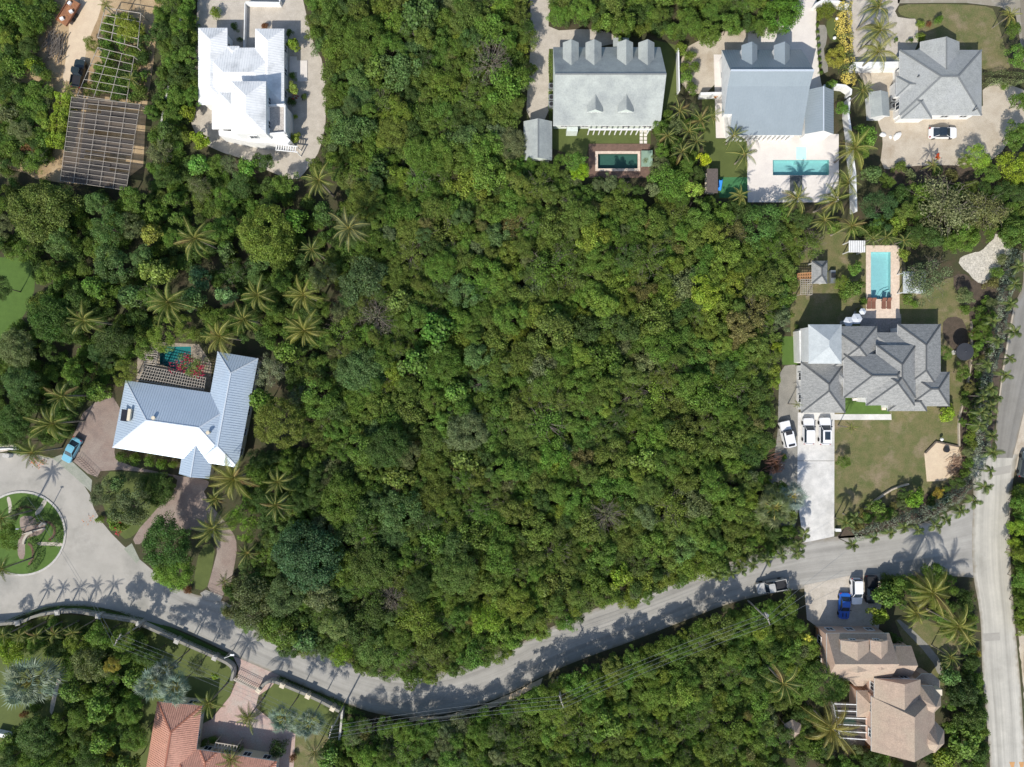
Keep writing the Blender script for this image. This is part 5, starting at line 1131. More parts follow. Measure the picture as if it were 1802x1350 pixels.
t = thing('iron_gate', 'thin black iron gate swung open across the pink paver drive', 'gate', P(412, 1196, 0)); a = P(412, 1193, 1.2); b = P(453, 1213, 1.2); inv = Matrix.Translation(-P(412, 1196, 0))
for z in (.2, 1.2, 1.5): m = MB(); m.beam((a.x, a.y, z), (b.x, b.y, z), .05, .05); o = m.build('rail', M_BLACK, t); o.matrix_parent_inverse = inv.copy()
for k in range(14): p = a.lerp(b, k / 13); m = MB(); m.box((p.x, p.y, .8), (.04, .04, 1.5)); o = m.build('bar', M_BLACK, t); o.matrix_parent_inverse = inv.copy()
t = thing('sliding_gate', 'thin dark railing gate at the mouth of the brown brick forecourt', 'gate', P(140, 815, 0)); a = P(133, 806, 1); b = P(170, 842, 1); inv = Matrix.Translation(-P(140, 815, 0))
for z in (.25, 1.1): m = MB(); m.beam((a.x, a.y, z), (b.x, b.y, z), .03, .03); o = m.build('rail', M_BLACK, t); o.matrix_parent_inverse = inv.copy()
for k in range(12): p = a.lerp(b, k / 11); m = MB(); m.box((p.x, p.y, .6), (.04, .04, 1.1)); o = m.build('bar', M_BLACK, t); o.matrix_parent_inverse = inv.copy()
t = thing('sliding_gate', 'low dark gate bar where the brown brick drive meets the bend', 'gate', P(380, 1046, 0)); a = P(362, 1039, 1); b = P(398, 1054, 1); inv = Matrix.Translation(-P(380, 1046, 0))
for z in (.25, 1.1): m = MB(); m.beam((a.x, a.y, z), (b.x, b.y, z), .03, .03); o = m.build('rail', M_BLACK, t); o.matrix_parent_inverse = inv.copy()
# street sign / box by the cul de sac
t = thing('utility_box', 'small white utility box at the top kerb of the cul de sac', 'utility box', P(17, 801, 0), -.2); m = MB(); m.box((0, 0, .45), (1.1, .6, .9)); m.build('cabinet', M_WHITE, t); m = MB(); m.box((0, 0, .93), (1.2, .7, .06)); m.build('lid', M_CONC, t)
wall_run('kerb_wall', 'thin pale kerb wall above the cul de sac at the left edge', 'kerb', [(-20, 792), (15, 790), (35, 792)], .25, .3, M_WHITE)
t = thing('litter_bin', 'white stone planter beside the driveway mouth of the villa', 'planter', P(1473, 932, 0)); m = MB(); m.box((0, 0, .3), (.9, .5, .6)); m.build('box', M_WHITE, t)
# roundabout
def arc_px(cx, cy, rx, ry, a0, a1, n=14): return [(cx + rx * math.cos(math.radians(a0 + (a1 - a0) * i / n)), cy + ry * math.sin(math.radians(a0 + (a1 - a0) * i / n))) for i in range(n + 1)]
wall_run('curved_bench_wall', 'curved pale stone seat wall in the middle of the roundabout', 'wall', arc_px(60, 960, 20, 24, 185, 260, 8), .4, .5, G_PAVER)
wall_run('curved_bench_wall', 'short curved pale seat wall on the east of the roundabout centre', 'wall', [(68, 927), (74, 921), (80, 923)], .4, .5, G_PAVER)
wall_run('low_stone_wall', 'thin pale wall stub running west from the roundabout centre', 'wall', [(38, 941), (50, 937), (78, 930)], .2, .4, G_PAVER)

# ------------------------------------------------------------------ utility poles and wires
POLE_TOPS = []
def pole(px, py, h, label, arm_dir, arms=1, transformer=False):
    q = P(px, py, h); t = thing('utility_pole', label, 'utility pole', (q.x, q.y, 0)); m = MB(); m.tube([(0, 0, 0), (0, 0, h)], [.16, .11], 8); m.build('shaft', M_BARK if 0 else M_TIMB, t)
    a = Vector((math.cos(arm_dir), math.sin(arm_dir), 0)); tops = []
    for k in range(arms):
        z = h - .35 - .9 * k; m = MB(); m.beam(-a * 1.1 + Vector((0, 0, z)), a * 1.1 + Vector((0, 0, z)), .12, .12); m.build('crossarm', M_TIMB, t)
        for s in (-1, -.35, .35, 1):
            m = MB(); p = a * s + Vector((0, 0, z)); m.tube([p, p + Vector((0, 0, .25))], .05, 6); m.build('insulator', M_STEEL, t); tops.append(Vector((q.x, q.y, 0)) + p + Vector((0, 0, .25)))
    if transformer: m = MB(); m.tube([(.35, .1, h - 2.4), (.35, .1, h - 1.4)], .3, 12); m.build('transformer', M_STEEL, t)
    POLE_TOPS.append((tops, Vector((q.x, q.y, h)))); return t
pole(205, 1127, 9, 'timber utility pole with crossarm by the left end of the pillared wall', math.radians(60))
pole(581, 1289, 9, 'timber utility pole at the corner where the pillared wall ends', math.radians(75))
pole(988, 1236, 9.5, 'timber utility pole in the trees below the middle of the road bend', math.radians(110))
pole(1352, 1090, 9.5, 'timber utility pole with a transformer behind the grey tan pickup', math.radians(112), transformer=True)
pole(1760, 960, 9.5, 'x', 0) if 0 else None
M_WIRE = flat('bare wire', (.26, .27, .27), .5)
def wire(a, b, sag, label, group, rad=.018):
    pts = [a.lerp(b, i / 16) - Vector((0, 0, sag * 4 * (i / 16) * (1 - i / 16))) for i in range(17)]; m = MB(); m.tube(pts, rad, 4); setp(m.build('overhead_wire', M_WIRE), label, 'wire', group)
lab = ['overhead wire crossing the shaded garden between the two left poles', 'overhead wire crossing the lower bend of the road', 'overhead wire over the lower woodland between the two right poles']
for i in range(3):
    A, B = POLE_TOPS[i][0], POLE_TOPS[i + 1][0]
    for k in range(4): wire(A[k], B[k], .9, lab[i], lab[i].replace('overhead wire', 'overhead wires'))
for k in range(3): wire(POLE_TOPS[3][0][k], P(1480, 1035, 8.5) + Vector((.4 * k, 3 * k, 0)), .4, 'overhead wire running up towards the parked pickup and junction', 'overhead wires leading to the junction')
for k in range(2): wire(POLE_TOPS[0][0][k], P(62 - 14 * k, 905 - 30 * k, 6.5), .7, 'thin wire crossing the cul de sac towards the roundabout', 'thin wires crossing the cul de sac')
q = P(78, 917, 0); t = thing('slim_pole', 'slim metal pole standing in the roundabout lawn', 'pole', q); m = MB(); m.tube([(0, 0, 0), (0, 0, 6.5)], .07, 8); m.build('shaft', M_STEEL, t); m = MB(); m.box((0, 0, 6.55), (.5, .2, .12)); m.build('lamp_head', M_STEEL, t)
def street_lamp(px, py, h, label):
    q = P(px, py, h); t = thing('street_lamp', label, 'street lamp', (q.x, q.y, 0)); m = MB(); m.tube([(0, 0, 0), (0, 0, h)], .08, 8); m.build('pole', M_STEEL, t); m = MB(); m.beam((0, 0, h), (1.2, .5, h + .2), .08, .08); m.build('arm', M_STEEL, t); m = MB(); m.box((1.4, .6, h + .2), (.7, .3, .14)); m.build('lamp_head', M_WHITE, t)
street_lamp(395, 1158, 4, 'short lamp standing on the pillared wall beside the pink gateway')
# fence at the lower edge of the terrace
wall_run('glass_fence', 'thin grey fence line in the bushes below the play turf', 'fence', [(1262, 371), (1312, 372)], .08, 1.2, M_STEEL)
# ------------------------------------------------------------------ hedges and leafy runs
def leaf_blob(name, pos, nrm, size, seed, mats=None, aspect=.65, lobe=None):
    r = np.random.RandomState(seed); n = len(pos); nrm = nrm + r.normal(size=(n, 3)) * .5; nrm /= np.linalg.norm(nrm, axis=1)[:, None] + 1e-9
    a = r.normal(size=(n, 3)); u = np.cross(nrm, a); u /= np.linalg.norm(u, axis=1)[:, None]; v = np.cross(nrm, u); s = (size * (.6 + .8 * r.rand(n)))[:, None]
    return quads_mesh(name, pos, u * s, v * s * aspect, mats or [M_LEAF], r.rand(n), lobe if lobe is not None else r.rand(n))
def hedge(pts, wd, h, tint, label, name='hedge', size=.1, dens=46, group=None, smooth=1, mats=None, cat='hedge', ragged=.25, z0=0.0, seed=5):
    pp = chaikin(pts, smooth, False) if smooth else pts; q = [Vector(P2(*p, h * .7)) for p in pp]; r = np.random.RandomState(seed + int(pts[0][0])); o0 = P(*pts[0], 0)
    pos = []; nr = []; lob = []
    for i in range(len(q) - 1):
        L = (q[i + 1] - q[i]).length; n = int(L * (wd + 1.2 * h) * dens); d = (q[i + 1] - q[i]).normalized(); sd = Vector((-d.y, d.x))
        for _ in range(n):
            t = r.rand(); th = r.uniform(-.25, PI + .25); bx = q[i].lerp(q[i + 1], t); nb = noise.noise(Vector((bx.x * .8, bx.y * .8, math.cos(th)))) 
            k = 1 + ragged * nb * 1.6 + r.uniform(-.12, .06); cx, cz = math.cos(th), max(math.sin(th), 0)
            cx = math.copysign(abs(cx) ** .6, cx); cz = cz ** .5; p = bx + sd * (cx * wd / 2 * k)
            pos.append((p.x - o0.x, p.y - o0.y, z0 + (h * .15 + h * .85 * cz * k) if cz > .02 else z0 + r.rand() * h * .4)); nr.append((sd.x * cx, sd.y * cx, cz + .3)); lob.append(min(max(.5 + noise.noise(Vector((bx.x * 1.1, bx.y * 1.1, 3))) * 1.1, 0), 1))
    me = leaf_blob(name, np.array(pos), np.array(nr), size, seed, mats, lobe=np.array(lob)); o = link(name, me); o.location = (o0.x, o0.y, 0); tinted(o, tint, .05); return setp(o, label, cat, group)
def croton():
    m, t, b, N, L = nodes('croton leaf'); lf = N.new('ShaderNodeAttribute'); lf.attribute_name = 'leaf'; lb = N.new('ShaderNodeAttribute'); lb.attribute_name = 'lobe'
    ad = N.new('ShaderNodeMath'); ad.operation = 'MULTIPLY_ADD'; ad.inputs[1].default_value = .6; L.new(lf.outputs['Fac'], ad.inputs[0]); L.new(lb.outputs['Fac'], ad.inputs[2])
    rp = N.new('ShaderNodeValToRGB'); L.new(ad.outputs[0], rp.inputs[0]); e = rp.color_ramp.elements; e[0].position = .45; e[0].color = (.07, .11, .02, 1); e[1].position = .85; e[1].color = (.62, .50, .10, 1)
    L.new(rp.outputs[0], b.inputs['Base Color']); b.inputs['Roughness'].default_value = .6; return m
M_CROT = croton()
hedge([(1488, 4), (1487, 45), (1491, 90), (1496, 150)], 2.0, 2.1, 'gold', 'tall yellow croton hedge running down from the top edge', mats=[M_CROT], dens=60, smooth=0)
hedge([(1731, 137), (1770, 137), (1830, 138)], 2.1, 1.5, 'sage', 'flat topped grey green hedge right of the hip roofed house', smooth=0, size=.08, dens=70)
hedge([(1790, 440), (1772, 500), (1764, 560), (1752, 620), (1738, 660), (1733, 700), (1730, 740), (1730, 790), (1718, 835), (1690, 868), (1655, 893), (1610, 910), (1560, 925), (1500, 945)], 2.2, 1.7, 'silver', 'long silvery hedge curving round the outside of the villa garden', size=.09, dens=60)
hedge([(1405, 962), (1380, 968), (1345, 976), (1310, 990)], 1.8, 1.6, 'silver', 'short silvery hedge left of the villa driveway mouth', size=.09, dens=60)
hedge([(113, 166), (106, 215), (98, 262)], 3.0, 2.3, 'lime', 'bright green vine covered trellis left of the dark shade house', name='vine_trellis', cat='vine', dens=170, size=.12)
for k, (cx, cy, a0, a1, rx, ry) in enumerate(((48, 905, 190, 330, 24, 20), (78, 935, 215, 430, 26, 25), (48, 975, 270, 445, 18, 26))):
    hedge(arc_px(cx, cy, rx, ry, a0, a1, 12), 1.3, 1.1, (.07, .12, .035), ['crescent hedge on the upper side of the roundabout island', 'crescent hedge on the right side of the roundabout island', 'crescent hedge on the lower side of the roundabout island'][k], size=.07, dens=80, z0=.1, smooth=0)
hedge([(12, 1096), (60, 1078), (100, 1070), (150, 1070), (220, 1084), (250, 1093)], .9, .8, 'dark', 'low clipped hedge outside the left pillared wall', size=.06, dens=80)
hedge([(286, 1111), (340, 1133), (400, 1160)], 1.0, .8, 'dark', 'low dark hedge outside the pillared wall nearest the pink gateway', size=.06, dens=80)
hedge([(486, 1196), (540, 1218), (610, 1247), (640, 1262)], 1.2, .9, 'dark', 'low dark hedge outside the wall right of the pink gateway', size=.06, dens=80)
hedge([(968.5, 90), (968.5, 205)], .6, .6, 'mid', 'thin planting strip along the west wall of the grey shingle house', size=.07, dens=60, smooth=0)
ORD = 'first second third fourth fifth sixth seventh eighth ninth tenth eleventh twelfth thirteenth fourteenth fifteenth sixteenth seventeenth eighteenth nineteenth twentieth twenty-first twenty-second twenty-third twenty-fourth twenty-fifth twenty-sixth twenty-seventh twenty-eighth twenty-ninth thirtieth thirty-first thirty-second'.split()
for k in range(8): shrub(1438 + .9 * k, 44 + 12 * k, 4.2, .9, 'mid', f'{ORD[k]} small clipped bush from the top in the row along the white driveway', 'clipped bushes along the white driveway')

# ------------------------------------------------------------------ woodland
WOOD_MAIN = [(520, -40), (930, -40), (938, 60), (942, 130), (915, 195), (915, 262), (975, 292), (1035, 322), (1140, 350), (1240, 362), (1320, 358), (1400, 385), (1432, 400), (1420, 440), (1400, 470), (1402, 520), (1385, 590), (1372, 640), (1370, 700), (1362, 740), (1352, 800), (1345, 850), (1338, 900), (1348, 955), (1315, 994), (1240, 1014), (1150, 1056), (1070, 1078), (1000, 1108), (930, 1134), (880, 1165), (800, 1190), (720, 1210), (640, 1188), (590, 1172), (560, 1150), (520, 1170), (440, 1120), (392, 1085), (395, 1040), (425, 1000), (440, 960), (470, 900), (520, 860), (540, 800), (520, 740), (500, 690), (500, 640), (560, 620), (580, 560), (590, 500), (570, 450), (590, 380), (600, 330), (560, 280), (575, 200), (568, 130), (545, 60)]
WOOD_LOW = [(965, 1200), (1060, 1168), (1160, 1128), (1260, 1085), (1330, 1062), (1395, 1050), (1415, 1095), (1438, 1125), (1440, 1170), (1420, 1230), (1375, 1250), (1368, 1400), (630, 1400), (608, 1290), (640, 1268), (700, 1275), (790, 1272), (850, 1258), (930, 1225)]
WOOD_TOP = [(975, -40), (1410, -40), (1400, 50), (1365, 60), (1330, 50), (1290, 65), (1230, 78), (1170, 70), (1150, 60), (1090, 58), (1040, 45), (985, 40), (965, 15)]
def dist_edge(x, y, poly):
    best = 1e9
    for i in range(len(poly)):
        ax, ay = poly[i]; bx, by = poly[(i + 1) % len(poly)]; dx, dy = bx - ax, by - ay; t = max(0, min(1, ((x - ax) * dx + (y - ay) * dy) / (dx * dx + dy * dy + 1e-9)))
        best = min(best, math.hypot(ax + dx * t - x, ay + dy * t - y))
    return best
TW = dict(mid='mid green', yellow='yellow green', dark='dark green', blue='blue green', olive='olive', brown='brownish', lime='lime green', silver='silvery', gold='golden leaved', grey='grey twiggy', sage='grey green', fresh='bright green', deep='very dark', red='red flowered', rust='rust brown')
def pick(r, ws):
    t = r.random() * sum(w for _, w in ws)
    for k, w in ws:
        t -= w
        if t <= 0: return k
    return ws[-1][0]
def tint_at(x, y, r):
    n = noise.noise(Vector((x * .011, y * .011, 7.3)))
    if y > 1230 and x < 960: ws = [('sage', 3), ('mid', 2), ('fresh', 2), ('blue', 2)]
    elif x < 640 and y < 300: ws = [('mid', 4), ('blue', 2), ('olive', 3), ('fresh', 1)]
    elif 620 < x < 840 and 540 < y < 720: ws = [('fresh', 6), ('mid', 3), ('yellow', 1), ('blue', 1)]
    elif x < 700 and y > 780: ws = [('dark', 4), ('mid', 4), ('blue', 3), ('sage', 1)]
    elif y > 1040: ws = [('mid', 5), ('yellow', 3), ('fresh', 3), ('olive', 2)]
    elif x > 900: ws = [('olive', 7), ('mid', 4), ('yellow', 3), ('brown', .7), ('sage', 1.2), ('fresh', 2.8), ('lime', .3), ('dark', 1.5), ('gold', .12)]
    else: ws = [('olive', 6), ('mid', 5), ('blue', 2), ('yellow', 2), ('brown', .6), ('sage', 1), ('dark', 2), ('fresh', 2.5)]
    if n > .15: ws = ws + [('mid', 4), ('fresh', 3)]
    if n < -.2: ws = ws + [('olive', 5), ('yellow', 1)]
    return pick(r, ws)
SPEC = []        # explicit crowns already standing: px, py, r
def throw(poly, radii, seed, spacing=.60, taken=None, edge=.55, tries=26000):
    r = random.Random(seed); xs = [p[0] for p in poly]; ys = [p[1] for p in poly]; out = []; taken = taken if taken is not None else list(SPEC); cell = {}
    def put(x, y, R): cell.setdefault((int(x // 40), int(y // 40)), []).append((x, y, R))
    for t in taken: put(*t)
    for R0, cnt in radii:
        c = 0; k = 0
        while c < cnt and k < tries:
            k += 1; R = R0 * r.uniform(.88, 1.12); x = r.uniform(min(xs), max(xs)); y = r.uniform(min(ys), max(ys))
            if not inside(x, y, poly): continue
            gx, gy = int(x // 40), int(y // 40); ok = True
            for i in (-2, -1, 0, 1, 2):
                for j in (-2, -1, 0, 1, 2):
                    for (a, b, q) in cell.get((gx + i, gy + j), ()):
                        if (a - x) ** 2 + (b - y) ** 2 < ((R + q) * spacing) ** 2: ok = False; break
                    if not ok: break
                if not ok: break
            if not ok or dist_edge(x, y, poly) < R * edge: continue
            put(x, y, R); out.append((x, y, R)); c += 1
    return out

# ---- palms
G1 = 'coconut palms in the shaded garden left of the woodland'
PY = (.170, .190, .042); PG = (.118, .155, .036); PD = (.078, .118, .030)
for (x, y, r_, h, n, tint, lab, wind) in (
    (345, 420, 40, 9, 18, PG, 'coconut palm south of the dark shade house among round trees', None), (298, 533, 46, 10, 20, PG, 'widest coconut palm in the garden north of the half hidden pool', None),
    (150, 563, 38, 9, 14, PG, 'coconut palm with sparse fronds near the shaded left lawn', None), (388, 592, 40, 9, 17, PY, 'yellow green coconut palm overhanging the north tip of the blue metal roof', None),
    (455, 520, 36, 9, 16, PG, 'coconut palm between the big bright dome tree and the blue metal roof', None), (430, 562, 34, 8, 15, PG, 'coconut palm just above the palm touching the blue metal roof', None),
    (535, 519, 40, 10, 17, PY, 'upper palm of the pair at the left woodland edge', None), (537, 582, 42, 10, 18, PY, 'lower palm of the pair at the left woodland edge', None),
    (615, 402, 42, 10, 18, (.14, .16, .07), 'big pale fronded coconut palm inside the woodland edge', None), (562, 318, 33, 9, 18, PG, 'coconut palm at the foot of the white house driveway', None),
    (550, 440, 28, 8, 14, PD, 'dim coconut palm between the bright dome tree and the pale woodland palm', None),
    (413, 841, 46, 9, 20, PY, 'yellow green coconut palm at the south east corner of the blue metal roof', None), (490, 847, 32, 8, 15, PG, 'upper of two small coconut palms south of the clipped round tree', None),
    (487, 888, 32, 8, 15, PD, 'lower of two small coconut palms south of the clipped round tree', None), (380, 877, 24, 4, 13, PG, 'short palm over the brown brick drive', None),
    (378, 929, 42, 8, 17, PG, 'coconut palm leaning over the brown brick drive beside the big dark tree', None), (436, 972, 28, 5, 15, PD, 'short palm at the right side of the brown brick drive', None), (396, 1022, 17, 4, 11, PD, 'small palm by the lower mouth of the brown brick drive', None),
    (95, 745, 42, 8, 17, PG, 'palm left of the brick forecourt with drooping yellow fronds', None), (60, 795, 34, 7, 15, PG, 'palm over the upper kerb of the cul de sac', None), (112, 697, 36, 8, 14, PD, 'dim palm above the brick forecourt', None),
    (4, 912, 26, 7, 15, PD, 'palm on the west side of the roundabout island', None), (6, 1000, 25, 7, 15, PD, 'palm at the lower west kerb of the roundabout', None),
    (1503, 262, 40, 7, 16, PY, 'yellow green palm leaning over the east side of the lap pool terrace', PI), (1402, 350, 34, 5, 15, PG, 'palm over the south edge of the lap pool terrace', PI * .9),
    (1470, 352, 38, 8, 16, PG, 'palm at the south east corner of the lap pool terrace', PI), (1492, 322, 30, 7, 14, PG, 'palm by the boundary wall south east of the lap pool', PI), (1450, 388, 28, 6, 13, PG, 'palm in the thicket between the two pool gardens', PI), (1497, 398, 30, 7, 15, PG, 'palm just above the white pool pavilion', None),
    (1545, 14, 34, 7, 16, PG, 'uppermost of the three swept palms near the top edge', PI * .85), (1548, 55, 36, 7, 15, PY, 'middle of the three swept palms near the top edge', PI), (1545, 92, 36, 7, 15, PY, 'lowest of the three swept palms above the thick white wall', PI * 1.1),
    (1517, 160, 26, 6, 13, PD, 'dark palm between the pale shed and the grey metal wing', None), (1775, 28, 19, 4, 11, PY, 'small yellow tinged palm at the top right lawn corner', None),
    (1640, 291, 17, 3.5, 11, PG, 'small palm on the edge of the gravel below the white saloon', None), (1497, 752, 15, 4.5, 8, PG, 'small ragged palm on the villa front lawn', None), (1403, 712, 10, 4, 7, PG, 'tiny palm at the south west corner of the villa garage', None),
    (1638, 1041, 48, 8, 20, PY, 'largest golden fronded palm above the brown shingle house', PI * .95), (1612, 1078, 30, 7, 14, PY, 'golden palm just below the largest one near the parked cars', PI), (1684, 1100, 40, 8, 17, PY, 'golden palm leaning over the pale road by the grey road patch', PI * .95),
    (1701, 1120, 24, 6, 12, PG, 'small palm at the edge of the pale road', None), (1671, 1155, 22, 5, 12, PD, 'small dark palm on the lawn by the brown shingle house', None),
    (1461, 1280, 54, 9, 18, (.19, .17, .045), 'yellow palm spreading over the screen cage and gazebo', None), (1378, 1202, 38, 9, 14, PD, 'dim coconut palm in the lower woodland left of the brown shingle house', None),
    (368, 1236, 28, 7.3, 14, PG, 'palm beside the terracotta roof corner on the pink drive', None), (438, 1261, 27, 7, 15, PG, 'palm standing in the middle of the pink paver court', None), (408, 1335, 26, 5, 13, PG, 'palm against the terracotta house front wing', None), (555, 1322, 28, 4, 13, (.13, .15, .07), 'palm with arching pale fronds right of the pink court', None),
    (1302, 345, 20, 5, 12, PY, 'yellow green palm below the green play turf', None), (188, 10, 17, 5, 11, PG, 'palm at the head of the vine covered pipe frame', None), (232, 140, 18, 4, 9, PG, 'small palm at the right side of the bare greenhouse frame', None), (123, 158, 16, 4, 10, PG, 'small palm between the dark pickup and the vine trellis', None)):
    palm(x, y, r_, h, lab, None, n + 5, tint, wind=wind); SPEC.append((x, y, r_ * .55))
for k, (x, y, r_, h) in enumerate(((1310, 272, 34, 5), (1290, 240, 24, 4), (1232, 212, 28, 4.5), (1196, 196, 26, 4), (1212, 232, 26, 4), (1252, 205, 22, 4), (1175, 240, 24, 4), (1225, 250, 24, 4), (1200, 268, 24, 4), (1558, 418, 20, 4), (1590, 424, 20, 4), (1535, 420, 18, 4))):
    palm(x, y, r_, h, 'clumping feather palm beside the pool terraces of the gable houses' if k < 9 else 'clumping feather palm at the north end of the villa pool', 'clumping palms by the pools' if k < 9 else 'clumping palms north of the villa pool', 14, (.085, .125, .035), name='clumping_palm', hmin=-.5); SPEC.append((x, y, r_ * .7))
for (x, y, lab) in ((8, 1118, 'first slim palm from the left behind the pillared wall'), (36, 1117, 'second slim palm from the left behind the pillared wall'), (66, 1117, 'third slim palm from the left behind the pillared wall'), (97, 1115, 'fourth slim palm from the left behind the pillared wall'), (130, 1112, 'fifth slim palm from the left behind the pillared wall')):
    palm(x, y, 19, 6.2, lab, None, 14, PG); SPEC.append((x, y, 10))
# rosette palms along the silvery hedge
ROW = [(1790, 470), (1784, 500), (1776, 535), (1783, 585), (1774, 631), (1765, 660), (1741, 684), (1748, 699), (1742, 714), (1740, 733), (1744, 767), (1745, 796), (1740, 829), (1730, 856), (1711, 881), (1688, 898), (1663, 914), (1644, 923), (1614, 932), (1590, 928), (1565, 937), (1536, 945), (1498, 958), (1488, 919), (1502, 911), (1728, 697), (1725, 726), (1722, 748), (1745, 566), (1752, 600), (1735, 640)]
ROW = sorted([p_ for p_ in ROW if p_[1] > 860], key=lambda p_: p_[0]) + sorted([p_ for p_ in ROW if p_[1] <= 860], key=lambda p_: -p_[1])
for k, (x, y) in enumerate(ROW): palm(x, y, rnd.uniform(13, 17), rnd.uniform(3.6, 4.6), f'{ORD[k]} rosette palm from the villa driveway mouth along the silvery hedge', 'rosette palms along the villa hedge', 9, (.105, .150, .045), 'small', name='rosette_palm')
for x, y in ((1404, 957), (1414, 940), (1401, 973), (1374, 977), (1348, 984), (1324, 993), (1305, 1003), (1286, 1007), (1262, 1012)): palm(x, y, 15, 4, f'rosette palm {ORD[int((1416 - x) / 17)]} to the left from the driveway mouth along the bend', 'rosette palms left of the villa driveway mouth', 9, (.105, .150, .045), 'small', name='rosette_palm')
# silver fan palms
SV = (.20, .26, .20)
for (x, y, r_, h, n, tint, lab) in ((60, 1196, 46, 6, 30, (.20, .25, .18), 'huge silvery green fan palm on the bottom left lawn'), (273, 1200, 28, 8.5, 22, SV, 'left silver fan palm above the terracotta roof'), (312, 1208, 27, 8.5, 22, SV, 'right silver fan palm above the terracotta roof'), (292, 1178, 22, 8, 18, (.17, .21, .19), 'rear silver fan palm in the cluster above the terracotta roof'),
    (500, 1262, 26, 7, 22, SV, 'left silver fan palm right of the pink paver court'), (545, 1270, 26, 7, 22, SV, 'right silver fan palm next to the plain return wall'), (1392, 873, 24, 4, 20, (.22, .27, .23), 'silver fan palm beside the villa driveway'), (1362, 892, 32, 5.5, 20, (.15, .18, .075), 'large green fan palm at the woodland edge by the villa driveway')):
    palm(x, y, r_, h, lab, None, n + 8, tint, 'fan', name='fan_palm'); SPEC.append((x, y, r_ * .7))

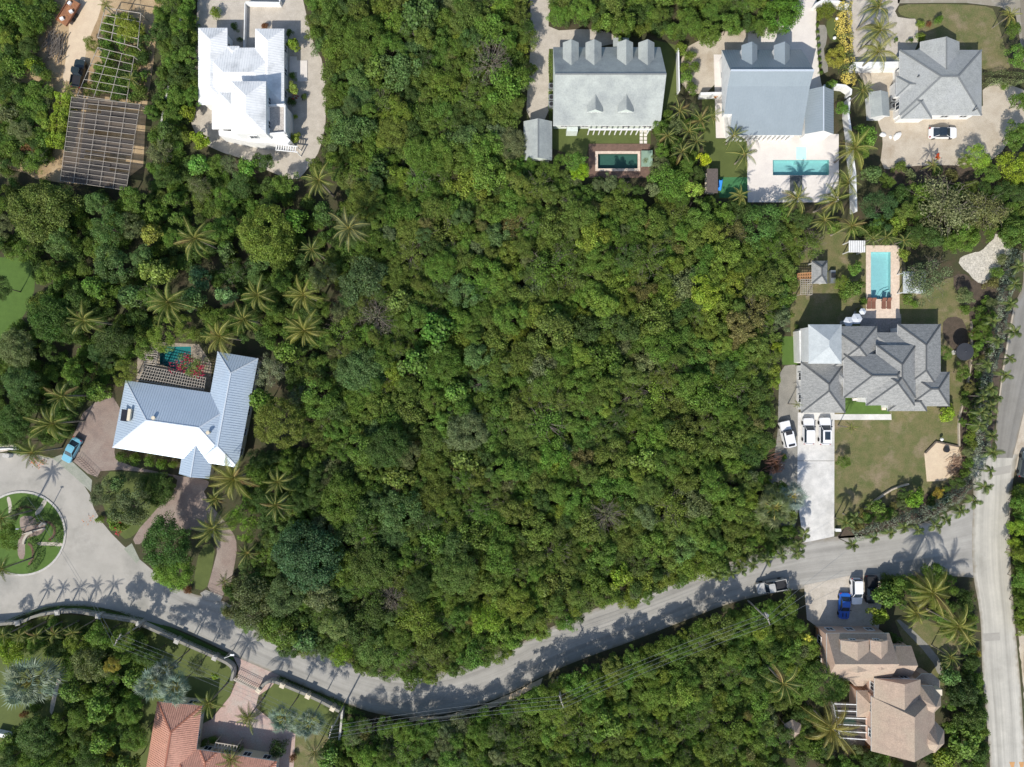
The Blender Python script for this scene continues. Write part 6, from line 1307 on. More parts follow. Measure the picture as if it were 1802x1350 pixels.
# ---- named single trees: px, py, radius px, height, crown kind, tint, label
NAMED = [
 (378, 290, 20, 4.5, 'wood', 'mid', 'green tree at the south west corner of the white house paving'), (462, 284, 20, 4.5, 'wood', 'dark', 'dark green tree overhanging the paving below the white porch'), (500, 322, 24, 5, 'wood', 'mid', 'green tree at the shaded end of the white house drive'), (555, 292, 18, 4.5, 'wood', 'olive', 'olive tree overhanging the drive beside the palm at its foot'), (1362, 938, 18, 3.6, 'wood', 'dark', 'dark bushy tree below the large green fan palm'),
 (-10, 505, 26, 7, 'big', 'dark', 'dark tree cut by the left edge over the shaded lawn'),
 (600, 880, 46, 8.5, 'big', 'mid', 'large green crown in the lower left of the woodland'), (655, 1000, 48, 8, 'big', (0.117, 0.188, 0.040), 'large mid green crown left of the lower woodland middle'), (735, 1090, 44, 7.5, 'fine', 'yellow', 'large yellow green crown near the lower woodland edge'), (680, 790, 44, 8.5, 'big', 'dark', 'large dark crown right of the gap by the clipped round tree'),
 (560, 700, 40, 8, 'fine', 'fresh', 'bright crown at the woodland edge right of the grey leaved tree'), (700, 900, 42, 8, 'fine', 'blue', 'blue green crown in the lower left woodland'), (640, 350, 38, 7, 'big', 'olive', 'broad olive crown right of the pale woodland palm'), (800, 1010, 44, 8, 'big', (0.143, 0.211, 0.045), 'large light green crown in the lower middle of the woodland'),
 (660, 1150, 34, 7, 'fine', (0.159, 0.245, 0.060), 'light green crown bulging over the bend'), (500, 1050, 40, 8, 'big', (0.111, 0.171, 0.060), 'grey green crown above the shadowed bend'), (850, 260, 38, 6.5, 'fine', 'fresh', 'fresh green crown left of the small garage'), (745, 270, 40, 7, 'big', 'mid', 'large green crown in the upper woodland'), (860, 1090, 34, 6.5, 'fine', 'lime', 'lime green crown over the middle of the bend'), (640, 60, 40, 7.5, 'big', 'mid', 'large green crown at the top left of the woodland'),
 (820, 760, 42, 7.5, 'big', 'sage', 'grey green crown in the centre of the woodland'), (900, 560, 36, 7, 'fine', 'fresh', 'bright crown in the upper centre of the woodland'),
 (65, 368, 64, 8.5, 'big', (0.152, 0.204, 0.046), 'huge rounded olive green tree at the left edge below the shade house'), (100, 425, 26, 6, 'wood', 'blue', 'blue green tree under the south side of the huge rounded tree'),
 (466, 412, 58, 9, 'big', (0.190, 0.278, 0.046), 'big bright yellow green dome tree left of the pale woodland palm'), (486, 745, 50, 9.5, 'dome', (0.175, 0.204, 0.041), 'clipped round olive tree touching the blue metal roof'),
 (474, 655, 32, 7, 'sparse', (0.228, 0.269, 0.144), 'grey leaved open tree at the north east corner of the blue metal roof'), (458, 705, 28, 6.5, 'broad', 'fresh', 'large leaved green tree between the grey tree and the clipped round tree'),
 (535, 985, 68, 10, 'big', (0.091, 0.171, 0.071), 'large blue green tree beside the lower brick drive'), (286, 958, 50, 9, 'big', (0.080, 0.171, 0.040), 'big dark green tree between the brick drives'), (300, 1008, 40, 7.5, 'big', (0.159, 0.262, 0.041), 'bright lower crown in front of the big dark tree above the road'),
 (226, 893, 42, 6.5, 'fine', (0.114, 0.156, 0.063), 'grey green spreading tree in the wedge beside the cul de sac'), (180, 868, 28, 5.5, 'fine', (0.129, 0.163, 0.075), 'left grey green tree of the wedge beside the cul de sac'), (272, 862, 36, 3, 'big', (0.076, 0.139, 0.025), 'low dark green mound south of the blue metal roof'), (208, 922, 22, 3.5, 'broad', 'mid', 'loose bush with red flecks on the road side of the wedge'), (205, 850, 18, 4.5, 'broad', 'blue', 'large leaved shrub tree at the top of the wedge'),
 (424, 922, 36, 5, 'feather', (0.182, 0.310, 0.041), 'bright feathery bush tree right of the leaning palm'), (442, 1062, 50, 7.5, 'fine', (0.129, 0.171, 0.069), 'grey green tree with bare twigs over the bend at the lower left woodland corner'), (495, 1112, 42, 7, 'wood', 'mid', 'tree overhanging the shadowed bend right of the twiggy tree'), (588, 1105, 28, 7, 'fine', (0.212, 0.294, 0.098), 'pale green rounded tree near the lower woodland edge'), (600, 1150, 26, 5, 'fine', 'lime', 'lime green tree hanging over the bend'),
 (636, 490, 46, 8, 'fine', (.105, .175, .070), 'soft blue green tree right of the pair of woodland edge palms'), (700, 120, 40, 7, 'wood', 'blue', 'blue green tree near the top of the woodland'), (615, 225, 40, 7, 'wood', 'blue', 'blue green rounded tree east of the white house driveway foot'),
 (770, 590, 42, 7.5, 'broad', (.115, .235, .036), 'vivid green large leaved tree in the middle of the woodland'), (725, 640, 36, 7, 'broad', (.120, .225, .036), 'vivid green tree just below the middle of the woodland'), (805, 690, 28, 6, 'broad', 'fresh', 'bright leafy tree right of the vivid green pair'),
 (1205, 965, 34, 5.5, 'fine', (0.152, 0.269, 0.075), 'pale bright green rounded tree near the right end of the bend'), (1378, 22, 40, 6, 'fine', (0.107, 0.221, 0.029), 'rich green rounded tree over the white driveway top'), (984, 25, 22, 3.5, 'fine', 'fresh', 'small rounded bright tree by the strip driveway at the top'),
 (1022, 301, 18, 4.5, 'fine', (0.244, 0.392, 0.023), 'vivid lime bush tree left of the deck pool'), (1010, 282, 20, 5, 'wood', 'fresh', 'green tree between the small garage and the lime bush'), (1180, 318, 38, 6, 'fine', 'fresh', 'rounded green tree right of the deck pool'), (1158, 290, 24, 5, 'feather', 'sage', 'feathery grey green tree at the corner of the brown deck'), (1238, 278, 15, 4, 'broad', (0.335, 0.425, 0.023), 'small yellow green tree among the clumping palms'), (1222, 332, 18, 5, 'broad', (0.288, 0.392, 0.058), 'pale leaved small tree left of the dark daybed'),
 (1338, 392, 44, 6.5, 'fine', (0.099, 0.212, 0.046), 'wide fresh green tree below the play turf'), (1290, 410, 30, 6, 'sparse', 'brown', 'brownish tree left of the wide fresh green tree'),
 (1672, 362, 62, 7.5, 'sparse', (0.190, 0.221, 0.098), 'large open grey olive tree above the villa plot'), (1740, 370, 40, 6.5, 'sparse', (0.212, 0.221, 0.081), 'brownish open tree right of the large grey olive tree'), (1555, 365, 38, 6.5, 'feather', (0.083, 0.156, 0.052), 'dark feathery tree left of the large grey olive tree'), (1792, 405, 32, 6, 'wood', 'mid', 'green tree by the road at the right edge'), (1580, 395, 22, 4.5, 'broad', 'yellow', 'yellow green bush tree above the villa pool pavilion'), (1705, 415, 30, 5, 'fine', 'fresh', 'bright green tree north of the white rubble patch'), (1640, 415, 24, 5, 'wood', 'dark', 'dark tree between the villa pool and the rubble patch'),
 (1635, 488, 44, 6.5, 'sparse', (0.145, 0.180, 0.086), 'spreading grey green tree east of the villa pool'), (1428, 432, 30, 5, 'sparse', 'olive', 'olive tree by the pale stones north west of the gazebo'), (1592, 450, 14, 3, 'broad', 'yellow', 'yellow green croton bush on the east side of the villa pool'), (1507, 505, 22, 3.5, 'broad', 'mid', 'large leaved shrub tree left of the villa pool lower end'), (1508, 470, 15, 3.5, 'broad', 'fresh', 'large leaved shrub tree left of the villa pool upper end'), (1482, 497, 14, 2.8, 'fine', 'yellow', 'small rounded bush tree right of the gazebo'),
 (1725, 275, 24, 4.5, 'fine', (0.235, 0.360, 0.041), 'bright yellow green rounded tree below the gravel yard'), (1700, 283, 15, 3.5, 'fine', 'yellow', 'yellow green bush left of the bright rounded tree'), (1742, 305, 22, 4, 'wood', 'mid', 'green tree below the bright rounded tree'), (1795, 292, 36, 5, 'fine', (0.250, 0.351, 0.034), 'large lime yellow tree at the right edge below the gravel'), (1793, 235, 28, 5, 'wood', 'mid', 'green tree at the right edge of the gravel yard'), (1800, 95, 26, 4.5, 'fine', 'fresh', 'bright green tree right of the dry lawn'), (1786, 50, 16, 4, 'fine', 'mid', 'rounded green tree at the top right beside the road'), (1800, 178, 20, 4, 'wood', 'mid', 'green tree beside the right end of the flat hedge'),
 (1535, 305, 20, 4, 'broad', 'blue', 'glossy large leaved tree below the white board'), (1528, 235, 22, 4, 'broad', 'fresh', 'green tree with red flecks left of the covered bundle'), (1562, 318, 15, 3, 'wood', 'mid', 'small green tree at the lower left corner of the gravel'), (1518, 262, 18, 4, 'wood', 'fresh', 'green bushy tree by the boundary wall'),
 (1455, 17, 19, 2.6, 'fine', (0.190, 0.228, 0.034), 'low rounded yellow green bush at the top by the curving white wall'), (1473, 98, 22, 3.5, 'fine', (0.304, 0.327, 0.058), 'yellowish round tree left of the croton hedge'), (1463, 148, 11, 2.5, 'wood', 'fresh', 'green bush beside the grey metal wing'), (1483, 190, 13, 3, 'wood', 'fresh', 'leafy green bush between the metal wing and the boundary wall'),
 (1458, 1209, 42, 7.5, 'dome', (0.159, 0.245, 0.052), 'densely rounded bright tree left of the brown shingle house'), (1568, 1052, 28, 4.5, 'broad', 'fresh', 'leafy green tree right of the black pickup'), (1592, 1030, 24, 4.5, 'wood', 'mid', 'green tree between the pickup and the largest golden palm'), (1545, 1082, 22, 3.5, 'broad', (0.197, 0.278, 0.034), 'yellow green bush below the white suv'), (1574, 1125, 13, 2.5, 'wood', 'dark', 'dark rounded bush at the corner of the brown garage roof'), (1662, 1075, 26, 3, 'wood', 'mid', 'green undergrowth tree beneath the golden palms'), (1700, 1065, 22, 3.5, 'wood', 'dark', 'dark tree at the pale road beside the golden palms'), (1650, 1010, 24, 3, 'wood', 'mid', 'green tree at the junction corner above the largest golden palm'),
 (1675, 1192, 23, 4, 'broad', (0.107, 0.196, 0.058), 'large leaved tree right of the brown house balcony'), (1712, 1170, 18, 3, 'wood', 'dark', 'dark bush along the pale road below the small palm'), (1702, 1222, 30, 5, 'wood', 'deep', 'very dark tree between the brown house and the pale road'), (1712, 1268, 30, 5, 'wood', 'dark', 'dark green tree along the pale road right of the turret bays'), (1700, 1310, 34, 5, 'broad', (0.129, 0.212, 0.041), 'leafy green tree over the pale road near the bottom edge'), (1665, 1342, 28, 4, 'broad', 'yellow', 'yellow green bushy tree at the bottom edge below the brown roof'),
 (1796, 885, 17, 3.5, 'wood', 'fresh', 'uppermost bush tree of the right edge row below the junction'), (1795, 930, 19, 4, 'wood', 'lime', 'lime bush tree in the right edge row beside the pale road'), (1796, 975, 18, 4, 'wood', 'yellow', 'yellow green bush tree in the right edge row'), (1798, 1020, 18, 4, 'wood', 'fresh', 'bright green bush tree in the right edge row'), (1801, 1065, 18, 4, 'wood', 'mid', 'green bush tree low in the right edge row'), (1803, 1105, 15, 3, 'wood', 'yellow', 'lowest bush tree of the right edge row above the boat'),
 (1697, 655, 17, 3.5, 'wood', 'mid', 'leafy bush below the black parasol'), (1665, 623, 17, 3.5, 'feather', 'fresh', 'bright leafy bush between the villa roof and the black parasol'), (1670, 728, 17, 3, 'broad', 'lime', 'lime bush at the south east corner of the villa'), (1486, 813, 14, 2.8, 'fine', 'mid', 'round green bush alone on the villa front lawn'), (1700, 520, 17, 3, 'wood', 'sage', 'bush on the villa lawn below the mulch patch'),
 (1613, 878, 20, 3.2, 'broad', (0.197, 0.327, 0.034), 'bright large leaved bush inside the villa hedge'), (1545, 893, 17, 2.6, 'broad', 'mid', 'green bush inside the lower villa hedge'), (1590, 868, 12, 2.5, 'wood', 'dark', 'small dark tree on the edge of the lawn by the stone wall'), (1688, 850, 14, 3, 'wood', 'dark', 'dark bush right of the sand pad'), (1652, 868, 11, 2, 'wood', 'gold', 'small golden bush below the sand pad'),
 (1735, 575, 14, 2.5, 'wood', 'mid', 'leafy bush inside the silvery hedge right of the villa'), (1722, 610, 12, 2.5, 'broad', 'fresh', 'bright bush inside the silvery hedge'), (1710, 765, 12, 2, 'wood', 'yellow', 'yellow green bush inside the hedge right of the sand pad'), (1712, 728, 12, 2, 'wood', 'mid', 'bush by the pale kerb on the villa east side'),
 (12, 945, 25, 5, 'fine', (0.091, 0.156, 0.021), 'dense round tree in the middle of the roundabout'), (25, 905, 12, 2.5, 'broad', 'sage', 'greyish shrub by the upper crescent hedge'),
 (345, 1172, 22, 6, 'sparse', 'sage', 'open grey green tree on the lawn by the pillared wall'), (376, 1190, 8, 2, 'broad', 'lime', 'tiny bright bush on the lawn by the pillared wall'),
 (334, 642, 28, 4.4, 'sparse', (0.167, 0.228, 0.058), 'bougainvillea arching over the half hidden pool'), (280, 592, 32, 6.5, 'feather', (0.206, 0.278, 0.046), 'yellow green feathery tree north of the half hidden pool'), (322, 578, 24, 6, 'feather', (0.197, 0.262, 0.046), 'yellow green feathery tree under the palm by the blue metal roof'), (215, 655, 26, 6, 'feather', (0.197, 0.253, 0.046), 'yellow green feathery tree at the west corner of the pergola'),
 (172, 690, 24, 4.5, 'broad', (0.190, 0.310, 0.052), 'light green bushy tree at the top of the brick forecourt'), (20, 742, 36, 7, 'big', (0.083, 0.163, 0.041), 'round green tree at the left edge above the cul de sac'), (30, 675, 36, 7, 'big', (0.091, 0.163, 0.046), 'round green tree at the left edge below the grey topped tree'), (22, 612, 38, 7.5, 'big', (0.152, 0.188, 0.075), 'grey topped tree below the shaded lawn'), (80, 560, 44, 8, 'big', (0.076, 0.145, 0.030), 'very dark round tree right of the shaded lawn'),
 (192, 466, 40, 7, 'fine', (0.107, 0.180, 0.052), 'soft rounded tree in the middle of the left garden'), (185, 400, 34, 7, 'fine', (0.099, 0.171, 0.046), 'rounded tree below the shade house'), (232, 350, 28, 6, 'wood', 'mid', 'tree at the lower right corner of the shade house'), (265, 410, 22, 5.5, 'broad', (0.244, 0.278, 0.052), 'yellowish small leaved tree near the hidden grey roof'), (270, 480, 30, 6, 'broad', (0.197, 0.278, 0.058), 'bright yellow green tree above the widest coconut palm'), (350, 488, 24, 5, 'broad', (0.137, 0.245, 0.092), 'glossy large leaved tree under the left garden palm'), (395, 520, 20, 4.5, 'broad', (0.182, 0.294, 0.115), 'pale glossy leaved tree left of the palm pair'), (225, 520, 26, 6, 'broad', 'blue', 'blue green large leaved tree above the palm with sparse fronds'), (165, 505, 26, 6, 'broad', 'fresh', 'green large leaved tree right of the very dark tree'),
 (195, 600, 34, 7, 'fine', (0.091, 0.139, 0.041), 'dim spreading tree north of the brick forecourt'), (520, 390, 26, 6, 'broad', (0.114, 0.253, 0.034), 'vivid round leaved tree between the bright dome and the woodland palm'), (350, 330, 24, 5, 'sparse', 'sage', 'grey twiggy tree below the white house garden'), (395, 350, 26, 5.5, 'fine', 'fresh', 'fresh green tree above the big bright dome tree'), (438, 292, 25, 5, 'broad', (0.129, 0.269, 0.041), 'fresh green tree below the white house porch'), (402, 288, 20, 4.5, 'sparse', 'sage', 'sage green tree below the white house south west corner'), (350, 288, 24, 5, 'broad', (0.137, 0.269, 0.046), 'bright green tree below the yellow bush at the white house corner'), (347, 243, 20, 3.5, 'broad', (0.228, 0.310, 0.029), 'yellow green bush at the south west of the white house'), (325, 198, 18, 3.5, 'broad', (0.197, 0.269, 0.029), 'yellow green bush beside the white house west wall'), (277, 265, 26, 5, 'sparse', 'sage', 'sage tree right of the shade house'), (265, 197, 16, 3.5, 'wood', 'fresh', 'bright green bush at the upper right of the shade house'),
 (516, 78, 14, 3, 'broad', (0.197, 0.294, 0.034), 'yellow green shrub at the north east of the white house'), (514, 152, 13, 2.8, 'broad', (0.244, 0.310, 0.058), 'variegated shrub against the east wall of the white house'), (521, 240, 12, 2.2, 'broad', 'yellow', 'shrub beside the white pergola steps'), (222, 45, 27, 4, 'fine', (0.228, 0.286, 0.046), 'yellow green tree growing over the vine covered pipe frame'), (158, 76, 15, 3, 'fine', (0.152, 0.196, 0.029), 'rounded bush beside the sandy track'), (154, 156, 13, 2.5, 'fine', (0.107, 0.147, 0.023), 'rounded bush at the tail of the dark pickup'),
 (60, 1302, 42, 7, 'big', (0.099, 0.180, 0.046), 'large green tree in the bottom left garden'), (155, 1175, 38, 8, 'fine', (0.145, 0.180, 0.063), 'grey green tree right of the huge fan palm'), (195, 1172, 17, 8.3, 'fine', 'gold', 'golden flowered treetop beside the left utility pole'), (22, 1150, 30, 4.5, 'wood', 'lime', 'lime green bush tree behind the left end of the pillared wall'), (575, 1335, 28, 4, 'broad', (0.152, 0.269, 0.058), 'bright leafy tree right of the pink court')]
CAT_SHRUB = ('bush', 'shrub', 'bougainvillea')
for (x, y, r_, h, kd, tt, lab) in NAMED:
    o = tree(x, y, r_, h, kd, tt, lab); SPEC.append((x, y, r_ * .95))
    if 'bougainvillea' in lab: o['category'] = 'bougainvillea'
# red blossoms on the bougainvillea, red flecks elsewhere
def blossoms(px, py, rpx, h, n, col, parent_label, name='blossom_cluster', sz=.13, lab='', cat='blossoms', grp=None):
    r = np.random.RandomState(int(px)); q = P(px, py, h); R = rpx * .1; th = r.rand(n) * 6.28; rr = np.sqrt(r.rand(n)) * R; k = 7; cx = r.rand(k) * 6.28; cr = np.sqrt(r.rand(k)) * R * .85; j = r.randint(0, k, n)
    pos = np.stack([np.cos(cx[j]) * cr[j] + r.normal(size=n) * R * .16, np.sin(cx[j]) * cr[j] + r.normal(size=n) * R * .16, r.rand(n) * .5 + .2], 1); nr = np.tile([0, 0, 1.0], (n, 1))
    o = link(name, leaf_blob(name, pos, nr, sz, 3)); o.location = q; tinted(o, col, .05); return setp(o, lab, cat, grp)
blossoms(340, 645, 24, 4.6, 260, (.33, .02, .05), '', lab='crimson bougainvillea blossoms by the pergola end'); blossoms(312, 636, 20, 4.4, 80, (.36, .04, .06), '', lab='scattered crimson blossoms above the half hidden pool')
blossoms(70, 812, 14, .3, 60, (.60, .16, .03), '', lab='orange flowers along the upper kerb of the cul de sac', sz=.12); blossoms(205, 925, 18, 3.2, 40, (.45, .03, .04), '', lab='red flowers on the wedge bush beside the cul de sac', sz=.12); blossoms(160, 915, 12, .4, 30, (.60, .18, .03), '', lab='orange flowers at the road edge of the wedge', sz=.1)
blossoms(1648, 277, 5, .8, 60, (.55, .12, .03), '', lab='orange leaved plant below the white saloon', sz=.14); blossoms(1258, 172, 4, .5, 40, (.65, .28, .05), '', lab='orange plant beside the short white wall', sz=.12); blossoms(327, 35, 5, 1.2, 60, (.20, .01, .03), '', lab='crimson leaved plant by the grey block wall', sz=.14); blossoms(1420, 1122, 6, 4.8, 80, (.55, .52, .08), '', lab='pale yellow flowering treetop left of the timber walkway', sz=.16); blossoms(520, 172, 6, 1.0, 50, (.25, .05, .03), '', lab='red leaved plant in the bed east of the white house', sz=.13)
# low shrubs
SHR = [(38, 248, 20, 2, 'dark'), (50, 262, 16, 1.6, 'rust'), (15, 235, 20, 2.5, 'mid'), (60, 238, 16, 2, 'sage'), (70, 185, 15, 2, 'mid'), (66, 150, 9, 1.2, 'mid'), (25, 20, 24, 3, 'fresh'), (68, 32, 20, 3, 'mid'), (14, 66, 22, 3, 'mid'), (52, 76, 20, 2.5, 'olive'), (28, 114, 24, 3, 'mid'), (60, 112, 18, 2.5, 'lime'), (12, 150, 20, 3, 'dark'), (38, 172, 16, 2.5, 'dark'), (12, 200, 22, 3, 'sage'), (90, 10, 16, 2, 'fresh'),
 (215, 804, 13, 2, 'mid'), (238, 808, 13, 2, 'fresh'), (262, 811, 12, 2, 'mid'), (284, 818, 12, 2, 'fresh'), (305, 818, 9, 1.6, 'mid'), (380, 22, 13, 1.8, 'yellow'), (466, 46, 8, 1.2, 'rust'), (414, 47, 9, 1.3, 'dark'), (510, 60, 9, 1.5, 'dark'), (422, 70, 6, 1, 'dark'), (516, 134, 8, 1.2, 'mid'), (535, 170, 7, 1.2, 'dark'), (514, 178, 10, 1.6, 'dark'), (520, 205, 5, 1, 'lime'),
 (1620, 42, 8, 1.3, 'yellow'), (1652, 36, 9, 2, 'fresh'), (1635, 42, 6, .8, 'rust'), (1577, 70, 5, .8, 'mid'), (1602, 72, 6, 1, 'dark'), (1620, 66, 10, 1.6, 'yellow'), (1768, 152, 9, .8, 'mid'), (1583, 295, 14, 1.5, 'olive'), (1600, 308, 14, 1.5, 'sage'), (1650, 300, 12, 1.5, 'dark'), (1675, 310, 14, 1.5, 'brown'), (1766, 325, 14, 2, 'brown'), (1208, 135, 14, 2.2, 'fresh'), (1222, 118, 12, 2, 'mid'), (1214, 98, 12, 2, 'yellow'), (1218, 155, 14, 2, 'mid'), (1205, 120, 12, 2, 'yellow'), (1200, 85, 14, 2.2, 'yellow'), (1100, 58, 12, 2, 'yellow'), (1050, 50, 12, 2, 'mid'),
 (1486, 520, 12, 2, 'mid'), (1520, 530, 8, 1.5, 'mid'), (1512, 548, 9, 1.2, 'brown'), (1598, 525, 12, 1.5, 'mid'), (1610, 535, 9, 1.2, 'fresh'), (1700, 545, 12, 1.6, 'mid'), (1402, 575, 6, 1, 'dark'), (1365, 818, 12, 1.5, 'rust'), (1380, 805, 8, 1.3, 'mid'), (1590, 880, 12, 1.6, 'mid'), (1520, 905, 12, 1.6, 'brown'), (1510, 930, 9, 1.2, 'brown'), (1570, 900, 12, 1.4, 'mid'), (1640, 890, 12, 1.5, 'dark'), (1665, 880, 12, 1.5, 'dark'), (1715, 590, 10, 1.5, 'rust'), (1725, 545, 12, 1.5, 'mid'), (1740, 530, 12, 1.5, 'fresh'), (1745, 500, 14, 2, 'brown'), (1720, 660, 8, 1, 'sage'), (1700, 708, 9, 1.2, 'mid'), (1705, 690, 8, 1, 'lime'), (1700, 795, 8, 1, 'sage'), (1755, 480, 14, 1.8, 'mid'), (1762, 455, 12, 1.5, 'sage'),
 (1530, 1310, 9, 1.5, 'rust'), (1545, 1335, 14, 2, 'mid'), (1575, 1345, 12, 2, 'mid'), (1510, 1320, 12, 1.8, 'sage'), (1435, 1320, 22, 3, 'mid'), (1410, 1335, 18, 2.5, 'dark'), (1716, 1150, 11, 1.6, 'gold'), (360, 1310, 10, 1.5, 'dark'), (375, 1302, 10, 1.5, 'mid'), (420, 1316, 9, 1.4, 'mid'), (490, 1318, 20, 2.5, 'deep'), (516, 1334, 9, 1.2, 'rust'), (200, 1320, 14, 2, 'gold'), (60, 1245, 12, 1.4, 'mid'), (42, 1258, 9, 1.2, 'rust'), (120, 1215, 8, 1.2, 'lime'), (330, 1038, 9, 1.2, 'rust'), (175, 915, 9, 1.2, 'yellow'), (1396, 775, 6, 1, 'mid')]
for (x, y, r_, h, tt) in SHR:
    near = min((('cul de sac', 130, 900), ('sandy track', 120, 90), ('white house', 430, 150), ('grey shingle gable house', 1100, 120), ('hip roofed grey house', 1655, 150), ('villa', 1540, 650), ('brown shingle house', 1570, 1230), ('terracotta house', 380, 1280), ('huge fan palm', 60, 1200), ('blue metal roofed house', 290, 780)), key=lambda q_: math.hypot(q_[1] - x, q_[2] - y))
    dx, dy = x - near[1], y - near[2]; side = ('east' if dx > 0 else 'west') if abs(dx) > abs(dy) else ('south' if dy > 0 else 'north')
    sz = 'small' if r_ < 10 else 'medium' if r_ < 16 else 'wide'
    lb = f'{sz} {TW[tt]} shrub on the {side} side of the {near[0]}'; o = shrub(x, y, r_, h, tt, lb, lb.replace(sz + ' ', '').replace('shrub', 'shrubs'))
# ---- garden thickets: trees standing between the named ones
GARDENS = [('in the beds under the pipe frames', [(180, 22), (246, 34), (262, 40), (262, 175), (222, 180), (150, 165), (176, 90)], [(9, 12), (6, 22)], (1.8, 1.1), [('mid', 3), ('yellow', 2), ('dark', 2), ('olive', 2)], 43),
 ('in the mulch bed behind the silvery hedge', [(1712, 560), (1745, 520), (1760, 540), (1745, 620), (1728, 680), (1722, 760), (1716, 820), (1690, 850), (1640, 885), (1560, 915), (1495, 935), (1490, 920), (1540, 898), (1600, 872), (1650, 862), (1695, 825), (1692, 720), (1705, 640)], [(12, 18), (8, 30)], (2.2, 1.5), [('mid', 4), ('dark', 3), ('fresh', 2), ('sage', 2), ('brown', 1)], 42),
 ('in the dirt yard at the top left', [(-20, -20), (100, -20), (95, 40), (75, 60), (72, 110), (110, 150), (90, 200), (90, 300), (-20, 310)], [(21, 8), (13, 20)], (3.6, 2.4), [('mid', 5), ('fresh', 3), ('yellow', 2), ('dark', 2), ('sage', 1)], 30),
 ('in the planting by the villa driveway mouth', [(1345, 840), (1385, 850), (1400, 900), (1402, 950), (1350, 985), (1325, 985), (1345, 940), (1338, 890)], [(14, 6), (11, 10)], (3.0, 2.2), [('dark', 3), ('mid', 3), ('sage', 2)], 41),
 ('in the thicket left of the woodland', [(0, 320), (60, 300), (120, 330), (240, 345), (262, 300), (262, 230), (300, 215), (330, 215), (335, 265), (380, 290), (430, 305), (500, 325), (570, 340), (585, 400), (580, 600), (500, 640), (460, 600), (380, 600), (280, 600), (240, 640), (200, 690), (150, 700), (110, 790), (0, 790), (-30, 700), (-20, 620), (30, 565), (56, 520), (58, 480), (40, 458), (-30, 452), (-30, 330)], [(24, 26), (17, 20)], (6.0, 4.0), [('mid', 4), ('dark', 4), ('blue', 2), ('sage', 2), ('fresh', 1)], 31),
 ('in the strip between the shade house and the white house', [(262, -20), (340, -20), (346, 60), (346, 180), (320, 230), (270, 240), (262, 190), (285, 120)], [(20, 12), (13, 12)], (4.5, 3.2), [('fresh', 3), ('mid', 3), ('olive', 3), ('dark', 2)], 32),
 ('in the dark gap between the blue metal roof and the woodland', [(432, 800), (520, 790), (600, 800), (560, 900), (480, 930), (440, 900), (425, 870)], [(22, 8), (16, 8)], (5.5, 3.5), [('deep', 2), ('dark', 4), ('mid', 2)], 33),
 ('in the bottom left garden', [(-20, 1112), (40, 1104), (110, 1092), (180, 1098), (235, 1108), (275, 1130), (270, 1180), (245, 1230), (250, 1290), (235, 1380), (-20, 1380), (-20, 1310), (30, 1290), (110, 1260), (110, 1170), (60, 1150), (-20, 1150)], [(26, 16), (17, 20)], (7.2, 5.0), [('mid', 4), ('dark', 3), ('fresh', 2), ('yellow', 1)], 34),
 ('between the two rows of plots at the upper right', [(1330, 355), (1400, 370), (1440, 385), (1520, 400), (1560, 330), (1780, 320), (1820, 300), (1820, 440), (1750, 415), (1700, 440), (1600, 430), (1480, 410), (1440, 400), (1390, 390)], [(20, 10), (14, 16)], (4.8, 3.5), [('mid', 3), ('fresh', 2), ('dark', 3), ('olive', 2)], 35),
 ('around the deck pool and daybed', [(975, 268), (1030, 262), (1034, 312), (1150, 318), (1150, 220), (1170, 190), (1235, 185), (1240, 290), (1236, 345), (1320, 352), (1320, 375), (1150, 350), (1060, 335), (985, 300)], [(16, 10), (12, 14)], (4.4, 3.2), [('mid', 3), ('fresh', 3), ('dark', 2), ('sage', 1)], 36),
 ('beside the brown shingle house', [(1550, 1015), (1690, 1012), (1715, 1050), (1725, 1100), (1728, 1180), (1735, 1260), (1740, 1350), (1660, 1380), (1440, 1390), (1440, 1320), (1400, 1320), (1380, 1380), (1350, 1380), (1380, 1240), (1430, 1240), (1455, 1260), (1470, 1310), (1535, 1325), (1610, 1345), (1670, 1310), (1665, 1215), (1690, 1200), (1690, 1140), (1600, 1090), (1550, 1060)], [(17, 14), (12, 16)], (3.8, 2.6), [('mid', 4), ('dark', 4), ('fresh', 2), ('deep', 1)], 37),
 ('beyond the plain return wall at the pink court', [(605, 1262), (640, 1268), (640, 1380), (560, 1390), (575, 1310), (600, 1308)], [(18, 4), (13, 4)], (4, 3), [('mid', 3), ('fresh', 3)], 38),
 ('at the right edge below the road junction', [(1785, 855), (1782, 900), (1783, 1020), (1790, 1112), (1830, 1112), (1830, 855)], [(13, 12), (9, 14)], (2.8, 2.0), [('fresh', 4), ('lime', 3), ('yellow', 2), ('mid', 2)], 40),
 ('at the top edge above the gable houses', WOOD_TOP, [(26, 9), (18, 12)], (5.5, 4.2), [('mid', 4), ('fresh', 3), ('yellow', 1), ('olive', 2)], 39)]
UNDER = []
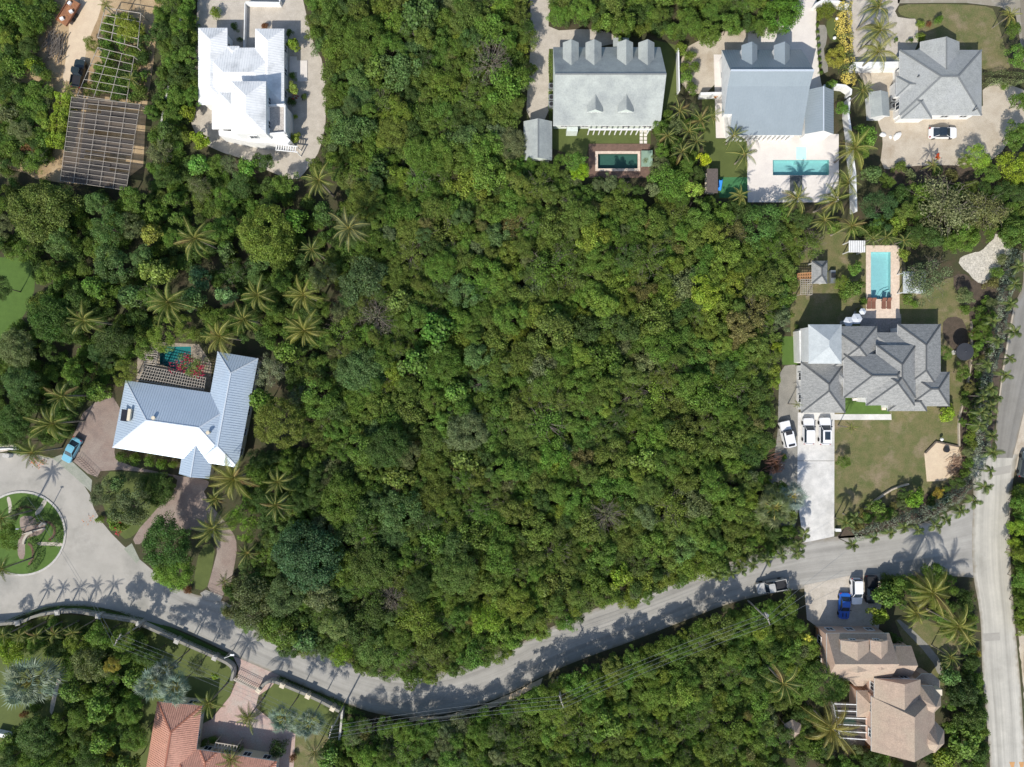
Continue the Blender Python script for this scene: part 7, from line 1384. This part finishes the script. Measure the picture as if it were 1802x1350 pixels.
for (where, poly, radii, hs, ws, seed) in GARDENS:
    pts = throw(poly, radii, seed, .66, edge=.35, tries=2500); r = random.Random(seed); big_ = radii[0][0]
    for (x, y, R) in pts:
        tt = pick(r, ws); kd = pick(r, [('wood', 4), ('fine', 3), ('broad', 1.5), ('sparse', .6)]); h = (hs[0] if R > (radii[0][0] + radii[1][0]) / 2 else hs[1]) * r.uniform(.85, 1.15)
        lb = f'{"larger" if R > (radii[0][0] + radii[1][0]) / 2 else "smaller"} {TW[tt]} tree {where}'; tree(x, y, R, h, kd, tt, lb, lb.replace(' tree ', ' trees '), name='garden_tree')
    r = random.Random(seed + 99); xs = [p[0] for p in poly]; ys = [p[1] for p in poly]; A = abs(area(poly)); n = int(A / 420)
    for _ in range(n * 3):
        x, y = r.uniform(min(xs), max(xs)), r.uniform(min(ys), max(ys))
        if inside(x, y, poly) and dist_edge(x, y, poly) > 6: UNDER.append((x, y, r.uniform(11, 17), r.uniform(1.4, 2.6), pick(r, [('dark', 3), ('mid', 3), ('olive', 1)]), 0))
# ---- woodland trees: the largest stand one by one, the smaller fill as one mass
allw = []
for poly, radii, seed in ((WOOD_MAIN, [(40, 16), (33, 55), (27, 130), (21, 300), (16, 520), (12, 700)], 51), (WOOD_LOW, [(28, 14), (24, 30), (20, 60), (16, 110), (13, 130)], 52)):
    allw += [(x, y, R, seed) for (x, y, R) in throw(poly, radii, seed, .585, tries=9000)]
allw.sort(key=lambda t: -t[2]); r = random.Random(77); REST = []
N_WOOD = 185
SECT = lambda x, y, s: ('in the woodland below the road bend' if s == 52 else 'in the ' + ('upper' if y < 400 else 'middle' if y < 780 else 'lower') + ' ' + ('left' if x < 780 else 'right' if x > 1080 else 'centre') + ' of the big woodland')
for k, (x, y, R, s) in enumerate(allw):
    tt = tint_at(x, y, r); hn = noise.noise(Vector((x * .02, y * .02, 1.7))); h = (5.6 if s == 51 else 4.9) + hn * 1.8 + r.uniform(-.9, .9) + (R - 20) * .05
    e = dist_edge(x, y, WOOD_MAIN if s == 51 else WOOD_LOW)
    if s == 52: h *= 1.22 if x < 1290 else .8
    elif e < 40: h *= .8
    if k < N_WOOD:
        kd = pick(r, [('big', 7 if x < 820 and R > 25 else .6), ('wood', 6), ('fine', 2.8), ('sparse', 1.6), ('broad', .9), ('feather', .5), ('bare', .25 if s == 51 else 0)])
        sz = 'large' if R > 27 else 'mid sized'; lb = f'{sz} {TW[tt]} tree {SECT(x, y, s)}'
        if kd == 'bare': tt = 'grey' if r.random() < .6 else 'sage'; lb = f'half bare twiggy tree {SECT(x, y, s)}'
        tree(x, y, R * 1.12, h, kd, tt, lb, lb.replace(' tree ', ' trees '), name='woodland_tree', jit=.16)
    else: REST.append((x, y, R * 1.15, h * r.uniform(.82, 1.05), tt, r.choice((0, 0, 0, 1, 1, 2, 3, 3))))
for poly in (WOOD_MAIN, WOOD_LOW):
    xs = [p[0] for p in poly]; ys = [p[1] for p in poly]
    for _ in range(int(abs(area(poly)) / 170)):
        x, y = r.uniform(min(xs), max(xs)), r.uniform(min(ys), max(ys))
        if inside(x, y, poly) and dist_edge(x, y, poly) > 6: UNDER.append((x, y, r.uniform(9, 17), r.uniform(2.0, 4.3), pick(r, [('dark', 3), ('mid', 3), ('olive', 3), ('yellow', .7), ('brown', .7), ('sage', .7)]), 0))
# creeping greenery at plot edges
for line, n, tt in (([(1730, 780), (1745, 760), (1755, 690), (1770, 610)], 0, 'mid'),): pass

def point_mass(name, label, items, protos, cat):
    """one mass of crowns too many to count: points carrying size, turn and tint, each bearing one of the crown meshes"""
    n = len(items); me = bpy.data.meshes.new(name); me.vertices.add(n); co = np.zeros((n, 3)); sc = np.zeros((n, 3)); tn = np.zeros((n, 4)); rz = np.zeros(n); vr = np.zeros(n, dtype=np.int32); r = random.Random(5)
    for i, (x, y, R, h, tt, v) in enumerate(items):
        Rm = R * .1 * (HC - h * .8) / HC; zc = max(h - Rm * .72, h * .45); p = P(x, y, zc + (h - zc) * .5); co[i] = (p.x, p.y, zc); s_ = min(max((h - zc) / (Rm * .72), .5), 1.3); sc[i] = (Rm, Rm, Rm * s_)
        t = TINT[tt]; k = 1 + r.uniform(-.18, .18); tn[i] = (t[0] * k * (1 + r.uniform(-.1, .1)), t[1] * k, t[2] * k * (1 + r.uniform(-.12, .12)), 1); rz[i] = r.uniform(0, 6.28); vr[i] = (r.randrange(3) + v * 3) % len(protos)
    me.vertices.foreach_set('co', co.ravel())
    a = me.attributes.new('size', 'FLOAT_VECTOR', 'POINT'); a.data.foreach_set('vector', sc.ravel()); a = me.attributes.new('turn', 'FLOAT', 'POINT'); a.data.foreach_set('value', rz)
    a = me.attributes.new('tint', 'FLOAT_COLOR', 'POINT'); a.data.foreach_set('color', tn.ravel()); a = me.attributes.new('variant', 'INT', 'POINT'); a.data.foreach_set('value', vr)
    o = link(name, me); g = bpy.data.node_groups.new(name, 'GeometryNodeTree'); g.interface.new_socket('Geometry', in_out='INPUT', socket_type='NodeSocketGeometry'); g.interface.new_socket('Geometry', in_out='OUTPUT', socket_type='NodeSocketGeometry')
    N = g.nodes; L = g.links; gi = N.new('NodeGroupInput'); go = N.new('NodeGroupOutput'); jn = N.new('GeometryNodeJoinGeometry')
    def attr(nm, ty): q_ = N.new('GeometryNodeInputNamedAttribute'); q_.data_type = ty; q_.inputs['Name'].default_value = nm; return [s for s in q_.outputs if s.enabled and s.name == 'Attribute'][0]
    sz = attr('size', 'FLOAT_VECTOR'); tu = attr('turn', 'FLOAT'); va = attr('variant', 'INT'); cx = N.new('ShaderNodeCombineXYZ'); L.new(tu, cx.inputs[2])
    for i, pr in enumerate(protos):
        oi = N.new('GeometryNodeObjectInfo'); oi.inputs['Object'].default_value = pr; oi.inputs['As Instance'].default_value = True; oi.transform_space = 'ORIGINAL'
        cm = N.new('FunctionNodeCompare'); cm.data_type = 'INT'; cm.operation = 'EQUAL'; ins = [s for s in cm.inputs if s.enabled]; L.new(va, ins[0]); ins[1].default_value = i
        ip = N.new('GeometryNodeInstanceOnPoints'); L.new(gi.outputs[0], ip.inputs['Points']); L.new(cm.outputs[0], ip.inputs['Selection']); L.new(oi.outputs['Geometry'], ip.inputs['Instance']); L.new(cx.outputs[0], ip.inputs['Rotation']); L.new(sz, ip.inputs['Scale']); L.new(ip.outputs[0], jn.inputs[0])
    L.new(jn.outputs[0], go.inputs[0]); md = o.modifiers.new('scatter', 'NODES'); md.node_group = g; setp(o, label, None, None, 'stuff'); return o
def proto(me):
    for o in SC.objects:
        if o.type == 'MESH' and o.data == me: return o
PR = [q_ for q_ in (proto(m_) for m_ in CROWN['wood'][:6] + CROWN['fine'] + CROWN['sparse']) if q_]
point_mass('woodland_canopy', 'smaller trees filling the woodland between the large ones', REST, PR, 'woodland')
PS = [q_ for q_ in (proto(m_) for m_ in CROWN['shrub'][:3]) if q_]
point_mass('undergrowth', 'shaded undergrowth beneath the trees', UNDER, PS, 'undergrowth')
print('woodland', len(allw), 'rest', len(REST), 'under', len(UNDER), 'objects', len(SC.objects))
